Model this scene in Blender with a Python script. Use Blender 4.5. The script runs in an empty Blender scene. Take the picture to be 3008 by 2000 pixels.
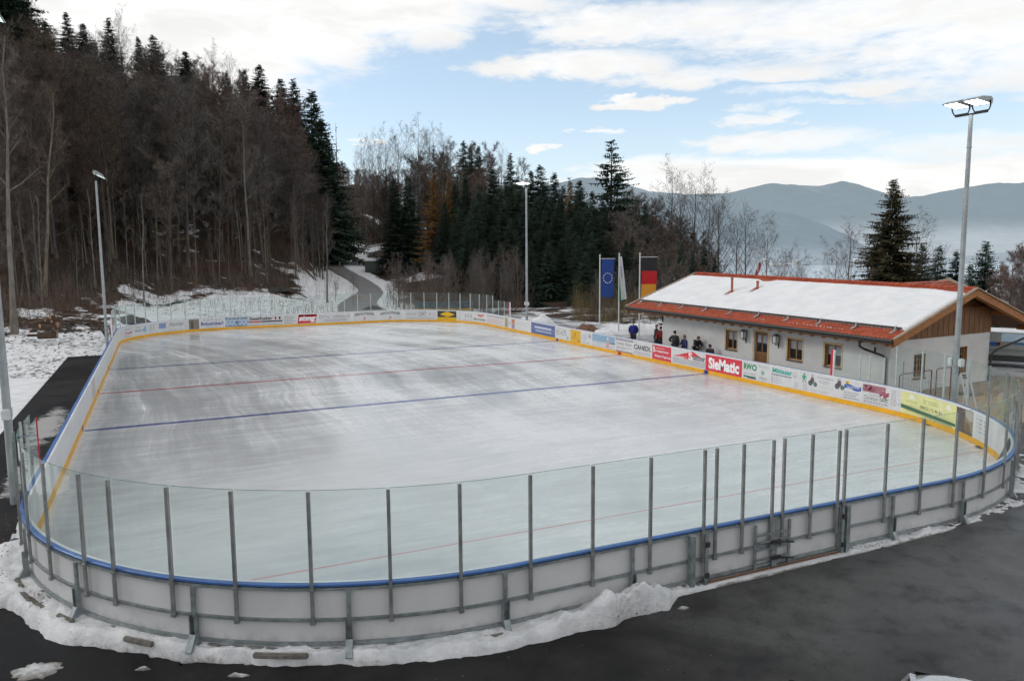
import bpy, bmesh, math, random
import numpy as np
from mathutils import Vector, Matrix, noise as mnoise

random.seed(7)
C = bpy.context.scene.collection
SC = bpy.context.scene
PI = math.pi

# ------------------------------------------------------------------ camera
FPX = 2239.9                       # focal length in pixels of the 3008 wide photograph
PITCH, YAW, ROLL = .117, -.4308, -.0074
CAM = np.array([3.06, -14.052, 6.78])
_c, _s = math.cos(YAW), math.sin(YAW)
RH = np.array([_c, _s, 0.]); FH = np.array([-_s, _c, 0.])
_cp, _sp = math.cos(PITCH), math.sin(PITCH)
FW = FH*_cp + np.array([0, 0, -_sp]); UP = FH*_sp + np.array([0, 0, _cp])
_cr, _sr = math.cos(ROLL), math.sin(ROLL)
RT = RH*_cr + UP*_sr; UP2 = -RH*_sr + UP*_cr

def ray(u, v):
    return FW + RT*(u-1504)/FPX + UP2*(1000-v)/FPX
def atz(u, v, z=0.):
    d = ray(u, v); return CAM + d*((z-CAM[2])/d[2])
def atx(u, v, x):
    d = ray(u, v); return CAM + d*((x-CAM[0])/d[0])
def px(u, v, d):
    r = ray(u, v); return CAM + r*(d/(r@FH))
def pr(X):
    d = np.asarray(X, float)-CAM; z = d@FW
    return 1504+FPX*(d@RT)/z, 1000-FPX*(d@UP2)/z

cam = bpy.data.cameras.new('camera'); cam_o = bpy.data.objects.new('camera', cam); C.objects.link(cam_o)
cam.sensor_width = 36; cam.sensor_fit = 'HORIZONTAL'; cam.lens = FPX/3008*36
cam.clip_start = .1; cam.clip_end = 40000
M = Matrix(((RT[0], UP2[0], -FW[0], CAM[0]), (RT[1], UP2[1], -FW[1], CAM[1]), (RT[2], UP2[2], -FW[2], CAM[2]), (0, 0, 0, 1)))
cam_o.matrix_world = M
SC.camera = cam_o
SC.view_settings.view_transform = 'Standard'; SC.view_settings.look = 'None'
SC.view_settings.exposure = 0; SC.view_settings.gamma = 1
SC.render.engine = 'CYCLES'
SC.cycles.max_bounces = 4; SC.cycles.transparent_max_bounces = 16
SC.cycles.diffuse_bounces = 2; SC.cycles.glossy_bounces = 2
SC.cycles.sample_clamp_indirect = 4
SC.cycles.use_adaptive_sampling = True; SC.cycles.adaptive_threshold = .035; SC.cycles.adaptive_min_samples = 16
SC.cycles.blur_glossy = .5; SC.cycles.caustics_reflective = False; SC.cycles.caustics_refractive = False
try: SC.cycles.use_denoising = True
except Exception: pass

# ------------------------------------------------------------------ objects
def tag(o, label=None, cat=None, group=None, kind=None):
    if label: o['label'] = label
    if cat: o['category'] = cat
    if group: o['group'] = group
    if kind: o['kind'] = kind
    return o
def empty(name, loc=(0, 0, 0), rz=0., label=None, cat=None, group=None):
    o = bpy.data.objects.new(name, None); C.objects.link(o)
    o.location = loc; o.rotation_euler = (0, 0, rz); o.empty_display_size = .3
    return tag(o, label, cat, group)
class MB:
    """collects vertices and faces (with a material index) for ONE mesh object"""
    def __init__(s): s.v = []; s.f = []; s.m = []; s.smooth = []
    def add(s, vs, fs, mi=0, sm=False):
        b = len(s.v); s.v.extend([tuple(map(float, p)) for p in vs])
        for f in fs: s.f.append(tuple(b+i for i in f)); s.m.append(mi); s.smooth.append(sm)
    def box(s, c, d, mi=0, R=None):
        c = np.asarray(c, float); h = np.asarray(d, float)/2
        vs = [np.array([x, y, z])*h for x in (-1, 1) for y in (-1, 1) for z in (-1, 1)]
        if R is not None: vs = [R@p for p in vs]
        s.add([c+p for p in vs], [(0, 1, 3, 2), (4, 6, 7, 5), (0, 4, 5, 1), (2, 3, 7, 6), (0, 2, 6, 4), (1, 5, 7, 3)], mi)
    def beam(s, a, b, w, h, mi=0, up=(0, 0, 1)):
        a = np.asarray(a, float); b = np.asarray(b, float); t = b-a; L = np.linalg.norm(t); t = t/L
        u = np.asarray(up, float)
        if abs(t@u) > .98: u = np.array([0, 1., 0]) if abs(t[1]) < .9 else np.array([1., 0, 0])
        x = np.cross(t, u); x /= np.linalg.norm(x); y = np.cross(x, t)
        s.box((a+b)/2, (L, w, h), mi, np.stack([t, x, y], 1))
    def tube(s, pts, rad, n=8, mi=0, caps=True, sm=True):
        P = [np.asarray(p, float) for p in pts]; k = len(P)
        if np.isscalar(rad): rad = [rad]*k
        vs = []; ref = None
        for i in range(k):
            t = P[min(i+1, k-1)]-P[max(i-1, 0)]; t = t/(np.linalg.norm(t)+1e-9)
            if ref is None:
                ref = np.array([0, 0, 1.]) if abs(t[2]) < .9 else np.array([1., 0, 0])
            x = np.cross(ref, t); x /= (np.linalg.norm(x)+1e-9); y = np.cross(t, x); ref = y if abs(t@y) < .9 else ref
            ref = np.cross(t, x)
            for j in range(n):
                a = 2*PI*j/n; vs.append(P[i]+rad[i]*(x*math.cos(a)+y*math.sin(a)))
            ref = np.cross(t, x)
        fs = []
        for i in range(k-1):
            for j in range(n):
                fs.append((i*n+j, i*n+(j+1) % n, (i+1)*n+(j+1) % n, (i+1)*n+j))
        s.add(vs, fs, mi, sm)
        if caps: s.add(vs[:n], [tuple(range(n))[::-1]], mi); s.add(vs[-n:], [tuple(range(n))], mi)
    def lathe(s, c, prof, n=16, mi=0, sm=True):
        c = np.asarray(c, float); vs = []
        for r, z in prof:
            for j in range(n):
                a = 2*PI*j/n; vs.append(c+np.array([r*math.cos(a), r*math.sin(a), z]))
        fs = [(i*n+j, i*n+(j+1) % n, (i+1)*n+(j+1) % n, (i+1)*n+j) for i in range(len(prof)-1) for j in range(n)]
        fs.append(tuple(range(n))[::-1]); b = (len(prof)-1)*n; fs.append(tuple(b+i for i in range(n)))
        s.add(vs, fs, mi, sm)
    def grid(s, f, nu, nv, mi=0, sm=True):
        vs = [f(i/(nu), j/(nv)) for i in range(nu+1) for j in range(nv+1)]
        fs = [(i*(nv+1)+j, (i+1)*(nv+1)+j, (i+1)*(nv+1)+j+1, i*(nv+1)+j+1) for i in range(nu) for j in range(nv)]
        s.add(vs, fs, mi, sm)
    def sphere(s, c, r, n=10, m=6, mi=0, sc=(1, 1, 1)):
        c = np.asarray(c, float); vs = []; 
        for i in range(m+1):
            th = PI*i/m
            for j in range(n):
                a = 2*PI*j/n; vs.append(c+r*np.array([math.sin(th)*math.cos(a)*sc[0], math.sin(th)*math.sin(a)*sc[1], math.cos(th)*sc[2]]))
        s.add(vs, [(i*n+j, (i+1)*n+j, (i+1)*n+(j+1) % n, i*n+(j+1) % n) for i in range(m) for j in range(n)], mi, True)
    def mesh(s, name, mats):
        me = bpy.data.meshes.new(name)
        me.from_pydata(s.v, [], s.f)
        for m in (mats if isinstance(mats, (list, tuple)) else [mats]): me.materials.append(m)
        me.polygons.foreach_set('material_index', s.m); me.polygons.foreach_set('use_smooth', s.smooth)
        me.update(); return me
    def build(s, name, mats, parent=None, local=False):
        me = s.mesh(name, mats)
        o = bpy.data.objects.new(name, me); C.objects.link(o)
        if parent is not None:
            o.parent = parent
            if not local:      # vertices are in world space: undo the parent's transform
                o.matrix_parent_inverse = inv_of(parent)
        return o
def world_of(p):
    m = Matrix.Translation(p.location) @ p.rotation_euler.to_matrix().to_4x4() @ Matrix.Diagonal((*p.scale, 1))
    return m if p.parent is None else world_of(p.parent) @ p.matrix_parent_inverse @ m
def inv_of(p): return world_of(p).inverted()
def bevel(o, w, seg=2):
    bm = bmesh.new(); bm.from_mesh(o.data)
    bmesh.ops.remove_doubles(bm, verts=bm.verts, dist=1e-5)
    bmesh.ops.bevel(bm, geom=[e for e in bm.edges if len(e.link_faces) == 2 and e.calc_face_angle(0) > .5], offset=w, segments=seg, affect='EDGES')
    bm.to_mesh(o.data); bm.free()
    return o

# ------------------------------------------------------------------ materials
def nodes(m):
    m.use_nodes = True; nt = m.node_tree; nt.nodes.clear(); return nt
def N(nt, t, **kw):
    n = nt.nodes.new(t)
    for k, v in kw.items():
        if k.startswith('i_'):
            k = k[2:]; k = int(k) if k.isdigit() else k.replace('_', ' ')
            if hasattr(v, 'is_output') or isinstance(v, bpy.types.NodeSocket): nt.links.new(v, n.inputs[k])
            else: n.inputs[k].default_value = v
        else: setattr(n, k, v)
    return n
def math_(nt, op, a, b=None, c=None, clamp=False):
    n = nt.nodes.new('ShaderNodeMath'); n.operation = op; n.use_clamp = clamp
    for i, x in enumerate((a, b, c)):
        if x is None: continue
        if isinstance(x, bpy.types.NodeSocket): nt.links.new(x, n.inputs[i])
        else: n.inputs[i].default_value = x
    return n.outputs[0]
def ramp(nt, fac, lo, hi, a=0., b=1.):
    n = nt.nodes.new('ShaderNodeMapRange'); n.interpolation_type = 'SMOOTHSTEP'
    nt.links.new(fac, n.inputs[0])
    for i, x in zip((1, 2, 3, 4), (lo, hi, a, b)): n.inputs[i].default_value = x
    return n.outputs[0]
def mixc(nt, fac, a, b):
    n = nt.nodes.new('ShaderNodeMix'); n.data_type = 'RGBA'
    for s, x in ((n.inputs[0], fac), (n.inputs[6], a), (n.inputs[7], b)):
        if isinstance(x, bpy.types.NodeSocket): nt.links.new(x, s)
        else: s.default_value = x if not isinstance(x, tuple) or len(x) == 4 else (*x, 1)
    return n.outputs[2]
def tex(nt, kind, scale, vec=None, detail=4, rough=.55, stretch=None, dist=0.):
    if vec is None:
        vec = nt.nodes.new('ShaderNodeTexCoord').outputs['Object']
    if stretch:
        mp = nt.nodes.new('ShaderNodeMapping'); mp.inputs['Scale'].default_value = stretch; nt.links.new(vec, mp.inputs[0]); vec = mp.outputs[0]
    n = nt.nodes.new({'noise': 'ShaderNodeTexNoise', 'vor': 'ShaderNodeTexVoronoi', 'wave': 'ShaderNodeTexWave'}[kind])
    nt.links.new(vec, n.inputs['Vector']); n.inputs['Scale'].default_value = scale
    if kind == 'noise':
        n.inputs['Detail'].default_value = detail; n.inputs['Roughness'].default_value = rough; n.inputs['Distortion'].default_value = dist
        return n.outputs[0]
    return n.outputs[0]
def srgb(r, g, b):
    f = lambda c: (c/255/12.92) if c/255 <= .04045 else ((c/255+.055)/1.055)**2.4
    return (f(r), f(g), f(b))
_mc = {}
def mat(name, col, rough=.6, metal=0., var=.12, scale=6., bump=0., bscale=30., spec=.5, coat=0., objvar=0.):
    if name in _mc: return _mc[name]
    m = bpy.data.materials.new(name); nt = nodes(m)
    b = N(nt, 'ShaderNodeBsdfPrincipled'); o = N(nt, 'ShaderNodeOutputMaterial'); nt.links.new(b.outputs[0], o.inputs[0])
    n1 = tex(nt, 'noise', scale, detail=5)
    c1 = tuple(max(0, c*(1-var)) for c in col); c2 = tuple(min(1, c*(1+var)) for c in col)
    f = ramp(nt, n1, .3, .7)
    cc = mixc(nt, f, c1, c2)
    if objvar:
        oi = N(nt, 'ShaderNodeObjectInfo'); h = N(nt, 'ShaderNodeHueSaturation')
        nt.links.new(cc, h.inputs['Color']); nt.links.new(ramp(nt, oi.outputs['Random'], 0, 1, 1-objvar, 1+objvar), h.inputs['Value'])
        r2 = math_(nt, 'FRACT', math_(nt, 'MULTIPLY', oi.outputs['Random'], 7.31))
        nt.links.new(ramp(nt, r2, 0, 1, 1-.8*objvar, 1+.8*objvar), h.inputs['Saturation']); cc = h.outputs[0]
    nt.links.new(cc, b.inputs['Base Color'])
    nt.links.new(ramp(nt, n1, .2, .8, max(0, rough-.08), min(1, rough+.08)), b.inputs['Roughness'])
    b.inputs['Metallic'].default_value = metal; b.inputs['Specular IOR Level'].default_value = spec
    b.inputs['Coat Weight'].default_value = coat
    if bump:
        bn = N(nt, 'ShaderNodeBump'); bn.inputs['Strength'].default_value = bump; bn.inputs['Distance'].default_value = .02
        nt.links.new(tex(nt, 'noise', bscale, detail=6), bn.inputs['Height']); nt.links.new(bn.outputs[0], b.inputs['Normal'])
    _mc[name] = m; return m
def flat(rgb, rough=.55):
    """printed colour on the boards"""
    k = 'print_%02x%02x%02x' % tuple(int(c) for c in rgb)
    return mat(k, srgb(*rgb), rough, var=.05, scale=3., spec=.35)
# ------------------------------------------------------------------ sky and sun
SUN_AZ, SUN_EL = math.radians(-58), math.radians(30)      # sun_rotation: clockwise from +Y
w = bpy.data.worlds.new('World'); SC.world = w; w.use_nodes = True
nt = w.node_tree; nt.nodes.clear()
tc = N(nt, 'ShaderNodeTexCoord').outputs['Generated']
sep = N(nt, 'ShaderNodeSeparateXYZ'); nt.links.new(tc, sep.inputs[0]); X, Y, Z = sep.outputs
D = 180/PI
az = math_(nt, 'MULTIPLY', math_(nt, 'ARCTAN2', X, Y), D)
el = math_(nt, 'MULTIPLY', math_(nt, 'ARCSINE', Z), D)
comb = N(nt, 'ShaderNodeCombineXYZ'); nt.links.new(math_(nt, 'MULTIPLY', az, .055), comb.inputs[0]); nt.links.new(math_(nt, 'MULTIPLY', el, .26), comb.inputs[1])
n1 = tex(nt, 'noise', 1.0, comb.outputs[0], detail=5, rough=.6, dist=.35)
comb2 = N(nt, 'ShaderNodeCombineXYZ'); nt.links.new(math_(nt, 'MULTIPLY', az, .16), comb2.inputs[0]); nt.links.new(math_(nt, 'MULTIPLY', el, .55), comb2.inputs[1])
n2 = tex(nt, 'noise', 1.0, comb2.outputs[0], detail=6, rough=.62, dist=.6)
comb3 = N(nt, 'ShaderNodeCombineXYZ'); nt.links.new(math_(nt, 'MULTIPLY', az, .5), comb3.inputs[0]); nt.links.new(math_(nt, 'MULTIPLY', el, 1.5), comb3.inputs[1])
n3 = tex(nt, 'noise', 1.0, comb3.outputs[0], detail=4, rough=.6)
az0, el0 = az, el
az = math_(nt, 'ADD', az, math_(nt, 'MULTIPLY', math_(nt, 'SUBTRACT', n3, .5), 7.)); el = math_(nt, 'ADD', el, math_(nt, 'MULTIPLY', math_(nt, 'SUBTRACT', n2, .5), 2.6))
# soft cloud banks: centre and half size in photograph pixels, turned into azimuth / elevation of the sky
blobs = [(250, 0, 650, 290, 1.3), (820, 30, 330, 170, 1.15), (1130, 20, 330, 105, 1.0), (1420, -60, 330, 95, .95), (1640, 20, 150, 38, .7),
         (1950, 70, 480, 55, .9), (2500, 70, 560, 90, .95), (2980, 70, 420, 150, .95), (1720, 190, 310, 42, .9), (2200, 215, 420, 34, .8),
         (1890, 299, 115, 15, .95), (2500, 255, 330, 20, .75), (2330, 308, 170, 12, .72), (2230, 347, 150, 18, .82),
         (2300, 418, 270, 36, .82), (2780, 425, 280, 34, .74), (1762, 392, 75, 12, .85), (1585, 441, 42, 16, .95), (1082, 418, 45, 13, .88),
         (2500, 530, 900, 60, 1.0), (2950, 480, 420, 36, .8), (1930, 505, 250, 40, .85)]
tot = None
for (u, v, su, sv, wt) in blobs:
    r = ray(u, v); r = r/np.linalg.norm(r)
    a0 = math.degrees(math.atan2(r[0], r[1])); e0 = math.degrees(math.asin(r[2])); k = 39.1
    dx = math_(nt, 'DIVIDE', math_(nt, 'SUBTRACT', az, a0), su/k*1.25); dy = math_(nt, 'DIVIDE', math_(nt, 'SUBTRACT', el, e0), sv/k*1.25)
    q = math_(nt, 'ADD', math_(nt, 'MULTIPLY', dx, dx), math_(nt, 'MULTIPLY', dy, dy))
    g = math_(nt, 'MULTIPLY', ramp(nt, q, 0., 1.35, 1., 0.), wt)
    tot = g if tot is None else math_(nt, 'MAXIMUM', tot, g)
az, el = az0, el0
# generic broken cloud outside the framed part of the sky
outside = math_(nt, 'MAXIMUM', ramp(nt, el, 24, 34), ramp(nt, math_(nt, 'ABSOLUTE', math_(nt, 'SUBTRACT', az, 25)), 42, 60))
gen = math_(nt, 'MULTIPLY', outside, .8)
tot = math_(nt, 'MAXIMUM', tot, gen)
nz = math_(nt, 'ADD', math_(nt, 'MULTIPLY', math_(nt, 'SUBTRACT', n1, .5), 1.0), math_(nt, 'ADD', math_(nt, 'MULTIPLY', math_(nt, 'SUBTRACT', n2, .5), .95), math_(nt, 'MULTIPLY', math_(nt, 'SUBTRACT', n3, .5), .35)))
cov = ramp(nt, math_(nt, 'ADD', tot, nz), .30, .98)
haze = ramp(nt, el, 1., 12, .55, 0.)
sky = N(nt, 'ShaderNodeTexSky', sky_type='NISHITA', sun_disc=False, sun_elevation=SUN_EL, sun_rotation=SUN_AZ, altitude=800., air_density=1.0, dust_density=.6, ozone_density=1.5)
hsv = N(nt, 'ShaderNodeHueSaturation'); nt.links.new(sky.outputs[0], hsv.inputs['Color']); hsv.inputs['Saturation'].default_value = .82; hsv.inputs['Value'].default_value = 1.85
skyc = mixc(nt, .30, hsv.outputs[0], (6.6, 8.5, 9.6))
STR = .1
cl_v = math_(nt, 'MULTIPLY', ramp(nt, math_(nt, 'ADD', n2, math_(nt, 'MULTIPLY', n1, .5)), .42, 1.0, 1.13, .90), 1/STR)
cc = N(nt, 'ShaderNodeCombineColor'); nt.links.new(cl_v, cc.inputs[0]); nt.links.new(math_(nt, 'MULTIPLY', cl_v, .995), cc.inputs[1]); nt.links.new(math_(nt, 'MULTIPLY', cl_v, .985), cc.inputs[2])
hz = (8.2, 9.2, 9.8)
s1 = mixc(nt, haze, skyc, hz)
out = mixc(nt, cov, s1, cc.outputs[0])
bg = N(nt, 'ShaderNodeBackground'); nt.links.new(out, bg.inputs[0]); bg.inputs[1].default_value = STR
ow = N(nt, 'ShaderNodeOutputWorld'); nt.links.new(bg.outputs[0], ow.inputs[0])
w.cycles.sampling_method = 'MANUAL'; w.cycles.sample_map_resolution = 512
L = bpy.data.lights.new('sun', 'SUN'); L.energy = .9; L.angle = math.radians(14); L.color = (1, .95, .88)
lo = bpy.data.objects.new('sun', L); C.objects.link(lo)
sd = Vector((math.sin(SUN_AZ)*math.cos(SUN_EL), math.cos(SUN_AZ)*math.cos(SUN_EL), math.sin(SUN_EL)))
lo.rotation_euler = (-sd).to_track_quat('-Z', 'Y').to_euler(); lo.location = (0, 0, 60)
# ------------------------------------------------------------------ terrain
COLS = [(-1400, [(28, -.3), (40, .2), (60, 4), (120, 42), (180, 60), (260, 58), (400, 40)]),
        (-500, [(40, -.42), (48, .2), (65, 3), (110, 28), (170, 50), (250, 52), (400, 35)]),
        (0, [(51, -.42), (58, .35), (74, 2.2), (102, 14), (165, 44), (230, 47), (400, 30)]),
        (150, [(54, -.42), (60, .3), (76, 2.2), (105, 13), (165, 41), (230, 43), (400, 30)]),
        (300, [(58, -.42), (64, .3), (80, 2.0), (110, 11.5), (168, 38), (230, 39), (400, 30)]),
        (500, [(72, -.2), (84, 1.1), (92, 2.5), (115, 10), (170, 35), (230, 36), (400, 28)]),
        (700, [(75, -.2), (90, 1.1), (98, 2.4), (120, 8), (175, 33), (230, 33), (400, 28)]),
        (850, [(76, -.2), (96, 1.1), (108, 2.2), (130, 7), (190, 30), (240, 31), (400, 30)]),
        (950, [(78, -.2), (98, .8), (125, 2.2), (157, 4.4), (200, 15), (260, 33), (400, 34)]),
        (1050, [(80, -.2), (98, 0), (133, 1.5), (157, 3), (192, 5.2), (225, 8), (350, 38), (600, 38)]),
        (1150, [(80, -.2), (98, -.2), (133, 1.2), (157, 2.4), (192, 4.2), (225, 7), (350, 31), (600, 30)]),
        (1300, [(80, -.2), (95, 0), (140, 3), (200, 11), (260, 14), (400, 5)]),
        (1500, [(80, -.2), (95, 0), (130, 3), (200, 10), (300, 9), (450, 0)]),
        (1700, [(75, -.2), (90, 0), (130, 1.5), (200, 6), (300, 4), (450, -15)]),
        (1900, [(66, -.1), (80, 0), (130, -1), (200, -1), (300, -10), (500, -40)]),
        (2100, [(60, 0), (80, -.5), (130, -5), (200, -15), (300, -30), (500, -55)]),
        (2400, [(50, 0), (70, -1.5), (130, -12), (200, -25), (300, -40), (500, -62)]),
        (3000, [(47, 0), (65, -2), (130, -14), (200, -26), (300, -42), (500, -62)]),
        (4600, [(40, 0), (65, -2), (130, -14), (200, -26), (300, -42), (500, -62)])]
_U = np.array([c[0] for c in COLS], float)
_DD = np.concatenate([np.arange(0, 300, 2.), np.arange(300, 901, 20.)])
_T = np.array([np.interp(_DD, [k[0] for k in ks], [k[1] for k in ks]) for _, ks in COLS])
for _ in range(2):      # soften the knees
    _T[:, 2:148] = (_T[:, 0:146]+2*_T[:, 1:147]+3*_T[:, 2:148]+2*_T[:, 3:149]+_T[:, 4:150])/9
def asphalt_z(x): return max(-.28, min(.04, -.25+.0135*x))
def fbm(x, y, s, o=4, z=0.): return mnoise.fractal(Vector((x*s, y*s, z)), 1.0, 2.0, o)
def du(x, y):
    rx, ry = x-CAM[0], y-CAM[1]
    d = rx*FH[0]+ry*FH[1]; l = rx*RH[0]+ry*RH[1]
    return d, 1504+FPX*l/max(d, 4.)*1.006
def H0(x, y):
    d, u = du(x, y)
    if d < 4: return asphalt_z(x)
    i = int(np.clip(np.searchsorted(_U, u)-1, 0, len(_U)-2)); t = min(1., max(0., (u-_U[i])/(_U[i+1]-_U[i])))
    t = t*t*(3-2*t)
    dd = min(d, 899.)
    j = dd/2 if dd < 300 else 150+(dd-300)/20
    j0 = min(int(j), len(_DD)-2); f = j-j0
    a = _T[i, j0]*(1-f)+_T[i, j0+1]*f; b = _T[i+1, j0]*(1-f)+_T[i+1, j0+1]*f
    return a*(1-t)+b*t
def H(x, y):
    z = H0(x, y); d, u = du(x, y)
    if d < 4: return z
    k = min(1., max(0., (z-.3)/6))
    base = z + k*(1.5*fbm(x, y, .045)+.4*fbm(x, y, .25, 3)) + .07*fbm(x, y, .35, 3)*(1 if d > 45 else 0)
    return base
# the rink and its surroundings stay level
def in_rink_zone(x, y): return -1.6 < x < 32 and -6 < y < 60.5
# road centre line (pixel, distance) of the lane winding up behind the far end
ROADP = [px(1075, 920, 80), px(1052, 893, 98), px(1088, 856, 115), px(1060, 828, 133), px(1012, 800, 148), px(985, 782, 160), px(990, 764, 184), px(1035, 741, 212), px(1090, 722, 236), px(1130, 716, 252)]
RC = np.array([p[:2] for p in ROADP])
def _spline(P, n=14):
    out = []
    Q = np.vstack([2*P[0]-P[1], P, 2*P[-1]-P[-2]])
    for i in range(1, len(Q)-2):
        for k in range(n):
            t = k/n; a, b, c, d = Q[i-1], Q[i], Q[i+1], Q[i+2]
            out.append(.5*((2*b)+(-a+c)*t+(2*a-5*b+4*c-d)*t*t+(-a+3*b-3*c+d)*t**3))
    out.append(P[-1]); return np.array(out)
ROAD = _spline(RC)
ROADZ = np.interp(np.linspace(0, 1, len(ROAD)), np.linspace(0, 1, len(ROADP)), [p[2] for p in ROADP])
ROADZ[0:20] = np.minimum(ROADZ[0:20], 1.)
for _ in range(6): ROADZ[1:-1] = (ROADZ[:-2]+2*ROADZ[1:-1]+ROADZ[2:])/4
ROADW = np.interp(np.arange(len(ROAD)), [0, 16, 30, 60, 130], [2.7, 2.3, 1.75, 1.8, 1.9])
def road_d(x, y):
    q = (ROAD[:, 0]-x)**2+(ROAD[:, 1]-y)**2; i = int(q.argmin()); return math.sqrt(q[i]), i
def ground(x, y):
    z = H(x, y); d, u = du(x, y)
    if 70 < d < 275 and 700 < u < 1400:
        r, i = road_d(x, y)
        if r < ROADW[i]+9:
            t = min(1, max(0, (r-ROADW[i]-.4)/8)); t = t*t*(3-2*t); z = (ROADZ[i]-.10)*(1-t)+z*t
    if in_rink_zone(x, y): z = min(z, -.3)
    if y < 9 and x > -9: z = min(z, -.55)
    return z
def snow_amt(x, y, z):
    """how much snow lies: >0 white, <0 leaf litter"""
    d, u = du(x, y); nz = .75*fbm(x, y, .06, 4, 3.)+.5*fbm(x, y, .33, 3, 9.)
    edge = np.interp(u, [-500, 0, 150, 300, 500, 700, 850, 930, 980, 1050], [66, 70, 72, 80, 92, 97, 104, 128, 175, 175])
    s = np.interp(d-edge, [-30, -10, 0, 10, 24, 50], [1.05, .55, .06, -.30, -.58, -1.]) if u < 1000 else .0
    if u >= 1000:
        r, i = road_d(x, y)
        s = np.interp(r-ROADW[i], [0, 1, 2.5, 5, 10], [.9, .9, .6, -.25, -.6]) if d < 240 else -.5
        if d < 92 and u > 1250: s = max(s, .1)
        if u > 1600 and d < 78: s = max(s, np.interp(d, [66, 76], [.8, -.2]))
        if 132 < d < 146 and 1150 < u < 1420: s = max(s, .12)
        if u > 2000: s = max(s, -.1)
    else:
        r, i = road_d(x, y)
        if r < ROADW[i]+5: s = max(s, .6)
    if u < 340: s -= .16+.3*max(0., fbm(x, y, .16, 3, 5.))
    return s+nz*.95
def m_ground():
    m = bpy.data.materials.new('hillside_ground'); nt = nodes(m)
    b = N(nt, 'ShaderNodeBsdfPrincipled'); o = N(nt, 'ShaderNodeOutputMaterial'); nt.links.new(b.outputs[0], o.inputs[0])
    at = N(nt, 'ShaderNodeAttribute', attribute_name='snow')
    n1 = tex(nt, 'noise', .9, detail=8, rough=.7); n2 = tex(nt, 'noise', 4., detail=6, rough=.7); n3 = tex(nt, 'noise', .12, detail=4)
    f = math_(nt, 'ADD', at.outputs['Fac'], math_(nt, 'ADD', math_(nt, 'MULTIPLY', math_(nt, 'SUBTRACT', n1, .5), 1.5), math_(nt, 'MULTIPLY', math_(nt, 'SUBTRACT', n2, .5), .9)))
    f = ramp(nt, f, .02, .22)
    litter = mixc(nt, ramp(nt, n2, .3, .7), (.026, .016, .011), (.085, .046, .028))
    litter = mixc(nt, ramp(nt, n3, .4, .62), litter, (.030, .024, .018))
    sn = mixc(nt, ramp(nt, n1, .3, .7), (.60, .61, .62), (.76, .76, .77))
    c = mixc(nt, f, litter, sn)
    nt.links.new(c, b.inputs['Base Color']); b.inputs['Roughness'].default_value = .85; b.inputs['Specular IOR Level'].default_value = .15
    bn = N(nt, 'ShaderNodeBump'); bn.inputs['Strength'].default_value = .5; bn.inputs['Distance'].default_value = .15
    nt.links.new(math_(nt, 'ADD', n2, math_(nt, 'MULTIPLY', f, .6)), bn.inputs['Height']); nt.links.new(bn.outputs[0], b.inputs['Normal'])
    return m
def terrain():
    ds = np.concatenate([np.arange(2, 40, 2.), np.arange(40, 130, 1.0), np.arange(130, 280, 2.2), np.arange(280, 700, 15), [760, 900]])
    us = np.concatenate([np.arange(-1400, -300, 60.), np.arange(-300, 1400, 11.), np.arange(1400, 2200, 20.), np.arange(2200, 4601, 80.)])
    vs = []; sn = []
    for d in ds:
        for u in us:
            p = CAM[:2]+FH[:2]*d+RH[:2]*((u-1504)/FPX*d/1.006)
            z = ground(p[0], p[1]); vs.append((p[0], p[1], z)); sn.append(snow_amt(p[0], p[1], z))
    nu = len(us)
    fs = [(i*nu+j, i*nu+j+1, (i+1)*nu+j+1, (i+1)*nu+j) for i in range(len(ds)-1) for j in range(nu-1)]
    me = bpy.data.meshes.new('hillside'); me.from_pydata(vs, [], fs); me.polygons.foreach_set('use_smooth', [True]*len(fs))
    a = me.attributes.new('snow', 'FLOAT', 'POINT'); a.data.foreach_set('value', np.array(sn, np.float32))
    me.materials.append(m_ground()); me.update()
    o = bpy.data.objects.new('hillside', me); C.objects.link(o); tag(o, kind='structure')
terrain()
# ---- road sheet
def m_road():
    m = bpy.data.materials.new('wet_lane_asphalt'); nt = nodes(m)
    b = N(nt, 'ShaderNodeBsdfPrincipled'); o = N(nt, 'ShaderNodeOutputMaterial'); nt.links.new(b.outputs[0], o.inputs[0])
    n1 = tex(nt, 'noise', .5, detail=6); n2 = tex(nt, 'noise', 5, detail=6)
    c = mixc(nt, ramp(nt, n1, .3, .7), (.11, .102, .098), (.175, .163, .154)); c = mixc(nt, ramp(nt, n2, .62, .75), c, (.08, .06, .045))
    nt.links.new(c, b.inputs['Base Color']); nt.links.new(ramp(nt, n1, .3, .7, .45, .75), b.inputs['Roughness'])
    return m
mb = MB()
T = np.gradient(ROAD, axis=0); T /= np.linalg.norm(T, axis=1)[:, None]; Nn = np.stack([-T[:, 1], T[:, 0]], 1)
K = 6
vs = []
for i in range(len(ROAD)):
    for k in range(K+1):
        q = (k/K*2-1)*(ROADW[i]+.12*fbm(ROAD[i, 0], ROAD[i, 1], .4)*(1 if k in (0, K) else 0)); p = ROAD[i]+Nn[i]*q
        vs.append((p[0], p[1], ROADZ[i]+.06-.04*(k/K*2-1)**2))
mb.add(vs, [(i*(K+1)+k, i*(K+1)+k+1, (i+1)*(K+1)+k+1, (i+1)*(K+1)+k) for i in range(len(ROAD)-1) for k in range(K)], 0, True)
tag(mb.build('road', m_road()), kind='structure')
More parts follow.
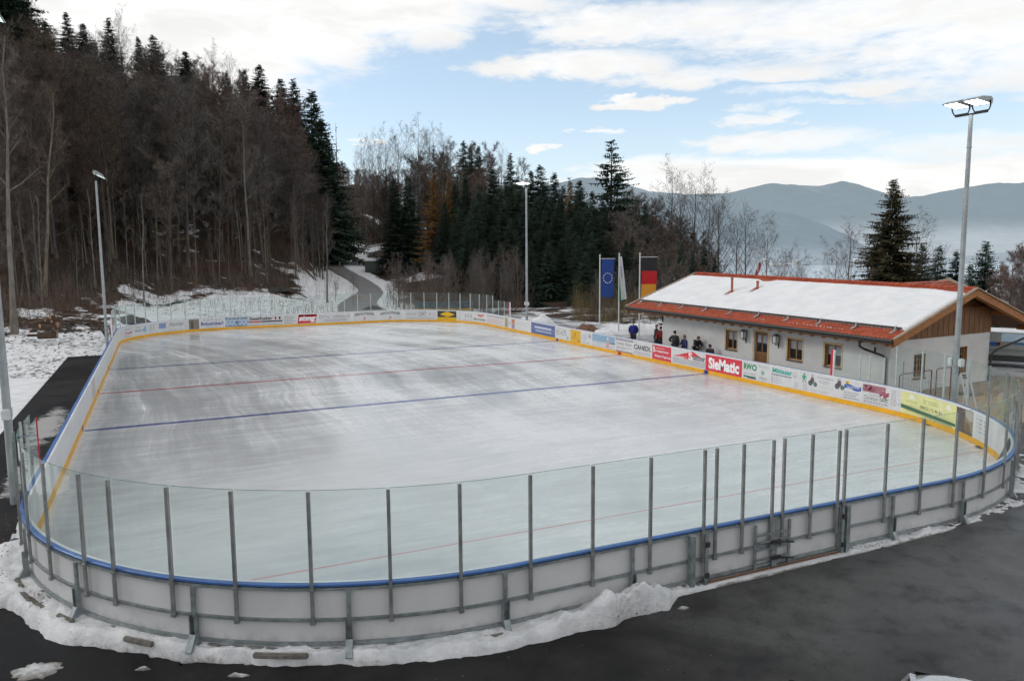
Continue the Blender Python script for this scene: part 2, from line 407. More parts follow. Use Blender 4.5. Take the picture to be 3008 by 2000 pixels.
# ---- wet asphalt around the rink: one sheet
def m_asphalt():
    m = bpy.data.materials.new('wet_asphalt'); nt = nodes(m)
    b = N(nt, 'ShaderNodeBsdfPrincipled'); o = N(nt, 'ShaderNodeOutputMaterial'); nt.links.new(b.outputs[0], o.inputs[0])
    big = tex(nt, 'noise', .22, detail=5, rough=.6, dist=.6); mid = tex(nt, 'noise', 1.3, detail=7, rough=.65); fine = tex(nt, 'noise', 60, detail=3)
    vor = tex(nt, 'vor', 90)
    wet = ramp(nt, math_(nt, 'ADD', big, math_(nt, 'MULTIPLY', math_(nt, 'SUBTRACT', mid, .5), .45)), .40, .62)
    c = mixc(nt, wet, (.009, .0085, .009), (.030, .029, .029))
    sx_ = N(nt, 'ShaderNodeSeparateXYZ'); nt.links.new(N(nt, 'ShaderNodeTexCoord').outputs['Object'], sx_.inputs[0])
    skylit = math_(nt, 'MULTIPLY', ramp(nt, math_(nt, 'ADD', sx_.outputs[0], math_(nt, 'MULTIPLY', math_(nt, 'SUBTRACT', big, .5), 14.)), 9., 19.), ramp(nt, mid, .25, .6, .35, 1.))  # paler towards the right: grazing sky reflection put into the colour
    c = mixc(nt, skylit, c, (.125, .124, .123))
    c = mixc(nt, math_(nt, 'MULTIPLY', ramp(nt, vor, .1, .5), .35), c, (.02, .02, .02))
    grit = tex(nt, 'noise', 85, detail=2, rough=.8); c = mixc(nt, math_(nt, 'MULTIPLY', ramp(nt, grit, .54, .72, 0, .6), ramp(nt, skylit, 0, 1, .3, 1.)), c, (.10, .098, .095)); c = mixc(nt, ramp(nt, grit, .30, .44, .5, 0), c, (.004, .004, .004))
    crk = tex(nt, 'noise', 1.1, detail=4, dist=2.2); c = mixc(nt, ramp(nt, math_(nt, 'ABSOLUTE', math_(nt, 'SUBTRACT', crk, .5)), .0, .006, .55, 0), c, (.006, .006, .006))
    trk = tex(nt, 'noise', 1., stretch=(.25, 1.6, 1), detail=5, rough=.7, dist=.4); c = mixc(nt, math_(nt, 'MULTIPLY', ramp(nt, trk, .56, .70, 0, .5), ramp(nt, skylit, 0, 1, .25, 1.)), c, (.062, .060, .058))
    dirt = ramp(nt, tex(nt, 'noise', 3.2, detail=8, rough=.75), .64, .76, 0, .5)
    c = mixc(nt, dirt, c, (.05, .042, .034))
    # thin frozen slush left on the shaded strip beside the rink and in the near corner
    at = N(nt, 'ShaderNodeAttribute', attribute_name='slush')
    sl = ramp(nt, math_(nt, 'ADD', math_(nt, 'MULTIPLY', at.outputs['Fac'], 1.15), math_(nt, 'ADD', math_(nt, 'MULTIPLY', math_(nt, 'SUBTRACT', mid, .5), 1.3), math_(nt, 'MULTIPLY', math_(nt, 'SUBTRACT', tex(nt, 'noise', 7, detail=6), .5), .7))), .42, .75, 0, .85)
    sl = math_(nt, 'MULTIPLY', sl, ramp(nt, at.outputs['Fac'], .02, .25))
    c = mixc(nt, sl, c, (.42, .41, .40))
    nt.links.new(c, b.inputs['Base Color'])
    r = ramp(nt, math_(nt, 'ADD', wet, math_(nt, 'MULTIPLY', fine, .3)), 0., 1.2, .42, .78)
    nt.links.new(r, b.inputs['Roughness']); nt.links.new(ramp(nt, skylit, 0, 1, .07, .30), b.inputs['Specular IOR Level'])
    bn = N(nt, 'ShaderNodeBump'); bn.inputs['Strength'].default_value = .25; bn.inputs['Distance'].default_value = .01
    nt.links.new(fine, bn.inputs['Height']); nt.links.new(bn.outputs[0], b.inputs['Normal'])
    return m
def asphalt():
    xs = np.arange(-12, 60, .5); ys = np.arange(-34, 49, .5)
    keep = {}; vs = []; fs = []; sl = []
    def bound(x, y):        # left edge and far end of the strip, irregular
        e = .5*fbm(x, y, .6, 3, 2.)
        if y > 12:
            xl = np.interp(y, [12, 20, 28, 34, 41, 47], [-3.0, -3.1, -3.3, -3.9, -4.5, -5.4]); 
            if x < xl+.35*e or y > 46.2+.5*e: return False
            if x > 1.2 and x < 31.2: return False
            if x > 31 and y > 8: return False
        if y <= 12 and x > 31.5 and y > 4: return False
        if 0 < (x-.0) < 30 and -1.9 < y < 13 and math.hypot(max(0, 8.7-x), max(0, 6.75-y)) < 8.9 and math.hypot(max(0, x-20.1)/9.9, max(0, 8.3-y)/10.25) < 1.01: return False
        if x < np.interp(y, [-40, 5, 12], [-12, -9, -3.0]) : return False
        return True
    def idx(i, j):
        if (i, j) not in keep:
            keep[(i, j)] = len(vs); x, y = xs[i], ys[j]
            vs.append((x, y, asphalt_z(x) if y < 12 else -.25))
            s = 0.
            s = max(s, 1-math.hypot((x-(-1.5))/.9, (y-22)/6)*.8); s = max(s, 1-math.hypot((x-(-1.3))/.7, (y-14)/4)*.9)
            sl.append(max(0., s))
        return keep[(i, j)]
    for i in range(len(xs)-1):
        for j in range(len(ys)-1):
            if bound(xs[i]+.25, ys[j]+.25): fs.append((idx(i, j), idx(i+1, j), idx(i+1, j+1), idx(i, j+1)))
    me = bpy.data.meshes.new('asphalt'); me.from_pydata(vs, [], fs)
    a = me.attributes.new('slush', 'FLOAT', 'POINT'); a.data.foreach_set('value', np.array(sl, np.float32))
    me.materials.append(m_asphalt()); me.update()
    o = bpy.data.objects.new('asphalt', me); C.objects.link(o); tag(o, kind='structure')
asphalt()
# paved trodden yard between the rink and the lodge
def m_yard():
    m = bpy.data.materials.new('trodden_snow_yard'); nt = nodes(m)
    b = N(nt, 'ShaderNodeBsdfPrincipled'); o = N(nt, 'ShaderNodeOutputMaterial'); nt.links.new(b.outputs[0], o.inputs[0])
    n1 = tex(nt, 'noise', .35, detail=7, rough=.65); n2 = tex(nt, 'noise', 5, detail=6)
    at = N(nt, 'ShaderNodeAttribute', attribute_name='sand')
    c = mixc(nt, ramp(nt, n1, .42, .58), (.16, .16, .165), (.45, .45, .46))
    c = mixc(nt, at.outputs['Fac'], c, mixc(nt, ramp(nt, n2, .3, .7), (.22, .16, .10), (.34, .27, .19)))
    nt.links.new(c, b.inputs['Base Color']); b.inputs['Roughness'].default_value = .7
    return m
vs = []; fs = []; sd_ = []
xs = np.arange(30.2, 62, 1.); ys = np.arange(-4, 62, 1.)
for x in xs:
    for y in ys:
        z = .02+.02*fbm(x, y, .5)
        if y < 4: z = -.12
        k = min(1., max(0., (y-53)/6)); z = z*(1-k)+(H(x, y)+.02)*k
        d_, u_ = du(x, y)
        if x > 40 and y > 22: z = min(z, H(x, y)-.2)
        vs.append((x, y, z)); sd_.append(1. if (2 < y < 12 and 32 < x < 44) else 0.)
fs = [(i*len(ys)+j, (i+1)*len(ys)+j, (i+1)*len(ys)+j+1, i*len(ys)+j+1) for i in range(len(xs)-1) for j in range(len(ys)-1)]
me = bpy.data.meshes.new('yard'); me.from_pydata(vs, [], fs); me.polygons.foreach_set('use_smooth', [True]*len(fs))
a = me.attributes.new('sand', 'FLOAT', 'POINT'); a.data.foreach_set('value', np.array(sd_, np.float32)); me.materials.append(m_yard())
o = bpy.data.objects.new('yard', me); C.objects.link(o); tag(o, kind='structure')
# ---- lake, far valley floor
def m_water():
    m = bpy.data.materials.new('lake_water'); nt = nodes(m)
    b = N(nt, 'ShaderNodeBsdfPrincipled'); o = N(nt, 'ShaderNodeOutputMaterial'); nt.links.new(b.outputs[0], o.inputs[0])
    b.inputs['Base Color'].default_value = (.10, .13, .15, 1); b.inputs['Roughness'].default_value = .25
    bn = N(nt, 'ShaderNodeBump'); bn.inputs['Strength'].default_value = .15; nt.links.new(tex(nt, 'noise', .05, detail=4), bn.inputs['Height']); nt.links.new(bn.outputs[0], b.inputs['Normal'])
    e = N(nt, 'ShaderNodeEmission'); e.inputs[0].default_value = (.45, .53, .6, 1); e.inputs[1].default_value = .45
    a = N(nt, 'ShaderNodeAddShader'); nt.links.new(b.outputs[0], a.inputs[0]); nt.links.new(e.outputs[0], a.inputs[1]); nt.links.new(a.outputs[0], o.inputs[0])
    return m
def sheet(name, u0, u1, d0, d1, z, m):
    mb = MB(); P = [CAM[:2]+FH[:2]*d+RH[:2]*((u-1504)/FPX*d) for (u, d) in ((u0, d0), (u1, d0), (u1, d1), (u0, d1))]
    mb.add([(p[0], p[1], z) for p in P], [(0, 1, 2, 3)]); return tag(mb.build(name, m), kind='structure')
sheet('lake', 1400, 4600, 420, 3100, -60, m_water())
sheet('valley_floor', -9000, 12000, -2500, 30000, -75, mat('valley_floor', (.12, .14, .15), .9))
# ---- distant mountains (aerial haze and low mist put into their material as bluish emission)
def m_mount(name, col, haze, top, fog, zf0, zf1, k):
    m = bpy.data.materials.new(name); nt = nodes(m)
    d = N(nt, 'ShaderNodeBsdfDiffuse'); o = N(nt, 'ShaderNodeOutputMaterial')
    geo = N(nt, 'ShaderNodeNewGeometry'); s = N(nt, 'ShaderNodeSeparateXYZ'); nt.links.new(geo.outputs['Position'], s.inputs[0])
    n1 = tex(nt, 'noise', .007, geo.outputs['Position'], detail=10, rough=.75); n2 = tex(nt, 'noise', .0012, geo.outputs['Position'], detail=5)
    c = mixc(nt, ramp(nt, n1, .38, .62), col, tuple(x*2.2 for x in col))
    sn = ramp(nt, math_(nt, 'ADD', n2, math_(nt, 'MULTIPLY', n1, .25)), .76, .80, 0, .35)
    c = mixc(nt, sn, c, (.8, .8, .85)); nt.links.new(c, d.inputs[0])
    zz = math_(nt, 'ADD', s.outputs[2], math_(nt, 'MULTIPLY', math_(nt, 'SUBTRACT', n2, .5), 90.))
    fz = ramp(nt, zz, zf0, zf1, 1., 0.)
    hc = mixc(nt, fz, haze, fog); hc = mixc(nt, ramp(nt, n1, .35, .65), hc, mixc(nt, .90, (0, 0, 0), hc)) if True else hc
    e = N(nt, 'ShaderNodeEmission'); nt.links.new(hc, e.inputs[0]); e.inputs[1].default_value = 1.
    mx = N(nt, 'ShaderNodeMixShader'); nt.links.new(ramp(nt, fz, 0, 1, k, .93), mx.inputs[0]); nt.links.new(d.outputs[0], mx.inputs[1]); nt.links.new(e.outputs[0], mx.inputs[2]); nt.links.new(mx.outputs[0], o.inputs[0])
    return m
def mountain(sil, d, dfoot, m, seed, rough=14.):
    us = np.arange(sil[0][0], sil[-1][0]+1, 12.); vv = np.interp(us, [s[0] for s in sil], [s[1] for s in sil])
    nr = 34; vs = []
    for i, u in enumerate(us):
        top = px(u, vv[i], d); 
        for r in range(nr+6):
            if r <= nr:
                t = r/nr; dist = dfoot+(d-dfoot)*t
                prof = t**1.15*(1-.12*math.sin(t*PI))
                z = -65+(top[2]+65)*prof
            else:
                q = (r-nr)/5; dist = d+q*1200; z = top[2]-(top[2]+100)*q*.8; t = 1
            p = CAM[:2]+FH[:2]*dist+RH[:2]*((u-1504)/FPX*dist*1.006)
            z += rough*fbm(p[0], p[1], .0011, 6, seed)*4*t*(1-t)*3+rough*.28*fbm(p[0], p[1], .01, 4, seed)*t
            vs.append((p[0], p[1], z))
    R = nr+6
    fs = [(i*R+j, (i+1)*R+j, (i+1)*R+j+1, i*R+j+1) for i in range(len(us)-1) for j in range(R-1)]
    mb = MB(); mb.add(vs, fs, 0, True); return tag(mb.build('mountain', m), kind='structure')
silA = [(1300, 590), (1450, 575), (1600, 545), (1654, 535), (1703, 521), (1757, 523), (1820, 536), (1900, 562), (2013, 572), (2125, 568), (2200, 549), (2257, 538), (2323, 544), (2365, 547), (2407, 544), (2457, 532), (2511, 544), (2581, 568), (2633, 581), (2689, 577), (2745, 563), (2816, 551), (2896, 538), (2957, 539), (2985, 535), (3100, 525), (3300, 540), (3700, 500)]
silB = [(1200, 700), (1500, 640), (1900, 600), (2150, 612), (2250, 618), (2323, 630), (2400, 655), (2473, 690), (2560, 740), (2650, 785), (2700, 800)]
silC = [(2450, 800), (2600, 775), (2800, 755), (3008, 735), (3300, 700), (3700, 690)]
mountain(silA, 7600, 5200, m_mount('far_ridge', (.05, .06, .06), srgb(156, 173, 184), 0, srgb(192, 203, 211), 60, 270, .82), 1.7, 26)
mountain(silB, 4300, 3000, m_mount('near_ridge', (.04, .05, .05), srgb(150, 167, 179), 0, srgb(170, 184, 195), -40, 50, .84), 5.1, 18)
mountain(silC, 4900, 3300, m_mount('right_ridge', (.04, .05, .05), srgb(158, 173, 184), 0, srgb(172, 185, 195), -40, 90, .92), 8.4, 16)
# ------------------------------------------------------------------ rink outline (inner face of the boards), clockwise from the left side
def _arc(cx, cy, ax, ay, a0, a1, n=40):
    return [(cx+ax*math.cos(math.radians(a0+(a1-a0)*k/n)), cy+ay*math.sin(math.radians(a0+(a1-a0)*k/n))) for k in range(n+1)]
NEAR, FAR = -1.95, 58.0
_raw = ([(0, 6.75)] + _arc(8.5, 49.5, 8.5, 8.5, 180, 90) + _arc(21.5, 49.5, 8.5, 8.5, 90, 0) +
        _arc(20.1, 8.3, 9.9, 10.25, 0, -90) + _arc(8.7, 6.75, 8.7, 8.7, -90, -180))
_P = np.array(_raw); _sl = np.concatenate([[0], np.cumsum(np.linalg.norm(np.diff(_P, axis=0), axis=1))])
PER = _sl[-1]
def pos(s):
    s = s % PER; return np.array([np.interp(s, _sl, _P[:, 0]), np.interp(s, _sl, _P[:, 1])])
def nrm(s):       # outward
    t = pos(s+.06)-pos(s-.06); t /= np.linalg.norm(t); return np.array([-t[1], t[0]])
def bp(s, off, z):
    p = pos(s)+nrm(s)*off; return np.array([p[0], p[1], z])
_S = np.arange(0, PER, .1); _SU = np.array([pr(bp(s, 0, .65))[0] for s in _S]); _SP = np.array([pos(s) for s in _S])
def s_at(u, lo=None, hi=None):
    """arc length where the inner face is seen at photo column u, on the far end / right side"""
    a = 45 if lo is None else lo; b = 140 if hi is None else hi
    k = (_S > a) & (_S < b); return float(_S[k][np.abs(_SU[k]-u).argmin()])
def s_of(x, y):
    return float(_S[((_SP-np.array([x, y]))**2).sum(1).argmin()])
def strip(mb, s0, s1, prof, mi=0, step=.3, close=True, sm=False, caps=True):
    """sweep a cross-section [(off,z)...] along the boards"""
    n = max(1, int(math.ceil((s1-s0)/step))); k = len(prof)
    vs = [bp(s0+(s1-s0)*i/n, o, z) for i in range(n+1) for (o, z) in prof]
    kk = k if close else k-1
    fs = [(i*k+j, (i+1)*k+j, (i+1)*k+(j+1) % k, i*k+(j+1) % k) for i in range(n) for j in range(kk)]
    if close and caps and s1-s0 < PER-.5: fs += [tuple(range(k)), tuple(n*k+j for j in range(k))[::-1]]
    mb.add(vs, fs, mi, sm)
def rect(o0, o1, z0, z1): return [(o0, z0), (o1, z0), (o1, z1), (o0, z1)]

# ------------------------------------------------------------------ ice
def m_ice():
    m = bpy.data.materials.new('rink_ice'); nt = nodes(m)
    b = N(nt, 'ShaderNodeBsdfPrincipled'); o = N(nt, 'ShaderNodeOutputMaterial'); nt.links.new(b.outputs[0], o.inputs[0])
    tc = N(nt, 'ShaderNodeTexCoord').outputs['Object']
    s = N(nt, 'ShaderNodeSeparateXYZ'); nt.links.new(tc, s.inputs[0]); x, y, z = s.outputs
    wob = math_(nt, 'SUBTRACT', tex(nt, 'noise', .05, tc, detail=3), .5)
    # resurfacing lanes along the rink, bending at the far end
    yy = math_(nt, 'SUBTRACT', y, 26.)
    bend = math_(nt, 'MULTIPLY', math_(nt, 'MULTIPLY', math_(nt, 'MAXIMUM', yy, 0.), math_(nt, 'MAXIMUM', yy, 0.)), .010)
    xl = math_(nt, 'ADD', math_(nt, 'ADD', x, bend), math_(nt, 'MULTIPLY', wob, 5.))
    cl = N(nt, 'ShaderNodeCombineXYZ'); nt.links.new(math_(nt, 'MULTIPLY', xl, .55), cl.inputs[0]); nt.links.new(math_(nt, 'MULTIPLY', y, .03), cl.inputs[1])
    lanes = tex(nt, 'noise', 1., cl.outputs[0], detail=7, rough=.66)
    cl2 = N(nt, 'ShaderNodeCombineXYZ'); nt.links.new(math_(nt, 'MULTIPLY', xl, 3.4), cl2.inputs[0]); nt.links.new(math_(nt, 'MULTIPLY', y, .10), cl2.inputs[1])
    fl = tex(nt, 'noise', 1., cl2.outputs[0], detail=6, rough=.7)
    # crosswise skate scratches
    cx = N(nt, 'ShaderNodeCombineXYZ'); nt.links.new(math_(nt, 'MULTIPLY', x, .16), cx.inputs[0]); nt.links.new(math_(nt, 'MULTIPLY', math_(nt, 'ADD', y, math_(nt, 'MULTIPLY', wob, 4.)), 1.5), cx.inputs[1])
    cross = tex(nt, 'noise', 1., cx.outputs[0], detail=8, rough=.72)
    blot = tex(nt, 'noise', .14, tc, detail=5, rough=.6, dist=.5)
    rs = math_(nt, 'MULTIPLY', math_(nt, 'SUBTRACT', tex(nt, 'noise', 1.1, tc, detail=7, rough=.7, stretch=(.5, 1.6, 1)), .5), .55)
    far = ramp(nt, y, 6, 20)                       # lanes show in the far two thirds
    lane_f = math_(nt, 'MULTIPLY', math_(nt, 'ADD', math_(nt, 'MULTIPLY', math_(nt, 'SUBTRACT', lanes, .5), 2.0), math_(nt, 'MULTIPLY', math_(nt, 'SUBTRACT', fl, .5), .9)), far)
    f = math_(nt, 'ADD', math_(nt, 'ADD', lane_f, math_(nt, 'MULTIPLY', math_(nt, 'SUBTRACT', cross, .5), .9)), math_(nt, 'ADD', math_(nt, 'MULTIPLY', math_(nt, 'SUBTRACT', blot, .5), 1.3), rs))
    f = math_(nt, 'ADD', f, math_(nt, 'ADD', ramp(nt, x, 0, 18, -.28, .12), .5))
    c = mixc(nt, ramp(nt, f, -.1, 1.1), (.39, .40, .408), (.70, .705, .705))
    gouge = ramp(nt, math_(nt, 'ADD', fl, math_(nt, 'MULTIPLY', lanes, .4)), .86, .96)
    c = mixc(nt, math_(nt, 'MULTIPLY', math_(nt, 'MULTIPLY', gouge, far), .75), c, (.8, .8, .81))
    sc = ramp(nt, tex(nt, 'noise', 1., (lambda q: (nt.links.new(math_(nt, 'MULTIPLY', x, .9), q.inputs[0]), nt.links.new(math_(nt, 'MULTIPLY', y, 6.), q.inputs[1]), q.outputs[0])[2])(N(nt, 'ShaderNodeCombineXYZ')), detail=5, rough=.75), .66, .76)
    c = mixc(nt, math_(nt, 'MULTIPLY', sc, .4), c, (.30, .31, .32))
    # frost rim along the boards
    at = N(nt, 'ShaderNodeAttribute', attribute_name='rim')
    c = mixc(nt, ramp(nt, math_(nt, 'ADD', at.outputs['Fac'], math_(nt, 'MULTIPLY', math_(nt, 'SUBTRACT', tex(nt, 'noise', 2., tc, detail=5), .5), .5)), .55, .95, 0, .8), c, (.72, .72, .71))
    # painted lines seen through the ice
    thick = tex(nt, 'noise', 1.2, tc, detail=5)
    for (yc, hw, col, op) in ((19.10, .19, (.030, .045, .22), .9), (27.73, .19, (.36, .05, .07), .85), (36.35, .22, (.06, .075, .22), .85), (2.08, .035, (.48, .10, .11), .65), (54.0, .035, (.48, .12, .12), .4)):
        dd = math_(nt, 'ABSOLUTE', math_(nt, 'SUBTRACT', y, yc))
        ln = ramp(nt, dd, hw*.75, hw*1.1, 1., 0.)
        ln = math_(nt, 'MULTIPLY', ln, ramp(nt, thick, .3, .6, op*.75, op))
        ln = math_(nt, 'MULTIPLY', ln, ramp(nt, at.outputs['Fac'], .75, .97, 1., .15))
        c = mixc(nt, ln, c, col)
    nt.links.new(c, b.inputs['Base Color'])
    nt.links.new(ramp(nt, math_(nt, 'ADD', f, math_(nt, 'MULTIPLY', cross, .4)), 0., 1.4, .11, .36), b.inputs['Roughness'])
    b.inputs['Specular IOR Level'].default_value = .4
    bn = N(nt, 'ShaderNodeBump'); bn.inputs['Strength'].default_value = .12; bn.inputs['Distance'].default_value = .02
    nt.links.new(math_(nt, 'ADD', cross, fl), bn.inputs['Height']); nt.links.new(bn.outputs[0], b.inputs['Normal'])
    return m
def ice():
    n = 360; rings = [0, .06, .12, .2, .35, .6, 1.0, 2.0, 4.0]
    vs = []; rim = []; cen = np.array([15., 28.])
    for k, r in enumerate(rings):
        for i in range(n):
            s = PER*i/n; p = pos(s); q = p-nrm(s)*r
            vs.append((q[0], q[1], 0.)); rim.append(max(0, 1-r/.6))
    fs = []
    for k in range(len(rings)-1):
        for i in range(n):
            j = (i+1) % n; fs.append((k*n+i, k*n+j, (k+1)*n+j, (k+1)*n+i))
    b = (len(rings)-1)*n; vs.append((15, 28, 0)); rim.append(0)
    fs += [(b+i, b+(i+1) % n, len(vs)-1) for i in range(n)]
    fs = [f[::-1] for f in fs]
    me = bpy.data.meshes.new('ice'); me.from_pydata(vs, [], fs)
    a = me.attributes.new('rim', 'FLOAT', 'POINT'); a.data.foreach_set('value', np.array(rim, np.float32))
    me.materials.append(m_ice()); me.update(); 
    bm = bmesh.new(); bm.from_mesh(me); bmesh.ops.recalc_face_normals(bm, faces=bm.faces)
    bm.faces.ensure_lookup_table()
    if bm.faces[0].normal.z < 0: bmesh.ops.reverse_faces(bm, faces=bm.faces)
    bm.to_mesh(me); bm.free()
    o = bpy.data.objects.new('ice', me); C.objects.link(o); tag(o, kind='structure')
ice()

# ------------------------------------------------------------------ boards
HB = 1.15
def m_back():
    m = bpy.data.materials.new('board_back_plastic'); nt = nodes(m); b = N(nt, 'ShaderNodeBsdfPrincipled'); o = N(nt, 'ShaderNodeOutputMaterial'); nt.links.new(b.outputs[0], o.inputs[0])
    n1 = tex(nt, 'noise', .9, detail=6); n2 = tex(nt, 'noise', 14, detail=6, rough=.75, stretch=(1, 1, .25)); g = N(nt, 'ShaderNodeSeparateXYZ'); nt.links.new(N(nt, 'ShaderNodeNewGeometry').outputs['Position'], g.inputs[0])
    c = mixc(nt, ramp(nt, n1, .3, .7), (.52, .52, .525), (.60, .60, .60)); c = mixc(nt, ramp(nt, n2, .60, .74, 0, .35), c, (.30, .29, .28))
    low = math_(nt, 'MULTIPLY', ramp(nt, g.outputs[2], .03, .35, 1, 0), ramp(nt, tex(nt, 'noise', 5, detail=6), .4, .65)); c = mixc(nt, math_(nt, 'MULTIPLY', low, .5), c, (.25, .23, .21))
    nt.links.new(c, b.inputs['Base Color']); b.inputs['Roughness'].default_value = .5; b.inputs['Specular IOR Level'].default_value = .3; return m
M_BOARD = mat('board_white_plastic', (.66, .66, .66), .42, var=.06, scale=1.2, spec=.4)
M_BACK = m_back()
M_KICK = mat('kick_strip_yellow', srgb(226, 166, 30), .45, var=.10, scale=1.5, spec=.4)
M_BLUE = mat('cap_rail_blue', srgb(62, 100, 158), .4, var=.10, scale=2., spec=.45)
M_GALV = mat('galvanised_steel', (.27, .30, .31), .45, metal=.55, var=.22, scale=7., spec=.5)
M_POST = mat('glass_post_aluminium', (.29, .30, .295), .42, metal=.6, var=.15, scale=5.)
M_POSTL = mat('glass_post_lit_aluminium', (.50, .53, .53), .45, metal=.3, var=.1, scale=5.)  # paler copy: light falling on the far and side posts put into the colour
M_DARK = mat('dark_steel', (.03, .032, .034), .5, var=.2)
M_RUST = mat('rust_sill', (.17, .08, .04), .75, var=.35, scale=14., bump=.3)
def m_glass():
    m = bpy.data.materials.new('safety_glass'); nt = nodes(m)
    t = N(nt, 'ShaderNodeBsdfTransparent'); t.inputs[0].default_value = (.895, .957, .938, 1)
    g = N(nt, 'ShaderNodeBsdfGlossy'); g.inputs['Roughness'].default_value = .03; g.inputs[0].default_value = (.95, 1, .98, 1)
    dif = N(nt, 'ShaderNodeBsdfDiffuse'); dif.inputs[0].default_value = (.62, .68, .66, 1)
    sm = ramp(nt, tex(nt, 'noise', 1.3, detail=7, rough=.7, stretch=(1, 1, .35)), .45, .85, .015, .10)
    mx0 = N(nt, 'ShaderNodeMixShader'); nt.links.new(sm, mx0.inputs[0]); nt.links.new(t.outputs[0], mx0.inputs[1]); nt.links.new(dif.outputs[0], mx0.inputs[2])
    gm = N(nt, 'ShaderNodeNewGeometry'); dt = N(nt, 'ShaderNodeVectorMath', operation='DOT_PRODUCT'); nt.links.new(gm.outputs['Incoming'], dt.inputs[0]); nt.links.new(gm.outputs['Normal'], dt.inputs[1])
    fr = math_(nt, 'ADD', math_(nt, 'MULTIPLY', math_(nt, 'POWER', math_(nt, 'SUBTRACT', 1., math_(nt, 'ABSOLUTE', dt.outputs['Value'])), 5.), .85), .05)
    mx = N(nt, 'ShaderNodeMixShader'); nt.links.new(fr, mx.inputs[0]); nt.links.new(mx0.outputs[0], mx.inputs[1]); nt.links.new(g.outputs[0], mx.inputs[2])
    o = N(nt, 'ShaderNodeOutputMaterial'); nt.links.new(mx.outputs[0], o.inputs[0]); return m
M_GLASS = m_glass()
M_GEDGE = mat('glass_edge_green', (.10, .22, .18), .3, var=.05)

rink = empty('rink_boards', (15, 28, 0), label='ice rink boards with adverts, yellow kick strip, blue cap rail and glass at both ends', cat='rink boards')
mb = MB(); strip(mb, 0, PER, rect(0, .045, .19, 1.09), 0); strip(mb, 0, PER, rect(-.004, .05, -.03, .012), 0)
mb.build('board_panel', M_BOARD, rink)
mb = MB(); strip(mb, 0, PER, rect(-.022, .04, .012, .205)); mb.build('kick_strip', M_KICK, rink)
mb = MB(); strip(mb, 0, PER, [(-.012, 1.091), (.05, 1.091), (.05, 1.150), (.03, 1.157), (-.012, 1.157)]); mb.build('top_edge', M_BOARD, rink)
mb = MB(); strip(mb, 0, PER, [(.052, 1.12), (.15, 1.12), (.15, 1.150), (.14, 1.16), (.052, 1.16)]); mb.build('cap_rail', M_BLUE, rink)
# back sheet and rails on the outside
mb = MB(); strip(mb, 0, PER, rect(.075, .095, .02, 1.10)); mb.build('back_panel', M_BACK, rink)
for z, h, nm in ((1.075, .05, 'upper_rail'), (.52, .05, 'middle_rail'), (.09, .06, 'lower_rail')):
    mb = MB(); strip(mb, 0, PER, rect(.098, .15, z-h/2, z+h/2)); mb.build(nm, M_GALV, rink)
# line marks on the kick strip
for yc, col, hw in ((19.10, (45, 55, 130), .16), (27.73, (178, 40, 50), .16), (36.35, (60, 65, 130), .16)):
    for x in (0, 30):
        s = s_of(x, yc); mb = MB(); strip(mb, s-hw, s+hw, rect(-.028, -.024, .013, .20)); mb.build('line_mark', flat(col), rink)
# support struts on the outside (positions read off the near end)
NEAR_S = lambda x, y: s_of(x, y)
strut_xy = [(.12, 4.25), (1.35, 1.85), (3.2, -.30), (5.7, -1.40), (8.35, -1.93), (11.05, -1.95), (12.5, -1.95), (16.75, -1.95), (18.3, -1.95), (20.8, -1.93), (23.7, -1.2), (26.3, .3), (28.4, 2.6), (29.6, 5.4)]
for k, (x, y) in enumerate(strut_xy):
    s = NEAR_S(x, y); mb = MB(); tall = k in (6, 7)
    if tall:
        strip(mb, s-.055, s+.055, rect(.152, .26, -.05, 1.08), 0); strip(mb, s+.06, s+.14, rect(.17, .21, .98, 1.0), 0)
    else:
        strip(mb, s-.035, s+.035, rect(.152, .205, .52, 1.06), 0)
        strip(mb, s-.06, s-.045, rect(.152, .25, -.05, .56), 0); strip(mb, s+.045, s+.06, rect(.152, .25, -.05, .56), 0); strip(mb, s-.045, s+.045, rect(.152, .165, -.05, .56), 0)
        strip(mb, s-.055, s+.055, [(.25, -.05), (.40, -.05), (.40, -.03), (.25, .22)], 0)
    mb.build('support_strut', M_GALV, rink)
# ------------------------------------------------------------------ glass
GT = 2.80
def glass_post(s, z0, z1, m, w=.06, dep=.05, o0=.155):
    mb = MB(); strip(mb, s-w/2, s+w/2, rect(o0, o0+dep, z0, z1), 0, caps=True)
    strip(mb, s-w/2-.012, s+w/2+.012, rect(.15, o0+dep+.012, 1.06, 1.10), 0)
    if z0 < .8: strip(mb, s-w/2-.012, s+w/2+.012, rect(.15, o0+dep+.012, z0-.005, z0+.06), 0)
    return mb.build('glass_post', m, rink)
def pane(s0, s1, z1, z0=1.165, o=.10):
    mb = MB(); n = max(1, int((s1-s0)/.4))
    vs = [bp(s0+(s1-s0)*i/n, o, z) for i in range(n+1) for z in (z0, z1)]
    mb.add(vs, [(2*i, 2*i+2, 2*i+3, 2*i+1) for i in range(n)], 0)
    e = mb.build('glass_pane', [M_GLASS, M_GEDGE], rink)
    mb2 = MB(); strip(mb2, s0, s1, rect(o-.006, o+.006, z1, z1+.006)); mb2.build('glass_edge', M_GEDGE, e); return e
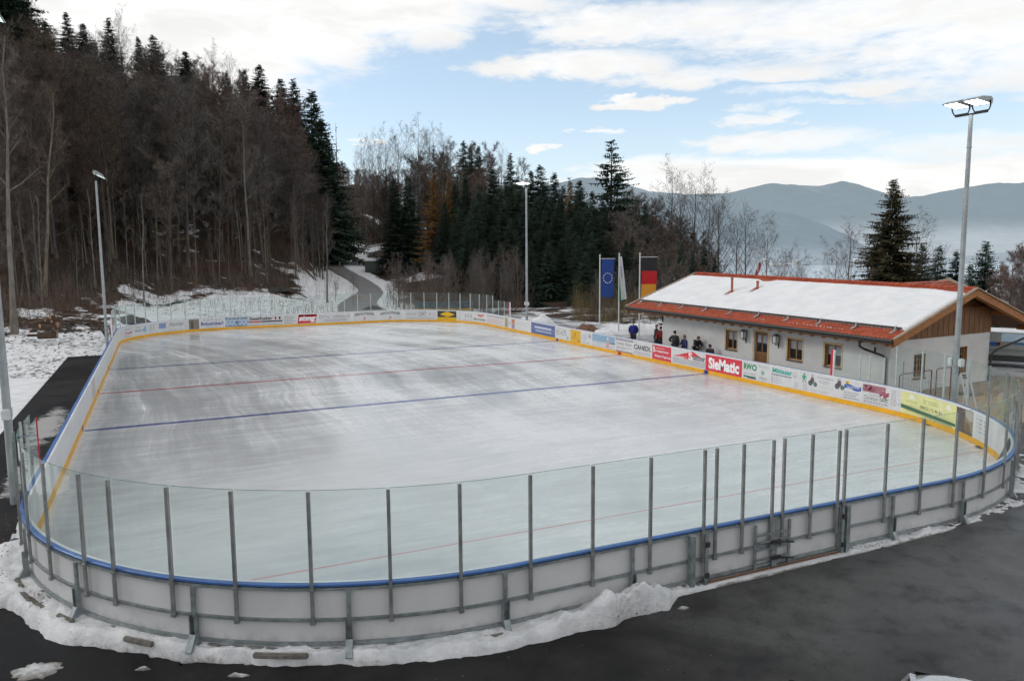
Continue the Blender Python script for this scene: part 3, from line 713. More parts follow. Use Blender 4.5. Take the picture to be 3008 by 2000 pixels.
near_posts = [(-.02, 6.0), (.05, 5.1), (.37, 3.83), (.91, 2.7), (1.61, 1.67), (2.12, .99), (3.03, .10), (4.05, -.64), (5.17, -1.25), (6.37, -1.66), (7.62, -1.9), (8.92, -1.95), (10.22, -1.95), (11.52, -1.95),
              (12.81, -1.95), (13.05, -1.95), (13.82, -1.95), (14.58, -1.95), (14.85, -1.95), (15.66, -1.95), (16.51, -1.95), (16.69, -1.95), (17.95, -1.95), (19.17, -1.95), (20.40, -1.94), (21.64, -1.82), (22.9, -1.5), (24.1, -1.1), (25.3, -.5), (26.4, .35), (27.4, 1.3), (28.25, 2.4)]
S_near = sorted([s_of(x, y) for x, y in near_posts])      # arc length falls with x, so this runs right -> left
for s in S_near: glass_post(s, .47, GT, M_POST)
for a, b in zip(S_near[:-1], S_near[1:]):
    if b-a > .3: pane(a+.012, b-.012, GT)
# right side: tall panes at the corner, then the lower wing ending at the red post
right_side = [(2.4+28.25*0, 0)]
S_r = [s_of(28.25, 2.4), s_of(29.0, 3.6), s_of(29.5, 4.85), s_of(29.8, 6.1), s_of(30, 7.3)]
for s in S_r[1:]: glass_post(s, .47, GT, M_POSTL)
for a, b in zip(S_r[1:], S_r[:-1]): pane(a+.012, b-.012, GT)
for y0, y1 in ((7.3, 8.0), (8.0, 8.65), (8.65, 9.2), (9.2, 10.5)):
    pane(s_of(30, y1)+.01, s_of(30, y0)-.01, 2.27)
for y in (7.95, 8.65, 9.2): glass_post(s_of(30, y), .5, 2.27, M_POSTL)
M_REDP = mat('post_red_padding', srgb(196, 30, 48), .5, var=.06)
def end_post(s, z1, flip, w=.05):
    mb = MB(); strip(mb, s-w, s+w, rect(.03, .16, 1.16, z1) if w > .04 else rect(.085, .115, 1.16, z1)); e = mb.build('end_post', M_REDP, rink)
    if w < .04: return
    mb = MB(); a = s+.052 if flip else s-.092; strip(mb, a, a+.04, rect(.05, .15, 1.16, z1)); mb.build('white_edge', flat((225, 225, 228)), e)
end_post(s_of(30, 10.52), 2.30, True)
# left side near corner
S_l = [s_of(-.02, 6.0), s_of(0, 7.2), s_of(0, 8.1), s_of(0, 9.05)]
for s in S_l[1:3]: glass_post(s, .47, 2.55 if s == S_l[2] else GT, M_POSTL, w=.04)
def pane2(a, b, za, zb):
    mb = MB(); vs = [bp(a, .10, 1.165), bp(b, .10, 1.165), bp(b, .10, zb), bp(a, .10, za)]
    mb.add(vs, [(0, 1, 2, 3)]); mb.build('glass_pane', [M_GLASS], rink)
S0 = 0.0
pane(S_near[-1] if S_near[-1] > 100 else S_l[0], S_near[-1]+.9, GT)
pane(.35, 1.28, GT); pane(1.30, 2.30, 2.52)
end_post(2.33, 2.52, True, .018)
# far end
s0 = s_of(0, 44.0); s1 = s_of(30, 45.25); n = int(round((s1-s0)/1.27))
for k in range(n+1):
    s = s0+(s1-s0)*k/n; low = k < 2 or k > n-3
    if 0 < k < n: glass_post(s, .5, 2.40 if low else GT, M_POSTL, w=.07)
    if k < n: pane(s+.012, s0+(s1-s0)*(k+1)/n-.012, 2.40 if (k < 2 or k >= n-3) else GT)
end_post(s0-.05, 2.42, False); end_post(s1+.05, 2.42, True)
# ------------------------------------------------------------------ double gate in the near end
sa, sb, sm_ = s_of(12.9, NEAR), s_of(16.6, NEAR), s_of(14.72, NEAR)      # sa > sb
for s in (sa, sm_+.035, sm_-.035, sb):
    g = MB(); strip(g, s-.03, s+.03, rect(.153, .20, .03, 1.06)); g.build('gate_stile', M_GALV, rink)
mb = MB(); strip(mb, sb+.05, sa-.05, rect(.16, .22, .0, .02)); mb.build('gate_sill', M_RUST, rink)
mb = MB()
for ds in (-.42, .52): strip(mb, sm_+ds-.03, sm_+ds+.03, rect(.152, .19, .06, 1.0))
for z in (.62, .46, .24, .78):
    strip(mb, sm_-.42, sm_+.52, rect(.192, .22, z-.02, z+.02))
mb.build('latch_frame', M_GALV, rink)
for z in (.60, .25):
    mb = MB(); strip(mb, sm_-.12, sm_+.14, rect(.225, .27, z-.035, z+.035)); mb.beam(bp(sm_+.02, .29, z+.02), bp(sm_-.36, .38, z-.02), .03, .03); mb.beam(bp(sm_+.02, .29, z+.03), bp(sm_+.22, .36, z+.10), .025, .025)
    mb.build('gate_latch', M_DARK, rink)
for s in (sa+.05, sb-.05):
    mb = MB(); strip(mb, s-.035, s+.035, rect(.205, .245, -.02, 1.05)); h = mb.build('gate_jamb', M_GALV, rink)
    for z in (.2, .85):
        mb = MB(); strip(mb, s-.045, s+.045, rect(.247, .285, z-.05, z+.05)); mb.build('hinge', M_DARK, h)
# ------------------------------------------------------------------ adverts on the inner face of the boards
_tx = {}
def text_geo(t, shear=0., bold=0., space=1.):
    k = (t, shear, bold, space)
    if k in _tx: return _tx[k]
    cu = bpy.data.curves.new('lettering', 'FONT'); cu.body = t; cu.size = 1; cu.resolution_u = 3; cu.shear = shear; cu.offset = bold; cu.space_character = space
    ob = bpy.data.objects.new('lettering', cu); C.objects.link(ob); bpy.context.view_layer.update()
    me = bpy.data.meshes.new_from_object(ob.evaluated_get(bpy.context.evaluated_depsgraph_get()))
    vs = [tuple(v.co) for v in me.vertices]; fs = [tuple(p.vertices) for p in me.polygons]
    bpy.data.objects.remove(ob); bpy.data.curves.remove(cu); bpy.data.meshes.remove(me)
    xs = [v[0] for v in vs]; ys = [v[1] for v in vs]
    _tx[k] = (vs, fs, min(xs), max(xs), min(ys), max(ys)); return _tx[k]
def frng(seed): return random.Random(seed)
class Ad:
    """an advert drawn in metres: x from its left edge, y from its lower edge, bent onto the boards"""
    def __init__(s, u0, u1, bgc=None, label=None, y0=.21, y1=1.075, sr=None):
        s.s0 = s_at(u0) if sr is None else sr[0]; s.s1 = s_at(u1) if sr is None else sr[1]; s.w = s.s1-s.s0; s.y0 = y0; s.h = y1-y0
        s.layers = {}; s.piece = True; s.hold = False; s.label = label; s.bg = bgc; s.lv = 0
    def P(s, x, y, o): return bp(s.s0+x, -o, s.y0+y)
    def poly(s, pts, col, lv=1):
        L = s.layers.setdefault((lv, col), []); n = len(pts)
        if s.piece or not L: L.append(MB())
        mb = L[-1]
        # split along x so that it follows the bend
        x0 = min(p[0] for p in pts); x1 = max(p[0] for p in pts)
        mb.add([s.P(x, y, .0022+.0018*lv) for x, y in pts], [tuple(range(n))])
    def rect(s, x0, y0, x1, y1, col, lv=1):
        n = max(1, int((x1-x0)/.5))
        for i in range(n):
            a = x0+(x1-x0)*i/n; b = x0+(x1-x0)*(i+1)/n; s.poly([(a, y0), (b, y0), (b, y1), (a, y1)], col, lv); s.piece = False
        s.piece = True
    def R(s, fx0, fy0, fx1, fy1, col, lv=1): s.rect(fx0*s.w, fy0*s.h, fx1*s.w, fy1*s.h, col, lv)
    def F(s, pts, col, lv=1): s.poly([(x*s.w, y*s.h) for x, y in pts], col, lv)
    def disc(s, fx, fy, r, col, lv=1, n=20, ry=None, a0=0, a1=360):
        s.poly([(fx*s.w+r*math.cos(math.radians(a0+(a1-a0)*k/n)), fy*s.h+(ry or r)*math.sin(math.radians(a0+(a1-a0)*k/n))) for k in range(n if a1-a0 == 360 else n+1)], col, lv)
    def ring(s, fx, fy, r, wd, col, lv=1, n=24):
        for k in range(n):
            s.piece = k == 0; a, b = 2*PI*k/n, 2*PI*(k+1)/n
            s.poly([(fx*s.w+q*math.cos(t), fy*s.h+q*math.sin(t)) for q, t in ((r-wd, a), (r, a), (r, b), (r-wd, b))], col, lv)
        s.piece = True
    def text(s, t, fx0, fx1, fy0, fy1, col, lv=2, shear=0., bold=0., space=1., arc=0., slope=0.):
        vs, fs, x0, x1, y0, y1 = text_geo(t, shear, bold, space)
        mb = MB(); s.layers.setdefault((lv, col), []).append(mb); out = []
        for (x, y, _) in vs:
            a = (x-x0)/(x1-x0); b = (y-y0)/(y1-y0)
            X = (fx0+(fx1-fx0)*a)*s.w; Y = (fy0+(fy1-fy0)*b)*s.h + arc*(1-(2*a-1)**2) + slope*a
            out.append(s.P(X, Y, .0022+.0018*lv))
        mb.add(out, fs)
    def lines(s, fx0, fx1, fy0, fy1, n, col, seed=1, lv=1, fill=.5, ragged=True):
        """rows of small print too fine to read"""
        rg = frng(seed); hh = (fy1-fy0)/n
        for i in range(n):
            y = fy1-hh*(i+.5); x = fx0; end = fx1-(rg.random()*.35*(fx1-fx0) if ragged else 0)
            while x < end-.01:
                ww = min(end-x, rg.uniform(.05, .16)/max(.4, s.w)*1.0)
                s.R(x, y-hh*fill*.5, x+ww, y+hh*fill*.5, col, lv); x += ww+.035/max(.5, s.w)
    def build(s):
        if s.bg:
            mb = MB(); n = max(1, int(s.w/.3))
            vs = [s.P(s.w*i/n, y, .0022) for i in range(n+1) for y in (0, s.h)]
            mb.add(vs, [(2*i, 2*i+1, 2*i+3, 2*i+2) for i in range(n)]); o = mb.build('advert', flat(s.bg), rink)
        else:
            mb = MB(); n = max(1, int(s.w/.3)); vs = [s.P(s.w*i/n, y, .0022) for i in range(n+1) for y in (0, s.h)]
            mb.add(vs, [(2*i, 2*i+1, 2*i+3, 2*i+2) for i in range(n)]); o = mb.build('advert', flat((206, 206, 207)), rink)
        if s.label: o['label'] = s.label
        for (lv, col), L in sorted(s.layers.items(), key=lambda q: q[0]):
            if len(L) > 4:
                m = MB()
                for q in L: m.add(q.v, q.f)
                L = [m]
            for m in L: m.build('lettering' if lv >= 2 else 'print', flat(col), o)
GREY = (92, 94, 98); LG = (150, 151, 156); WH = (226, 226, 228); RED = (204, 44, 56); BLK = (40, 40, 44)
# ---- far end, left to right
a = Ad(356, 392, None, 'advert with red slanted lettering at the left corner'); a.text('Kreidl', .1, .9, .35, .6, (178, 70, 62), shear=.3, bold=.02); a.lines(.1, .9, .68, .9, 2, LG, 1); a.lines(.1, .8, .1, .25, 2, LG, 2); a.build()
a = Ad(394, 432, None); a.text('Alsoft', .05, .6, .4, .62, GREY, shear=.3); a.F([(.6, .45), (.95, .2), (.95, .9)], (140, 175, 205)); a.text('heizöl', .1, .5, .74, .9, LG, shear=.3); a.build()
a = Ad(434, 490, None); a.lines(.02, .5, .25, .85, 5, LG, 3); a.R(.58, .38, .95, .88, (128, 148, 186)); a.R(.62, .45, .9, .7, (96, 118, 165), 2); a.build()
a = Ad(492, 553, None); a.text('Fischler', .1, .8, .5, .85, GREY, shear=.35); a.lines(.6, .98, .3, .42, 2, LG, 4); a.lines(.02, .9, .08, .2, 1, LG, 5); a.build()
a = Ad(554, 586, (128, 120, 112), 'brown photo advert'); a.R(.1, .1, .45, .85, (84, 78, 72)); a.disc(.28, .75, .12, (100, 92, 84), 2); a.R(.6, .3, .9, .6, (105, 100, 98)); a.lines(.5, .95, .7, .85, 2, (160, 150, 140), 6); a.build()
a = Ad(588, 658, None, 'advert with blue old style lettering'); a.text('Bräustüberl', .03, .97, .28, .66, (98, 96, 158), bold=.03); a.lines(.15, .85, .74, .92, 1, (130, 128, 172), 7, ragged=False); a.lines(.3, .75, .06, .2, 1, (150, 148, 185), 8, ragged=False); a.build()
a = Ad(660, 730, (176, 190, 204), 'advert with pale blue and white diamonds')
for i in range(12):
    for j in range(3):
        if (i+j) % 2 == 0: a.F([(i/12, (j+.5)/3), ((i+.5)/12, j/3), ((i+1)/12, (j+.5)/3), ((i+.5)/12, (j+1)/3)], (120, 152, 190))
a.text('Tegernsee', .02, .96, .72, .98, GREY, bold=.02); a.disc(.5, .45, .16, (110, 132, 150), 2); a.text('Almbahn', .08, .88, .02, .2, GREY, 3); a.build()
a = Ad(731, 832, None, 'advert reading Seethaler over a dark bar'); a.text('Seethaler', .02, .70, .58, .95, BLK, bold=.025); a.R(.0, .34, .34, .50, (190, 80, 82)); a.R(.35, .34, .98, .50, (84, 82, 92)); a.disc(.78, .74, .09, (176, 62, 60), 1, ry=.14); a.disc(.90, .74, .09, BLK, 1, ry=.14); a.lines(.02, .96, .06, .22, 1, LG, 10, ragged=False); a.build()
a = Ad(835, 870, None); a.lines(.12, .92, .08, .92, 5, (120, 120, 124), 11, fill=.35)
for i in range(5): a.disc(.05, .17+.17*i, .035, BLK)
a.build()
a = Ad(871, 932, None, 'advert with white lettering on a slanted red box'); a.F([(.04, .05), (.88, .05), (.99, .97), (.10, .97)], RED); a.text('stang', .10, .92, .12, .86, WH, shear=.25, bold=.06); a.F([(.10, .80), (.97, .80), (.985, .93), (.10, .93)], RED, 1); a.build()
a = Ad(936, 1030, None, 'advert for an optician in thin dark lettering'); a.ring(.07, .62, .15, .035, (70, 72, 84)); a.text('PTIC  WENDRICH', .16, .98, .52, .74, (96, 98, 108), space=1.1); a.lines(.16, .86, .08, .42, 2, LG, 13, ragged=False); a.build()
for (u0, u1, lb) in ((1038, 1101, 'mineral water advert with arched grey lettering, left one of two'), (1115, 1178, 'mineral water advert with arched grey lettering, right one of two')):
    a = Ad(u0, u1, None, lb); a.text('GEROLSTEINER', .04, .96, .56, .82, (92, 92, 98), bold=.03, arc=.10)
    for k in range(8):
        t = 2*PI*k/8; a.poly([(.5*a.w+.15*math.cos(t), .28*a.h+.15*math.sin(t)), (.5*a.w+.09*math.cos(t+.28), .28*a.h+.09*math.sin(t+.28)), (.5*a.w+.09*math.cos(t-.28), .28*a.h+.09*math.sin(t-.28))], (196, 62, 84))
    a.ring(.5, .28, .095, .04, (196, 62, 84)); a.disc(.5, .28, .025, (60, 60, 120)); a.build()
a = Ad(1192, 1283, None, 'advert with tall thin lettering CHAT'); a.text('CHAT', .42, .66, .36, .88, (112, 113, 118)); a.lines(.02, .36, .5, .75, 2, LG, 14); a.lines(.72, .96, .5, .75, 2, LG, 15); a.lines(.02, .96, .1, .24, 1, LG, 16, ragged=False); a.build()
a = Ad(1285, 1341, (66, 66, 64), 'black and yellow advert with a yellow diamond'); a.R(0, 0, 1, .30, (214, 170, 28)); a.F([(.12, .62), (.5, .32), (.9, .62), (.5, .95)], (222, 178, 34)); a.text('STEIGENBERG', .26, .76, .56, .68, (120, 92, 30), 2); a.ring(.5, .82, .05, .02, (120, 92, 30), 2); a.lines(.3, .8, .06, .2, 1, (180, 140, 30), 17, lv=2); a.build()
a = Ad(1343, 1390, None); a.ring(.16, .62, .28, .03, LG); a.ring(.16, .62, .18, .03, LG); a.lines(.45, .95, .4, .8, 2, (120, 120, 126), 18, fill=.6); a.lines(.02, .95, .05, .2, 1, LG, 19, ragged=False); a.build()
a = Ad(1391, 1427, None, 'advert with an orange red sausage over grey lettering')
a.poly([(a.w*(.25+.65*t), a.h*(.82-.28*math.sin(PI*t)+.10*t)) for t in np.linspace(0, 1, 12)]+[(a.w*(.3+.6*t), a.h*(.84-.10*math.sin(PI*t)+.10*t)) for t in np.linspace(1, 0, 12)], (206, 92, 58))
a.text('Markthalle', .02, .98, .2, .42, (84, 88, 96), bold=.02); a.build()
a = Ad(1430, 1482, None); a.lines(.02, .98, .72, .95, 1, LG, 20, ragged=False, fill=.6); a.lines(.02, .98, .08, .64, 4, (196, 160, 140), 21, fill=.4); a.ring(.05, .3, .09, .02, GREY); a.build()
a = Ad(1483, 1513, None); a.R(.02, .05, .3, .98, (150, 146, 126)); a.R(.02, .6, .3, .9, (176, 160, 92), 2); a.R(.68, .05, .98, .95, (170, 150, 140)); a.R(.68, .62, .98, .9, (196, 122, 76), 2); a.R(.68, .1, .98, .35, (148, 138, 170), 2); a.lines(.36, .62, .3, .7, 3, LG, 22); a.build()
a = Ad(1514, 1557, None); a.lines(.05, .8, .5, .75, 2, (186, 186, 190), 23); a.build()
a = Ad(1560, 1631, (96, 108, 152), 'slate blue advert with two rows of white lettering'); a.lines(.16, .86, .52, .74, 1, (206, 210, 226), 24, ragged=False, fill=.9); a.lines(.2, .86, .24, .42, 1, (190, 196, 216), 25, ragged=False, fill=.7); a.ring(.07, .6, .16, .025, (150, 160, 196)); a.ring(.93, .45, .16, .025, (150, 160, 196)); a.build()
a = Ad(1633, 1674, None); a.text('MILAC', .02, .62, .35, .78, (150, 152, 156), shear=.2); a.F([(.5, .35), (.62, .9), (.7, .85), (.74, .45), (.9, .25), (.88, .2), (.7, .38), (.62, .7)], (160, 164, 164)); a.lines(.1, .6, .84, .95, 1, LG, 26); a.R(.78, .12, .92, .24, (130, 170, 164)); a.build()
a = Ad(1675, 1706, (214, 172, 62), 'yellow advert with a small brown emblem'); a.disc(.45, .66, .14, (186, 132, 44)); a.disc(.45, .66, .07, (206, 160, 60), 2); a.lines(.1, .85, .25, .5, 3, (186, 140, 44), 27); a.R(.7, .12, .9, .2, (120, 80, 30)); a.build()
a = Ad(1708, 1738, None); a.lines(.02, .6, .3, .8, 4, (156, 172, 196), 28); a.R(.68, .55, .95, .9, (186, 186, 186)); a.R(.72, .6, .8, .8, (130, 132, 136), 2); a.R(.85, .6, .92, .8, (130, 132, 136), 2); a.lines(.02, .95, .08, .2, 1, LG, 29); a.build()
a = Ad(1739, 1807, (192, 196, 198), 'advert with a red and white lighthouse under a blue sky'); a.R(0, .46, 1, 1, (138, 168, 190)); a.F([(0, .40), (1, .52), (1, .44), (0, .34)], (176, 190, 200)); a.F([(.62, .1), (.76, .1), (.72, .74), (.66, .74)], (214, 200, 200), 2)
for i in range(3): a.F([(.625+.012*i, .14+.2*i), (.755-.012*i, .14+.2*i), (.745-.012*i, .24+.2*i), (.635+.012*i, .24+.2*i)], (196, 90, 88), 3)
a.disc(.69, .80, .09, (226, 208, 206), 2); a.build()
a = Ad(1808, 1858, None, 'advert with slanted script between two grey violet bars'); a.R(0, .86, 1, 1, (136, 132, 150)); a.R(0, 0, 1, .09, (136, 132, 150)); a.lines(.05, .95, .89, .97, 1, (196, 194, 204), 30, lv=2, ragged=False); a.text('Ludwig  Rixner', .06, .96, .50, .74, (104, 104, 112), shear=.35); a.lines(.05, .95, .2, .4, 2, LG, 31); a.build()
a = Ad(1859, 1914, None, 'advert with large black broken lettering'); a.text('CAHEDL', .06, .98, .42, .78, (74, 76, 84), bold=.03, shear=.08); a.lines(.06, .95, .08, .32, 3, LG, 32); a.lines(.05, .3, .88, .96, 1, LG, 33); a.build()
a = Ad(1916, 1973, (201, 68, 82), 'red savings bank advert with white lettering'); a.text('S', .04, .15, .50, .84, WH, bold=.03); a.disc(.095, .90, .05, WH, 2); a.lines(.2, .66, .76, .88, 1, (226, 170, 176), 34, lv=2, ragged=False); a.text('Kreissparkasse', .16, .86, .50, .70, (236, 216, 218), bold=.03); a.text('Miesbach-Tegernsee', .14, .98, .14, .36, (236, 216, 218), bold=.03); a.build()
a = Ad(1974, 2072, None, 'advert with a red roof shape above grey lettering'); a.F([(.02, .50), (.36, .52), (.38, .44), (.56, .45), (.58, .66), (.96, .64), (.62, 1.0)], (205, 58, 66)); a.text('S', .50, .62, .44, .92, WH, 3, bold=.03); a.text('tettner', .63, .99, .46, .80, (126, 128, 134), 3, bold=.035); a.text('Die Dachdecker', .17, .46, .53, .62, (240, 210, 210), 2); a.lines(.02, .98, .06, .42, 3, (120, 121, 128), 36, ragged=False, fill=.45); a.build()
a = Ad(2074, 2180, (206, 62, 76), 'large red advert with bold white lettering'); a.text('SieMatic', .09, .93, .14, .86, (236, 236, 238), bold=.045); a.build()
a = Ad(2182, 2223, None, 'advert with large green lettering RWO'); a.text('RW', .04, .62, .56, .92, (34, 134, 88), bold=.04); a.text('O', .62, .98, .54, .92, (60, 142, 100), bold=.045); a.text('www.rwo-weil.de', .06, .86, .30, .37, (70, 72, 76)); a.R(.02, .10, .92, .20, (52, 122, 98)); a.R(.3, .05, .92, .12, (138, 88, 136)); a.build()
a = Ad(2224, 2264, None); a.text('Bauern', .14, .86, .80, .94, (156, 178, 170)); a.text('Haus', .2, .76, .16, .30, (130, 150, 142), bold=.02)
for k in range(4): a.poly([(.45*a.w+.14*math.cos(t)*q, .52*a.h+.14*math.sin(t)*q) for t, q in ((k*PI/4-.1, 1), (k*PI/4+.1, 1), (k*PI/4+PI-.1, 1), (k*PI/4+PI+.1, 1))], (86, 168, 136))
a.lines(.1, .9, .03, .1, 1, LG, 37); a.build()
a = Ad(2266, 2376, None, 'advert with teal lettering and a green hiker'); a.text('Mittasar', .02, .56, .68, .95, (62, 168, 158), bold=.04); a.lines(.0, .54, .52, .62, 1, (120, 122, 128), 38, ragged=False, fill=.8); a.lines(.02, .3, .08, .46, 4, LG, 39, fill=.3); a.R(.0, .08, .008, .46, GREY)
a.ring(.63, .78, .11, .02, LG); a.R(.60, .52, .66, .74, (196, 197, 200)); a.disc(.872, .93, .05, (62, 150, 118)); a.F([(.845, .86), (.90, .86), (.895, .66), (.85, .66)], (62, 150, 118)); a.F([(.85, .66), (.872, .66), (.842, .45), (.826, .45)], (62, 150, 118)); a.F([(.874, .66), (.895, .66), (.915, .45), (.90, .45)], (62, 150, 118)); a.R(.924, .46, .93, .88, (90, 160, 132)); a.F([(.90, .84), (.925, .74), (.925, .70), (.895, .78)], (62, 150, 118)); a.F([(.845, .86), (.82, .84), (.82, .66), (.845, .68)], (70, 160, 126))
a.lines(.62, .76, .04, .42, 8, LG, 40, fill=.35); a.lines(.84, .97, .04, .42, 8, LG, 41, fill=.35); a.build()
def tractor(a, fx, fy, k):
    w = a.w; h = a.h
    a.disc(fx-.05/w*k*2.2, fy, .13*k, (96, 98, 100)); a.disc(fx+.13/w*k*1.4, fy-.03, .11*k, (88, 112, 100)); a.poly([(fx*w-.12*k, fy*h+.05*k), (fx*w+.12*k, fy*h+.03*k), (fx*w+.10*k, fy*h+.26*k), (fx*w-.08*k, fy*h+.28*k)], (120, 96, 98)); a.poly([(fx*w-.07*k, fy*h+.27*k), (fx*w+.09*k, fy*h+.25*k), (fx*w+.05*k, fy*h+.42*k), (fx*w-.03*k, fy*h+.42*k)], (170, 172, 174), 2); a.poly([(fx*w-.06*k, fy*h-.02*k), (fx*w+.05*k, fy*h-.03*k), (fx*w+.05*k, fy*h+.2*k), (fx*w-.05*k, fy*h+.2*k)], (84, 84, 88), 2)
a = Ad(2379, 2448, None, 'advert with a drawn tractor at its left'); tractor(a, .12, .50, 1.); a.lines(.33, .98, .82, .92, 1, LG, 42, ragged=False); a.lines(.4, .85, .56, .74, 2, (176, 176, 180), 43); a.lines(.05, .98, .06, .2, 2, (184, 184, 188), 44); a.R(.34, .40, .98, .41, LG); a.build()
a = Ad(2452, 2530, None, 'advert with a wavy blue banner and a drawn tractor'); tractor(a, .14, .60, 1.)
xs = np.linspace(.34, .98, 14); wv = lambda x: .05*math.sin((x-.34)/.64*2*PI)
a.F([(x, .58+wv(x)) for x in xs]+[(x, .78+wv(x)) for x in xs[::-1]], (62, 94, 168)); a.text('TEGERNSEE', .42, .92, .64, .74, (216, 220, 236), 3); a.disc(.48, .90, .09, (226, 190, 100)); a.disc(.42, .88, .06, (226, 196, 110)); a.lines(.34, .95, .06, .46, 3, LG, 45, fill=.45); a.build()
a = Ad(2534, 2645, None, 'advert with red flowers and thin grey lettering'); rg = frng(5)
a.R(.02, .62, .60, .98, (158, 112, 124))
for i in range(46): a.disc(rg.uniform(.04, .58), rg.uniform(.66, .95), rg.uniform(.03, .06), rg.choice([(176, 84, 104), (140, 92, 104), (190, 140, 150), (120, 100, 104), (168, 70, 88)]), 2 + i % 3, n=8)
for i in range(16): a.disc(rg.uniform(.42, .68), rg.uniform(.48, .72), rg.uniform(.03, .06), rg.choice([(176, 84, 104), (150, 80, 90)]), 2 + i % 3, n=8)
a.F([(.5, .3), (.53, .3), (.58, .5), (.555, .5)], (84, 128, 104), 2); a.F([(.56, .34), (.7, .44), (.6, .44)], (84, 138, 110), 2); a.text('Gärtnerei', .18, .46, .46, .58, (150, 150, 156), shear=.2); a.text('Christian Boek', .06, .66, .24, .46, (112, 113, 120)); a.lines(.06, .66, .10, .2, 1, (130, 131, 136), 46, ragged=False); a.lines(.74, .98, .16, .94, 10, (152, 152, 157), 47, fill=.4); a.lines(.02, .7, .01, .07, 2, LG, 48); a.build()
a = Ad(2648, 2809, (216, 216, 152), 'pale yellow estate agent advert with a dark green web address bar'); a.F([(0, .24), (.99, .10), (.99, .22), (0, .42)], (74, 110, 86)); a.text('www.immobilienwelt.de', .03, .95, .27, .40, (226, 230, 216), 3, bold=.025, slope=-.16); a.text('08022 / 2 46 55', .32, .72, .42, .56, (112, 122, 92), bold=.015, slope=-.03)
for fx in (.18, .84): a.disc(fx, .72, .17, (226, 226, 214), 1, a0=0, a1=180)
a.lines(.06, .3, .56, .64, 1, (156, 160, 116), 49, ragged=False); a.lines(.38, .68, .66, .86, 2, (170, 172, 122), 50); a.lines(.5, .98, .0, .08, 1, (140, 150, 110), 51); a.build()
a = Ad(2810, 2858, (98, 86, 84), 'dark brown photo advert'); a.R(.5, .1, .98, .98, (150, 134, 108)); a.F([(.5, .98), (.98, .98), (.98, .62), (.6, .5)], (176, 170, 162), 2); a.F([(.5, .1), (.9, .1), (.8, .45), (.55, .5)], (122, 100, 74), 2); a.lines(.08, .45, .1, .3, 2, (126, 110, 106), 52, lv=2); a.build()
a = Ad(2868, 2915, None); a.lines(.05, .75, .25, .9, 4, LG, 53, fill=.4); a.build()
a = Ad(2918, 2962, None, 'advert with a round landscape picture'); a.disc(.5, .5, .40, (128, 122, 104)); a.disc(.5, .62, .30, (120, 140, 156), 2, a0=0, a1=180); a.F([(.3, .2), (.7, .2), (.62, .5), (.4, .45)], (104, 96, 64), 3); a.build()
# scuffed faint red stripes on the left side boards
a = Ad(0, 0, (196, 192, 192), None, sr=(s_of(0, 24.6), s_of(0, 26.6)))
for x in (.25, .7, 1.1, 1.65): a.rect(x, .08, x+.06, .78, (206, 150, 152))
a.build()
# ------------------------------------------------------------------ concrete ledge and snow around the boards
M_CONC = mat('concrete', (.20, .195, .185), .85, var=.2, scale=4., bump=.3, bscale=18.)
mb = MB(); strip(mb, 0, PER, rect(.10, .17, -.45, .03)); tag(mb.build('rink_foundation', M_CONC), kind='structure')
def m_snow(name='snow', dirty=.35):
    m = bpy.data.materials.new(name); nt = nodes(m)
    b = N(nt, 'ShaderNodeBsdfPrincipled'); o = N(nt, 'ShaderNodeOutputMaterial'); nt.links.new(b.outputs[0], o.inputs[0])
    n1 = tex(nt, 'noise', 1.6, detail=8, rough=.7); n2 = tex(nt, 'noise', 9, detail=7, rough=.7); n3 = tex(nt, 'noise', .5, detail=4)
    c = mixc(nt, ramp(nt, n1, .3, .65), (.56, .57, .585), (.74, .74, .745))
    at = N(nt, 'ShaderNodeAttribute', attribute_name='dirt')
    g = ramp(nt, math_(nt, 'ADD', at.outputs['Fac'], math_(nt, 'ADD', math_(nt, 'MULTIPLY', math_(nt, 'SUBTRACT', n1, .5), 1.0), math_(nt, 'MULTIPLY', math_(nt, 'SUBTRACT', n2, .5), .8))), .35, .95, 0, 1)
    c = mixc(nt, g, c, (.20, .185, .165))
    spk = ramp(nt, n2, .66, .73, 0, dirty); c = mixc(nt, math_(nt, 'MULTIPLY', spk, ramp(nt, n3, .45, .6)), c, (.09, .06, .045))
    nt.links.new(c, b.inputs['Base Color']); b.inputs['Roughness'].default_value = .75; b.inputs['Specular IOR Level'].default_value = .2
    bn = N(nt, 'ShaderNodeBump'); bn.inputs['Strength'].default_value = .9; bn.inputs['Distance'].default_value = .05
    nt.links.new(n2, bn.inputs['Height']); nt.links.new(bn.outputs[0], b.inputs['Normal'])
    return m
M_SNOW = m_snow()
# outer edge of the snow band, read off the photograph on the sloping asphalt
EDGE = [(0, 1782), (40, 1806), (89, 1836), (130, 1866), (179, 1894), (280, 1900), (388, 1912), (480, 1930), (580, 1947), (680, 1950), (759, 1954), (880, 1954), (1000, 1952), (1134, 1958), (1250, 1946), (1379, 1925), (1480, 1912), (1571, 1890), (1660, 1872), (1759, 1848), (1850, 1815), (1960, 1790), (1998, 1752), (2100, 1728), (2286, 1684), (2450, 1644), (2625, 1603), (2760, 1566), (2900, 1524), (3008, 1483), (3080, 1440)]
def on_asph(u, v):
    z = -.1
    for _ in range(6): p = atz(u, v, z); z = asphalt_z(p[0])
    return p
_es = []
for (u, v) in EDGE:
    p = on_asph(u, v); s = s_of(p[0], p[1]); q = p[:2]-pos(s); _es.append((s, float(q@nrm(s))))
_es.sort(); _E = np.array(_es)
def snow_w(s):
    return float(np.interp(s, _E[:, 0], _E[:, 1]))
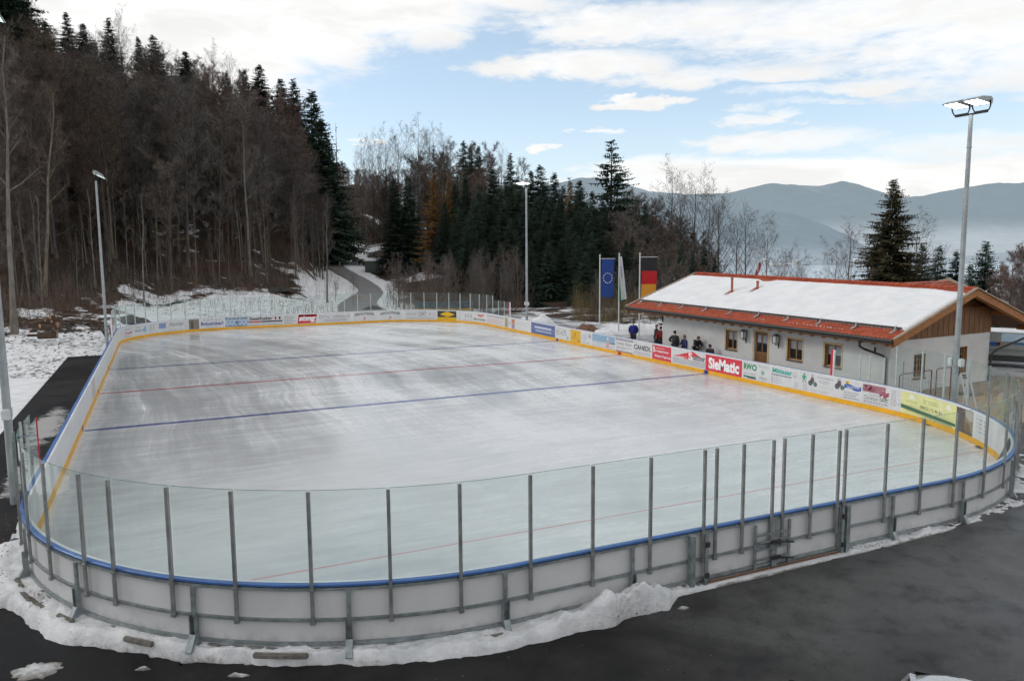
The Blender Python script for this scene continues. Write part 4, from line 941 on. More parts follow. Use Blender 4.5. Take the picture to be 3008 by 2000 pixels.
def snow_band(s0, s1, name, wfun, seed):
    n = int((s1-s0)/.07); K = 16; vs = []; dirt = []
    for i in range(n+1):
        s = s0+(s1-s0)*i/n
        p0 = pos(s); w = wfun(s, p0)
        rgt = min(1., max(0., (p0[0]-11.5)/1.5)) if p0[1] < 1 else 0.
        w = max(.28, w + (1-.75*rgt)*(.10*fbm(p0[0], p0[1], 1.1, 4, seed)+.05*fbm(p0[0], p0[1], 4., 3, seed)))
        gate = 1. if (12.75 < p0[0] < 16.75 and p0[1] < 0) else 0.
        az_ = asphalt_z(p0[0]) if p0[1] < 14 else -.27
        for k in range(K+1):
            t = k/K; off = .10+(w-.10)*t; q = bp(s, off, 0)
            top = .04+.07*fbm(q[0], q[1], 1.1, 4, seed)+.045*fbm(q[0], q[1], 5., 4, seed)+.022*fbm(q[0], q[1], 14., 3, seed)
            if t < .2: top = .05+(top-.05)*t/.2
            if gate and off < .34: top = -.01
            led = 1; crest = top*(1 if led > .5 else 1)
            h = crest if off < .55 else (crest-.02)*(1-((off-.55)/max(.05, w-.55))**1.6)+az_*((off-.55)/max(.05, w-.55))**1.6
            if w <= .6: h = crest*(1-max(0, (t-.6)/.4)**2)+(az_-.02)*max(0, (t-.6)/.4)**2
            if k == K: h = az_-.03
            # the ploughed heap in the middle of the near end
            g = (math.exp(-(((q[0]-10.9)/1.5)**2)) if q[0] < 10.9 else math.exp(-(((q[0]-10.9)/.85)**4)))*math.exp(-(((off-.60)/.40)**2)); h += .46*g*(1+.5*fbm(q[0], q[1], 2.2, 4, 4.)) if k < K else 0
            vs.append((q[0], q[1], h))
            d = -.30+.80*max(0, (t-.66)/.34)+.25*fbm(q[0], q[1], .8, 3, 7.)
            if .28 < off < .5: d += .12
            if p0[0] > 13 and p0[1] < 0: d += .12+.2*t
            dirt.append(d)
    mb = MB(); fs = [(i*(K+1)+k, i*(K+1)+k+1, (i+1)*(K+1)+k+1, (i+1)*(K+1)+k) for i in range(n) for k in range(K)]
    mb.add(vs, fs, 0, True); o = mb.build(name, M_SNOW); a = o.data.attributes.new('dirt', 'FLOAT', 'POINT'); a.data.foreach_set('value', np.array(dirt, np.float32))
    tag(o, kind='structure')
sA, sB = s_of(29.95, 7.0), s_of(.0, 6.9)
if sB < 5: sB += PER
snow_band(sA, sB, 'snow', lambda s, p: snow_w(s % PER) if _E[0, 0] <= (s % PER) <= _E[-1, 0] else (1.1 if p[0] > 15 else 1.0), 2.)
snow_band(.2, s_of(0, 44), 'snow', lambda s, p: .40 if 9 < p[1] < 43 else .6, 6.)
# kerb stones poking out of the snow at the near end
M_KERB = mat('kerb_stone', (.15, .14, .12), .9, var=.3, scale=9., bump=.6, bscale=25.)
for k, (u, v, L) in enumerate(((55, 1715, .6), (75, 1757, .5), (110, 1780, .8), (205, 1817, .5), (430, 1873, .62), (838, 1908, .9), (1440, 1858, .5), (1580, 1828, .62))):
    p = on_asph(u, v); p = atz(u, v, .0); s = s_of(p[0], p[1]); off = min(.46, max(.40, float((p[:2]-pos(s))@nrm(s))))
    mb = MB(); strip(mb, s-L/2, s+L/2, rect(off-.06, off+.03, -.03, .062)); o = bevel(mb.build('kerb_stone', M_KERB), .02, 2)
    tag(o, 'grey kerb stone poking out of the snow below the boards, %s from the left' % ('first', 'second', 'third', 'fourth', 'fifth', 'sixth', 'seventh', 'eighth')[k], 'kerb stone', 'kerb stones in the snow at the near end')
# left over slush patch and lumps on the asphalt
def patch(u, v, w, h, seed, name='snow'):
    c = on_asph(u, v); mb = MB(); n = 40; vs = [(c[0], c[1], c[2]+.05)]; R = 5; dirt = [.4]
    for r in range(1, R+1):
        for i in range(n):
            a = 2*PI*i/n; rr = (1+.45*fbm(math.cos(a)*1.4, math.sin(a)*1.4, 1., 4, seed)+.2*fbm(math.cos(a), math.sin(a), 5., 3, seed))*r/R
            q = c+RH*math.cos(a)*w*rr+FH*math.sin(a)*h*rr
            z = asphalt_z(q[0])+(.05+.04*fbm(q[0], q[1], 5., 3, seed))*(1-(r/R)**2)-(.01 if r == R else 0)
            vs.append((q[0], q[1], z)); dirt.append(.55+.40*(r/R)**2)
    fs = [(0, 1+i, 1+(i+1) % n) for i in range(n)]
    for r in range(R-1): fs += [(1+r*n+i, 1+(r+1)*n+i, 1+(r+1)*n+(i+1) % n, 1+r*n+(i+1) % n) for i in range(n)]
    mb.add(vs, fs, 0, True); o = mb.build(name, M_SNOW); a = o.data.attributes.new('dirt', 'FLOAT', 'POINT'); a.data.foreach_set('value', np.array(dirt, np.float32)); tag(o, kind='structure')
patch(105, 1968, .42, .30, 1.3); patch(2007, 1786, .10, .06, 2.2); patch(700, 1985, .22, .03, 3.2); patch(420, 1966, .14, .03, 5.2)
# fallen leaves scattered on the snow and asphalt: stuff
rg = random.Random(3); mb = MB()
def leaf(p, sz):
    a = rg.random()*6.28; t = np.array([math.cos(a), math.sin(a), rg.uniform(-.3, .5)])*sz; b = np.array([-math.sin(a), math.cos(a), rg.uniform(-.3, .5)])*sz*.5
    mb.add([p-t, p+b, p+t*.9, p-b], [(0, 1, 2), (0, 2, 3)], rg.choice((0, 0, 1)))
spots = [(20, 1575, 60, 30), (25, 1650, 40, 30), (110, 1800, 40, 30), (100, 1790, 60, 40), (10, 1735, 40, 40), (30, 1560, 30, 20), (2940, 1460, 45, 18), (2980, 1395, 20, 12), (2560, 1615, 60, 14), (2660, 1560, 30, 10), (2800, 1520, 120, 18), (1850, 1800, 90, 30), (1740, 1800, 80, 30), (2480, 1615, 60, 14)]
for (u, v, su, sv) in spots:
    for _ in range(34 if su < 70 else 26):
        p = on_asph(u+rg.gauss(0, su*.5), v+rg.gauss(0, sv*.5)); s = s_of(p[0], p[1]); off = float((p[:2]-pos(s))@nrm(s))
        z = .08 if off < .55 else max(asphalt_z(p[0])+.01, .07-.25*(off-.55)); 
        if off > .14: leaf(np.array([p[0], p[1], z+.02]), rg.uniform(.015, .035))
for _ in range(130):
    p = on_asph(rg.uniform(150, 3000), rg.uniform(1500, 2000)); s = s_of(p[0], p[1])
    if float((p[:2]-pos(s))@nrm(s)) > .75: leaf(np.array([p[0], p[1], asphalt_z(p[0])+.012]), rg.uniform(.012, .03))
tag(mb.build('fallen_leaves', [mat('leaf_brown', (.12, .055, .03), .8), mat('leaf_dark', (.035, .022, .016), .8)]), kind='stuff', label='dead brown leaves scattered on the snow band and wet asphalt', cat='leaves')
# heaps of shovelled snow behind the right boards
def heap(c, w, d, h, seed, rz=0., m=None, nm='snow_heap'):
    mb = MB(); nu, nv = 26, 12; ca, sa_ = math.cos(rz), math.sin(rz); vs = []
    for i in range(nu+1):
        for j in range(nv+1):
            a, b = i/nu*2-1, j/nv*2-1; q = max(0, 1-a*a)*max(0, 1-b*b)
            x, y = a*w, b*d; X = c[0]+x*ca-y*sa_; Y = c[1]+x*sa_+y*ca
            vs.append((X, Y, c[2]-.05+h*(q**.6)*(1+.55*fbm(X, Y, .6, 4, seed)+.2*fbm(X, Y, 2.5, 3, seed))))
    mb.add(vs, [(i*(nv+1)+j, (i+1)*(nv+1)+j, (i+1)*(nv+1)+j+1, i*(nv+1)+j+1) for i in range(nu) for j in range(nv)], 0, True)
    return tag(mb.build(nm, m or M_SNOW), kind='structure')
p = atz(1665, 972, 0.); heap((33.2, 46.5, 0), 1.5, 2.0, 1.05, 3.3, .2)
for (u, v, w_, h_) in ((1800, 992, 1.7, .55), (1850, 992, 2.2, .7), (1915, 994, 1.8, .75), (1955, 996, 1.6, .65)):
    q = px(u, v, 62); heap((q[0], q[1], 0), w_, 1.4, h_, u*.01, YAW)

M_EARTH = mat('brown_earth', (.13, .065, .035), .95, var=.4, scale=5., bump=.6); M_SOIL = mat('dark_soil', (.030, .028, .026), .9, var=.4, scale=4., bump=.5)
q = px(1727, 972, 63); heap((q[0], q[1], 0), 1.3, 1.1, .75, 4.4, .4, M_EARTH, 'earth_heap'); q = px(1765, 985, 62); heap((q[0], q[1], 0), 1.0, .9, .35, 6.4, .4, M_EARTH, 'earth_heap')
for (u, d, w_, dp, h_) in ((380, 70, 1.3, 2.4, .5), (818, 100, 1.9, 1.2, .5), (1092, 86, 1.2, .8, .5)):
    p = CAM[:2]+FH[:2]*d+RH[:2]*((u-1504)/FPX*d); heap((p[0], p[1], ground(p[0], p[1])), w_, dp, h_, u*.1, .3, M_SOIL, 'earth_heap')
# ------------------------------------------------------------------ floodlight poles
M_POLE = mat('pole_galvanised', (.33, .355, .365), .5, metal=.35, var=.14, scale=2.5)
M_BRK = mat('lamp_bracket', (.016, .018, .02), .7, spec=.1)
M_HOUS = mat('lamp_housing', (.33, .35, .35), .45, metal=.3, var=.1)
M_BOXW = mat('junction_box_white', (.62, .63, .63), .5, var=.05)
def m_emit(name, col, s):
    m = bpy.data.materials.new(name); nt = nodes(m); e = N(nt, 'ShaderNodeEmission'); e.inputs[0].default_value = (*col, 1); e.inputs[1].default_value = s
    lw = N(nt, 'ShaderNodeBsdfGlossy'); lw.inputs['Roughness'].default_value = .1; mx = N(nt, 'ShaderNodeAddShader'); nt.links.new(e.outputs[0], mx.inputs[0]); nt.links.new(lw.outputs[0], mx.inputs[1])
    o = N(nt, 'ShaderNodeOutputMaterial'); nt.links.new(mx.outputs[0], o.inputs[0]); return m
M_LIT = m_emit('lamp_lit', (1, .98, .94), 10.); M_LITC = m_emit('lamp_lit_cyan', (.62, .98, .95), 2.5); M_DIM = m_emit('lamp_dim', (.75, .95, .9), 1.1)
def flood_pole(x, y, zt, face, m_l, label, boxes=True, tilt=7.):
    """face: +1 lamps look towards +x, -1 towards -x"""
    t = empty('floodlight_pole', (x, y, -.05), label=label, cat='floodlight pole', group='floodlight poles round the rink')
    mb = MB(); mb.tube([(x, y, -.3), (x, y, 3.), (x, y, 7.), (x, y, zt)], [.115, .105, .09, .072], 14); mb.tube([(x, y, zt-1.2), (x, y, zt-1.15)], [.094, .094], 14); mb.build('pole', M_POLE, t)
    mb = MB(); mb.box((x, y, zt+.03), (.08, 1.25, .06)); bar = mb.build('crossbar', M_BRK, t)
    if boxes:
        for sy in (-1, 1):
            mb = MB(); mb.box((x, y+sy*.21, 2.35), (.20, .17, .30)); o = bevel(mb.build('junction_box', M_BOXW, t), .025)
    for sy in (-.40, .40):
        cy = y+sy; a = math.radians(tilt); zc = zt+.44
        R = np.array([[math.cos(a), 0, -math.sin(a)*face], [0, 1, 0], [math.sin(a)*face, 0, math.cos(a)]])
        R = np.array([[math.cos(a), 0, math.sin(a)], [0, 1, 0], [-math.sin(a), 0, math.cos(a)]]) if face > 0 else np.array([[math.cos(a), 0, math.sin(a)], [0, 1, 0], [-math.sin(a), 0, math.cos(a)]])
        cc = np.array([x+face*.22, cy, zc])
        f = face
        # wedge housing: thin lip towards the rink, deep back
        prof = [(-.38, -.08), (.45, -.08), (.47, -.05), (.22, .08), (-.24, .16), (-.38, .10)]
        mb = MB(); vs = []
        for s_ in (-.30, .30):
            for (px_, pz_) in prof: vs.append(cc+R@np.array([f*px_, s_*(1 if abs(px_) < .55 else .94), pz_]))
        k = len(prof); mb.add(vs, [(i, (i+1) % k, k+(i+1) % k, k+i) for i in range(k)]+[tuple(range(k)), tuple(range(k, 2*k))[::-1]])
        hd = mb.build('lamp_head', M_HOUS, t)
        mb = MB(); q = [cc+R@np.array([f*a_, b_, -.084]) for a_, b_ in ((-.28, -.255), (.42, -.255), (.42, .255), (-.28, .255))]; mb.add(q, [(0, 1, 2, 3)]); mb.build('lamp_glass', m_l, hd)
        mb = MB(); mb.tube([cc+R@np.array([f*-.15, -.35, 0]), (x+.02*f, cy-.34, zt+.22), (x, cy-.27, zt+.08), (x, cy+.27, zt+.08), (x+.02*f, cy+.34, zt+.22), cc+R@np.array([f*-.15, .35, 0])], .028, 6); mb.build('bracket', M_BRK, t)
    return t
flood_pole(31.0, 5.4, 11.7, -1, M_LIT, 'floodlight pole at the right near corner in front of the lodge gable, both lamps lit')
flood_pole(31.0, 43.7, 11.9, -1, M_LIT, 'floodlight pole behind the far right boards in front of the dark spruces, lamps lit')
flood_pole(-.75, 49.3, 12.0, 1, M_DIM, 'floodlight pole at the far left corner below the wooded slope, lamps dim', boxes=False, tilt=24)
flood_pole(-1.05, 11.0, 12.9, 1, M_LITC, 'floodlight pole at the left picture edge beside the asphalt strip', tilt=20)
# ------------------------------------------------------------------ flag poles and flags
M_FP = mat('flagpole_white', (.52, .54, .54), .4, var=.06)
def flagpole(u, vb, vt, d, arm, label):
    b = px(u, vb, d); b[2] = 0.; zt = px(u, vt, d)[2]
    t = empty('flagpole', (b[0], b[1], 0), label=label, cat='flagpole', group='flagpoles beside the lodge')
    mb = MB(); mb.tube([(b[0], b[1], -.1), (b[0], b[1], zt)], [.06, .05], 10); mb.build('pole', M_FP, t)
    mb = MB(); mb.sphere((b[0], b[1], zt+.05), .07); mb.build('finial', M_FP, t)
    if arm is not None:
        mb = MB(); a = np.array([b[0], b[1], zt-.22]); mb.beam(a, a+RH*arm, .05, .05); mb.build('arm', M_FP, t)
    return b, zt
D_F = 62.
b1, z1 = flagpole(1761, 975, 752, D_F, 1.22, 'white flagpole with arm carrying the blue starred flag'); b2, z2 = flagpole(1817, 978, 748, D_F-1, None, 'white flagpole of the furled white and green flag, middle of three'); b3, z3 = flagpole(1877, 985, 747, D_F-2.5, 1.36, 'white flagpole with arm carrying the black, red and gold flag')
def m_cloth(name, cols):
    return mat(name, cols, .8, var=.06, scale=1.2)
def flag_point(b, x, z, seed, amp=.05):
    k = .05*math.sin(x*4+z*1.3+seed)+.04*math.sin(z*2.1+seed*2); return np.array([b[0], b[1], z])+RH*x+FH*(-(k)*amp/.05*.7-.02)
def flagpanel(mb, b, x0, x1, z0, z1, seed, mi, sag=0.):
    mb.grid(lambda a, c: flag_point(b, x0+(x1-x0)*a-sag*(1-c)*a, z0+(z1-z0)*c-(sag*.5*a), seed), 8, 12, mi)
mb = MB(); zt = z1-.26; x0 = .14; flagpanel(mb, b1, x0, x0+1.02, zt-3.05, zt, 1., 0, .06)
star = MB()
for k in range(12):
    a = 2*PI*k/12; cx, cz = x0+.50+.36*math.cos(a), zt-1.52+.40*math.sin(a); vs = []
    for j in range(10):
        r = .075 if j % 2 == 0 else .034; q = PI/2+2*PI*j/10; vs.append(flag_point(b1, cx+r*math.cos(q), cz+r*math.sin(q), 1.)-FH*.02)
    star.add(vs, [tuple(range(10))])
f = mb.build('flag', m_cloth('flag_blue', srgb(28, 62, 130))); tag(f, 'blue flag with a ring of pale stars hanging beside the lodge', 'flag', 'flags beside the lodge'); star.build('stars', m_cloth('flag_star', srgb(200, 206, 190)), f)
mb = MB(); zt = z3-.26; x0 = .16
f = None
for k, (nm, c) in enumerate((('flag_black', (34, 32, 34)), ('flag_red', (176, 20, 30)), ('flag_gold', (206, 140, 44)))):
    mb = MB(); x1 = x0+1.18-.03*k; flagpanel(mb, b3, x0-.02*k, x1, zt-1.03*(k+1), zt-1.03*k, 2.2, 0, .0)
    if f is None: f = mb.build('flag', m_cloth(nm, srgb(*c))); tag(f, 'black, red and gold flag hanging at the near end of the row', 'flag', 'flags beside the lodge')
    else: mb.build('red_stripe' if k == 1 else 'gold_stripe', m_cloth(nm, srgb(*c)), f)
# the furled one hangs in folds: narrow at the top, wider below
mb = MB(); zt = z2-.15; L_ = 3.5
def furl(a, c):
    w0 = .16+.40*(1-c); x = .05+w0*a+.02*math.sin(a*9)*(1-c); y = .10*math.sin(a*7+c*1.5)*(.4+.6*(1-c))
    return np.array([b2[0], b2[1], zt-L_*(1-c)+(.12*a*(1-c))])+RH*x-FH*y
mb.grid(furl, 14, 14, 0)
f = mb.build('flag', m_cloth('flag_white', srgb(206, 206, 210))); tag(f, 'white flag with a green edge hanging furled on the middle pole', 'flag', 'flags beside the lodge')
mb = MB(); mb.grid(lambda a, c: furl(.0, c*.62)+RH*(.16*(1-c)*(a)-.02)-FH*.10*(1-c*.5)-FH*.02, 4, 10, 0); mb.build('green_edge', m_cloth('flag_green', srgb(30, 122, 84)), f)
mb = MB(); mb.grid(lambda a, c: furl(.25+.35*a, .52+.26*c)-FH*.05, 4, 5, 0); mb.build('emblem', m_cloth('flag_emblem', srgb(150, 156, 172)), f)

# ------------------------------------------------------------------ the lodge
A_L = math.radians(3.8)
DL = np.array([-math.sin(A_L), math.cos(A_L), 0.]); NL = np.array([math.cos(A_L), math.sin(A_L), 0.])
def LP(s, k, z): p = DL*s+NL*k; return np.array([p[0], p[1], z+(s-17)*.0155])
R_L = np.stack([DL, NL, np.array([0, 0, 1.])], 1)
SLOPE = .345
def zr(k): return 2.87+(k-33)*SLOPE if k <= 39 else 2.87+(45.4-k)*SLOPE-.13
S0, S1 = 7.2, 26.7           # roof ends
W0, W1, K0, K1 = 8.02, 24.15, 34., 41.8
def m_plaster():
    m = bpy.data.materials.new('white_plaster'); nt = nodes(m); b = N(nt, 'ShaderNodeBsdfPrincipled'); o = N(nt, 'ShaderNodeOutputMaterial'); nt.links.new(b.outputs[0], o.inputs[0])
    n1 = tex(nt, 'noise', .8, detail=6); n2 = tex(nt, 'noise', 40, detail=4)
    nt.links.new(mixc(nt, ramp(nt, n1, .3, .7), (.52, .515, .51), (.61, .605, .60)), b.inputs['Base Color']); b.inputs['Roughness'].default_value = .9
    bn = N(nt, 'ShaderNodeBump'); bn.inputs['Strength'].default_value = .3; bn.inputs['Distance'].default_value = .01; nt.links.new(n2, bn.inputs['Height']); nt.links.new(bn.outputs[0], b.inputs['Normal']); return m
M_PL = m_plaster()
def m_tiles():
    m = bpy.data.materials.new('red_roof_tiles'); nt = nodes(m); b = N(nt, 'ShaderNodeBsdfPrincipled'); o = N(nt, 'ShaderNodeOutputMaterial'); nt.links.new(b.outputs[0], o.inputs[0])
    n1 = tex(nt, 'noise', 3., detail=5); n2 = tex(nt, 'noise', .6, detail=3)
    c = mixc(nt, ramp(nt, n1, .3, .7), (.27, .052, .026), (.39, .092, .046)); c = mixc(nt, ramp(nt, n2, .45, .7, 0, .5), c, (.25, .055, .04))
    nt.links.new(c, b.inputs['Base Color']); b.inputs['Roughness'].default_value = .6; b.inputs['Specular IOR Level'].default_value = .15; return m
M_TILE = m_tiles()
def m_wood(name, c1, c2, sc=(1, 1, 1)):
    m = bpy.data.materials.new(name); nt = nodes(m); b = N(nt, 'ShaderNodeBsdfPrincipled'); o = N(nt, 'ShaderNodeOutputMaterial'); nt.links.new(b.outputs[0], o.inputs[0])
    n1 = tex(nt, 'noise', 2.2, detail=7, rough=.65, stretch=sc); nt.links.new(mixc(nt, ramp(nt, n1, .3, .7), c1, c2), b.inputs['Base Color']); b.inputs['Roughness'].default_value = .6; return m
M_WOOD = m_wood('orange_timber', (.25, .09, .02), (.40, .16, .04), (1, 1, 6)); M_WOODD = m_wood('brown_boarding', (.11, .045, .012), (.21, .09, .024), (6, 6, .7)); M_TRIM = m_wood('pale_verge_board', (.26, .20, .14), (.36, .29, .22), (3, 3, 3)); M_DOOR = m_wood('door_timber', (.15, .065, .02), (.25, .115, .04), (6, 6, .7)); M_FRAME = m_wood('window_timber', (.26, .13, .045), (.36, .20, .08), (3, 3, 3)); M_OCHRE = mat('ochre_surround', (.50, .40, .25), .8)
M_WIN = mat('window_dark_glass', (.015, .017, .02), .12, var=.2, spec=.6); M_CURT = mat('curtain', (.30, .31, .34), .9)
M_GUT = mat('dark_gutter', (.02, .019, .018), .45, var=.3)
lod = empty('ice_rink_lodge', tuple(LP(16, 38, 0)), rz=A_L, label='long low white lodge with snow covered red tiled roof beside the rink', cat='building')
# ---- walls with openings as recessed parts standing in real holes
zw = 3.02
def wall_with_holes(P, length, height, holes, name, mi):
    """P(a,z,depth): a along the wall. builds the outer skin around the rectangles plus reveals"""
    mb = MB(); xs = sorted({0, length}|{h[0] for h in holes}|{h[1] for h in holes}); 
    for a, b in zip(xs[:-1], xs[1:]):
        cuts = sorted([(h[2], h[3]) for h in holes if h[0] <= a and h[1] >= b]); z = -.3
        for (c, d) in cuts+[(height, None)]:
            if c > z: mb.add([P(a, z, 0), P(b, z, 0), P(b, c, 0), P(a, c, 0)], [(0, 1, 2, 3)])
            z = d if d is not None else z
    for (a, b, c, d) in holes:
        for q in (((a, c), (b, c)), ((b, c), (b, d)), ((b, d), (a, d)), ((a, d), (a, c))):
            mb.add([P(*q[0], 0), P(*q[1], 0), P(*q[1], .22), P(*q[0], .22)], [(0, 1, 2, 3)])
    return mb.build(name, mi, lod)
PF = lambda a, z, dep: LP(W1-a, K0+dep, z)               # front wall: a runs from far end towards the camera
holes_s = [(17.62, 18.50, 1.02, 2.12), (15.36, 16.30, 0.05, 2.28), (13.02, 13.98, 1.02, 2.13), (10.66, 11.62, 1.02, 2.14)]
hf = [(W1-b, W1-a, z0, z1) for (a, b, z0, z1) in holes_s]
wall_with_holes(PF, W1-W0, zw, hf, 'front_wall', M_PL)
PG = lambda a, z, dep: LP(W0+dep, K0+a, z)               # gable wall facing the camera
hg = [(1.75, 2.62, .78, 1.92), (5.1, 5.95, .5, 2.05)]
wall_with_holes(PG, K1-K0, 2.70, hg, 'gable_wall', M_PL)
mb = MB(); mb.add([LP(W0, K1, -.3), LP(W1, K1, -.3), LP(W1, K1, 3.0), LP(W0, K1, 3.0)], [(0, 1, 2, 3)]); mb.add([LP(W1, K0, -.3), LP(W1, K1, -.3), LP(W1, K1, 3.0), LP(W1, 39, 4.75), LP(W1, K0, 3.0)], [(0, 1, 2, 3, 4)]); mb.build('rear_wall', M_PL, lod)
mb = MB(); n = 34
for i in range(n):       # vertical boards in the gable
    ka = K0+.7+(K1-K0-.7)*i/n; kb = K0+.7+(K1-K0-.7)*(i+1)/n-.012; pr_ = .03+.012*(i % 2)
    zt = lambda k: min(zr(k)-.22, 4.75)
    zb = 2.66
    if zt(kb) > zb: mb.add([LP(W0-pr_, ka, zb), LP(W0-pr_, kb, zb), LP(W0-pr_, kb, zt(kb)), LP(W0-pr_, ka, max(zb, zt(ka))), LP(W0, ka, zb), LP(W0, kb, zb), LP(W0, kb, zt(kb)), LP(W0, ka, max(zb, zt(ka)))], [(0, 1, 2, 3), (0, 4, 5, 1), (0, 3, 7, 4), (1, 5, 6, 2)])
mb.build('gable_boarding', M_WOODD, lod)
# ---- roof: pan tiled slopes as real corrugation
def slope(k_lo, k_hi, s0, s1, name, parent, zf=zr, step=.21):
    mb = MB(); ns = int((s1-s0)/step)*4; nk = int(abs(k_hi-k_lo)/.34)+1; vs = []
    for i in range(ns+1):
        s = s0+(s1-s0)*i/ns; ph = 2*PI*i/4
        for j in range(nk*2+1):
            k = k_lo+(k_hi-k_lo)*(j//2 if j % 2 == 0 else (j+1)//2)/nk if j < nk*2 else k_hi
            k = min(max(k, min(k_lo, k_hi)), max(k_lo, k_hi))
            vs.append(LP(s, k, zf(k)+.022*math.sin(ph)+(.028 if j % 2 == 0 else 0)))
    m_ = nk*2+1
    mb.add(vs, [(i*m_+j, (i+1)*m_+j, (i+1)*m_+j+1, i*m_+j+1) for i in range(ns) for j in range(m_-1)], 0, True)
    return mb.build(name, M_TILE, parent)
mb = MB()      # timber deck under the tiles
for (ka, kb) in ((33.05, 39.0), (39.0, 45.3)):
    mb.add([LP(s, k, zr(k)-dz) for dz in (.05, .16) for s in (S0+.05, S1-.05) for k in (ka, kb)], [(0, 1, 3, 2), (4, 6, 7, 5), (0, 2, 6, 4), (1, 5, 7, 3), (0, 4, 5, 1), (2, 3, 7, 6)])
roof = mb.build('roof', M_WOODD, lod)
slope(33.0, 34.25, S0, S1, 'eaves_tiles', roof); slope(38.2, 39.0, S0, S1, 'ridge_tiles', roof, step=.24); slope(45.3, 39.0, S0, S1, 'rear_tiles', roof, step=.3)
mb = MB(); n = int((S1-S0)/.33)
for i in range(n):
    s = S0+(S1-S0)*i/n; z = zr(39)+.03; e = .33
    mb.tube([LP(s, 39, z), LP(s+e*1.05, 39, z-.012)], [.115, .095], 8, caps=True)
mb.build('ridge_cap', M_TILE, roof)
# snow blanket with faint tile steps and a ragged upper edge
def m_rsnow():
    m = bpy.data.materials.new('roof_snow'); nt = nodes(m); b = N(nt, 'ShaderNodeBsdfPrincipled'); o = N(nt, 'ShaderNodeOutputMaterial'); nt.links.new(b.outputs[0], o.inputs[0])
    n1 = tex(nt, 'noise', 1.2, detail=6); nt.links.new(mixc(nt, ramp(nt, n1, .3, .7), (.66, .67, .68), (.74, .74, .75)), b.inputs['Base Color']); b.inputs['Roughness'].default_value = .8; b.inputs['Specular IOR Level'].default_value = .2
    bn = N(nt, 'ShaderNodeBump'); bn.inputs['Strength'].default_value = .25; bn.inputs['Distance'].default_value = .02; nt.links.new(tex(nt, 'noise', 7, detail=5), bn.inputs['Height']); nt.links.new(bn.outputs[0], b.inputs['Normal']); return m
vs = []; ns = 230; nk = 78
for i in range(ns+1):
    s = S0+.14+(S1-S0-.28)*i/ns
    ktop = 38.62+.05*fbm(s, 1., .9, 4, 2.)+.02*fbm(s, 1, 5., 3, 2.)
    if 18.9 < s < 20.4: ktop -= .28*math.sin((s-18.9)/1.5*PI)
    if s < 9: ktop -= .12*(9-s)
    for j in range(nk+1):
        t = j/nk; k = 33.98+(ktop-33.98)*t
        st = ((k-33.98)/.34) % 1.0
        z = zr(k)+.10+.034*(1-st)+.012*fbm(s, k, 1.5, 3, 3.)
        edge = min(1, (1-t)*nk/3.5); z = zr(k)+(z-zr(k))*(edge**.5)
        if j == 0: z = zr(k)+.02
        if i in (0, ns): z = zr(k)+.02
        for (vs_, vk, rr) in ((20.6, 36.45, .17), (19.25, 37.2, .14)):
            ds = (s-vs_); dk = k-vk
            if -rr < ds < rr*1.0 and -.75 < dk < .12: z = min(z, zr(k)+.0+.06*abs(ds)/rr)
        vs.append(LP(s, k, z))
mb = MB(); mb.add(vs, [(i*(nk+1)+j, (i+1)*(nk+1)+j, (i+1)*(nk+1)+j+1, i*(nk+1)+j+1) for i in range(ns) for j in range(nk)], 0, True); mb.build('roof_snow', m_rsnow(), roof)
# snow guard pipe with hooks
mb = MB(); mb.tube([LP(S0+.3, 33.93, zr(33.93)+.13), LP(S1-.3, 33.93, zr(33.93)+.13)], .05, 8); sg = mb.build('snow_guard', mat('snow_guard_pipe', (.045, .042, .034), .6, var=.3), roof)
for i in range(10):
    s = S0+.55+(S1-S0-1.1)*i/9; mb = MB(); mb.box(LP(s, 33.7, zr(33.7)+.045), (.14, .42, .03), 0, R_L@np.array([[1, 0, 0], [0, math.cos(.33), -math.sin(.33)], [0, math.sin(.33), math.cos(.33)]])); mb.beam(LP(s, 33.80, zr(33.8)+.03), LP(s, 33.9, zr(33.9)+.24), .04, .03); mb.build('guard_bracket', mat('bracket_zinc', (.30, .31, .31), .5, metal=.4), sg)
# left over snow dots between the tiles
mb = MB(); rg = random.Random(9)
for s in list(np.arange(10.2, 13.6, .21))+list(np.arange(14.9, 15.6, .21)):
    r = rg.uniform(.02, .055); mb.sphere(LP(s, 33.42+rg.uniform(-.05, .05), zr(33.42)+.03), r, 7, 5, 0, (1.2, 1, .6))
mb.build('snow_crumbs', M_SNOW, roof)
# verge boards, fascia, gutter, rafters
for sgn, se in ((1, S0), (-1, S1)):
    mb = MB()
    for (ka, kb) in ((32.95, 39.0), (45.35, 39.0)):
        mb.beam(LP(se-.03*sgn, ka, zr(ka)+.07), LP(se-.03*sgn, kb, zr(kb)+.07), .13, .06)
    mb.build('verge_board', M_TRIM, roof)
    mb = MB()
    for (ka, kb) in ((33.0, 39.0), (45.3, 39.0)):
        a, b = LP(se-.0*sgn, ka, zr(ka)-.15), LP(se-.0*sgn, kb, zr(kb)-.15); mb.beam(a, b, .05, .34); a, b = LP(se+.10*sgn, ka, zr(ka)-.27), LP(se+.10*sgn, kb, zr(kb)-.27); mb.beam(a, b, .06, .22)
    mb.build('barge_board', M_WOOD, roof)
mb = MB(); mb.beam(LP(S0+.02, 32.96, zr(33)-.12), LP(S1-.02, 32.96, zr(33)-.12), .10, .13); mb.tube([LP(S0+.02, 32.92, zr(33)-.05), LP(S1-.02, 32.92, zr(33)-.05)], .075, 10); mb.build('gutter', M_GUT, lod)
mb = MB(); mb.beam(LP(S0+.1, 33.18, zr(33)-.21), LP(S1-.1, 33.18, zr(33)-.21), .05, .12); mb.build('fascia', M_WOOD, lod)
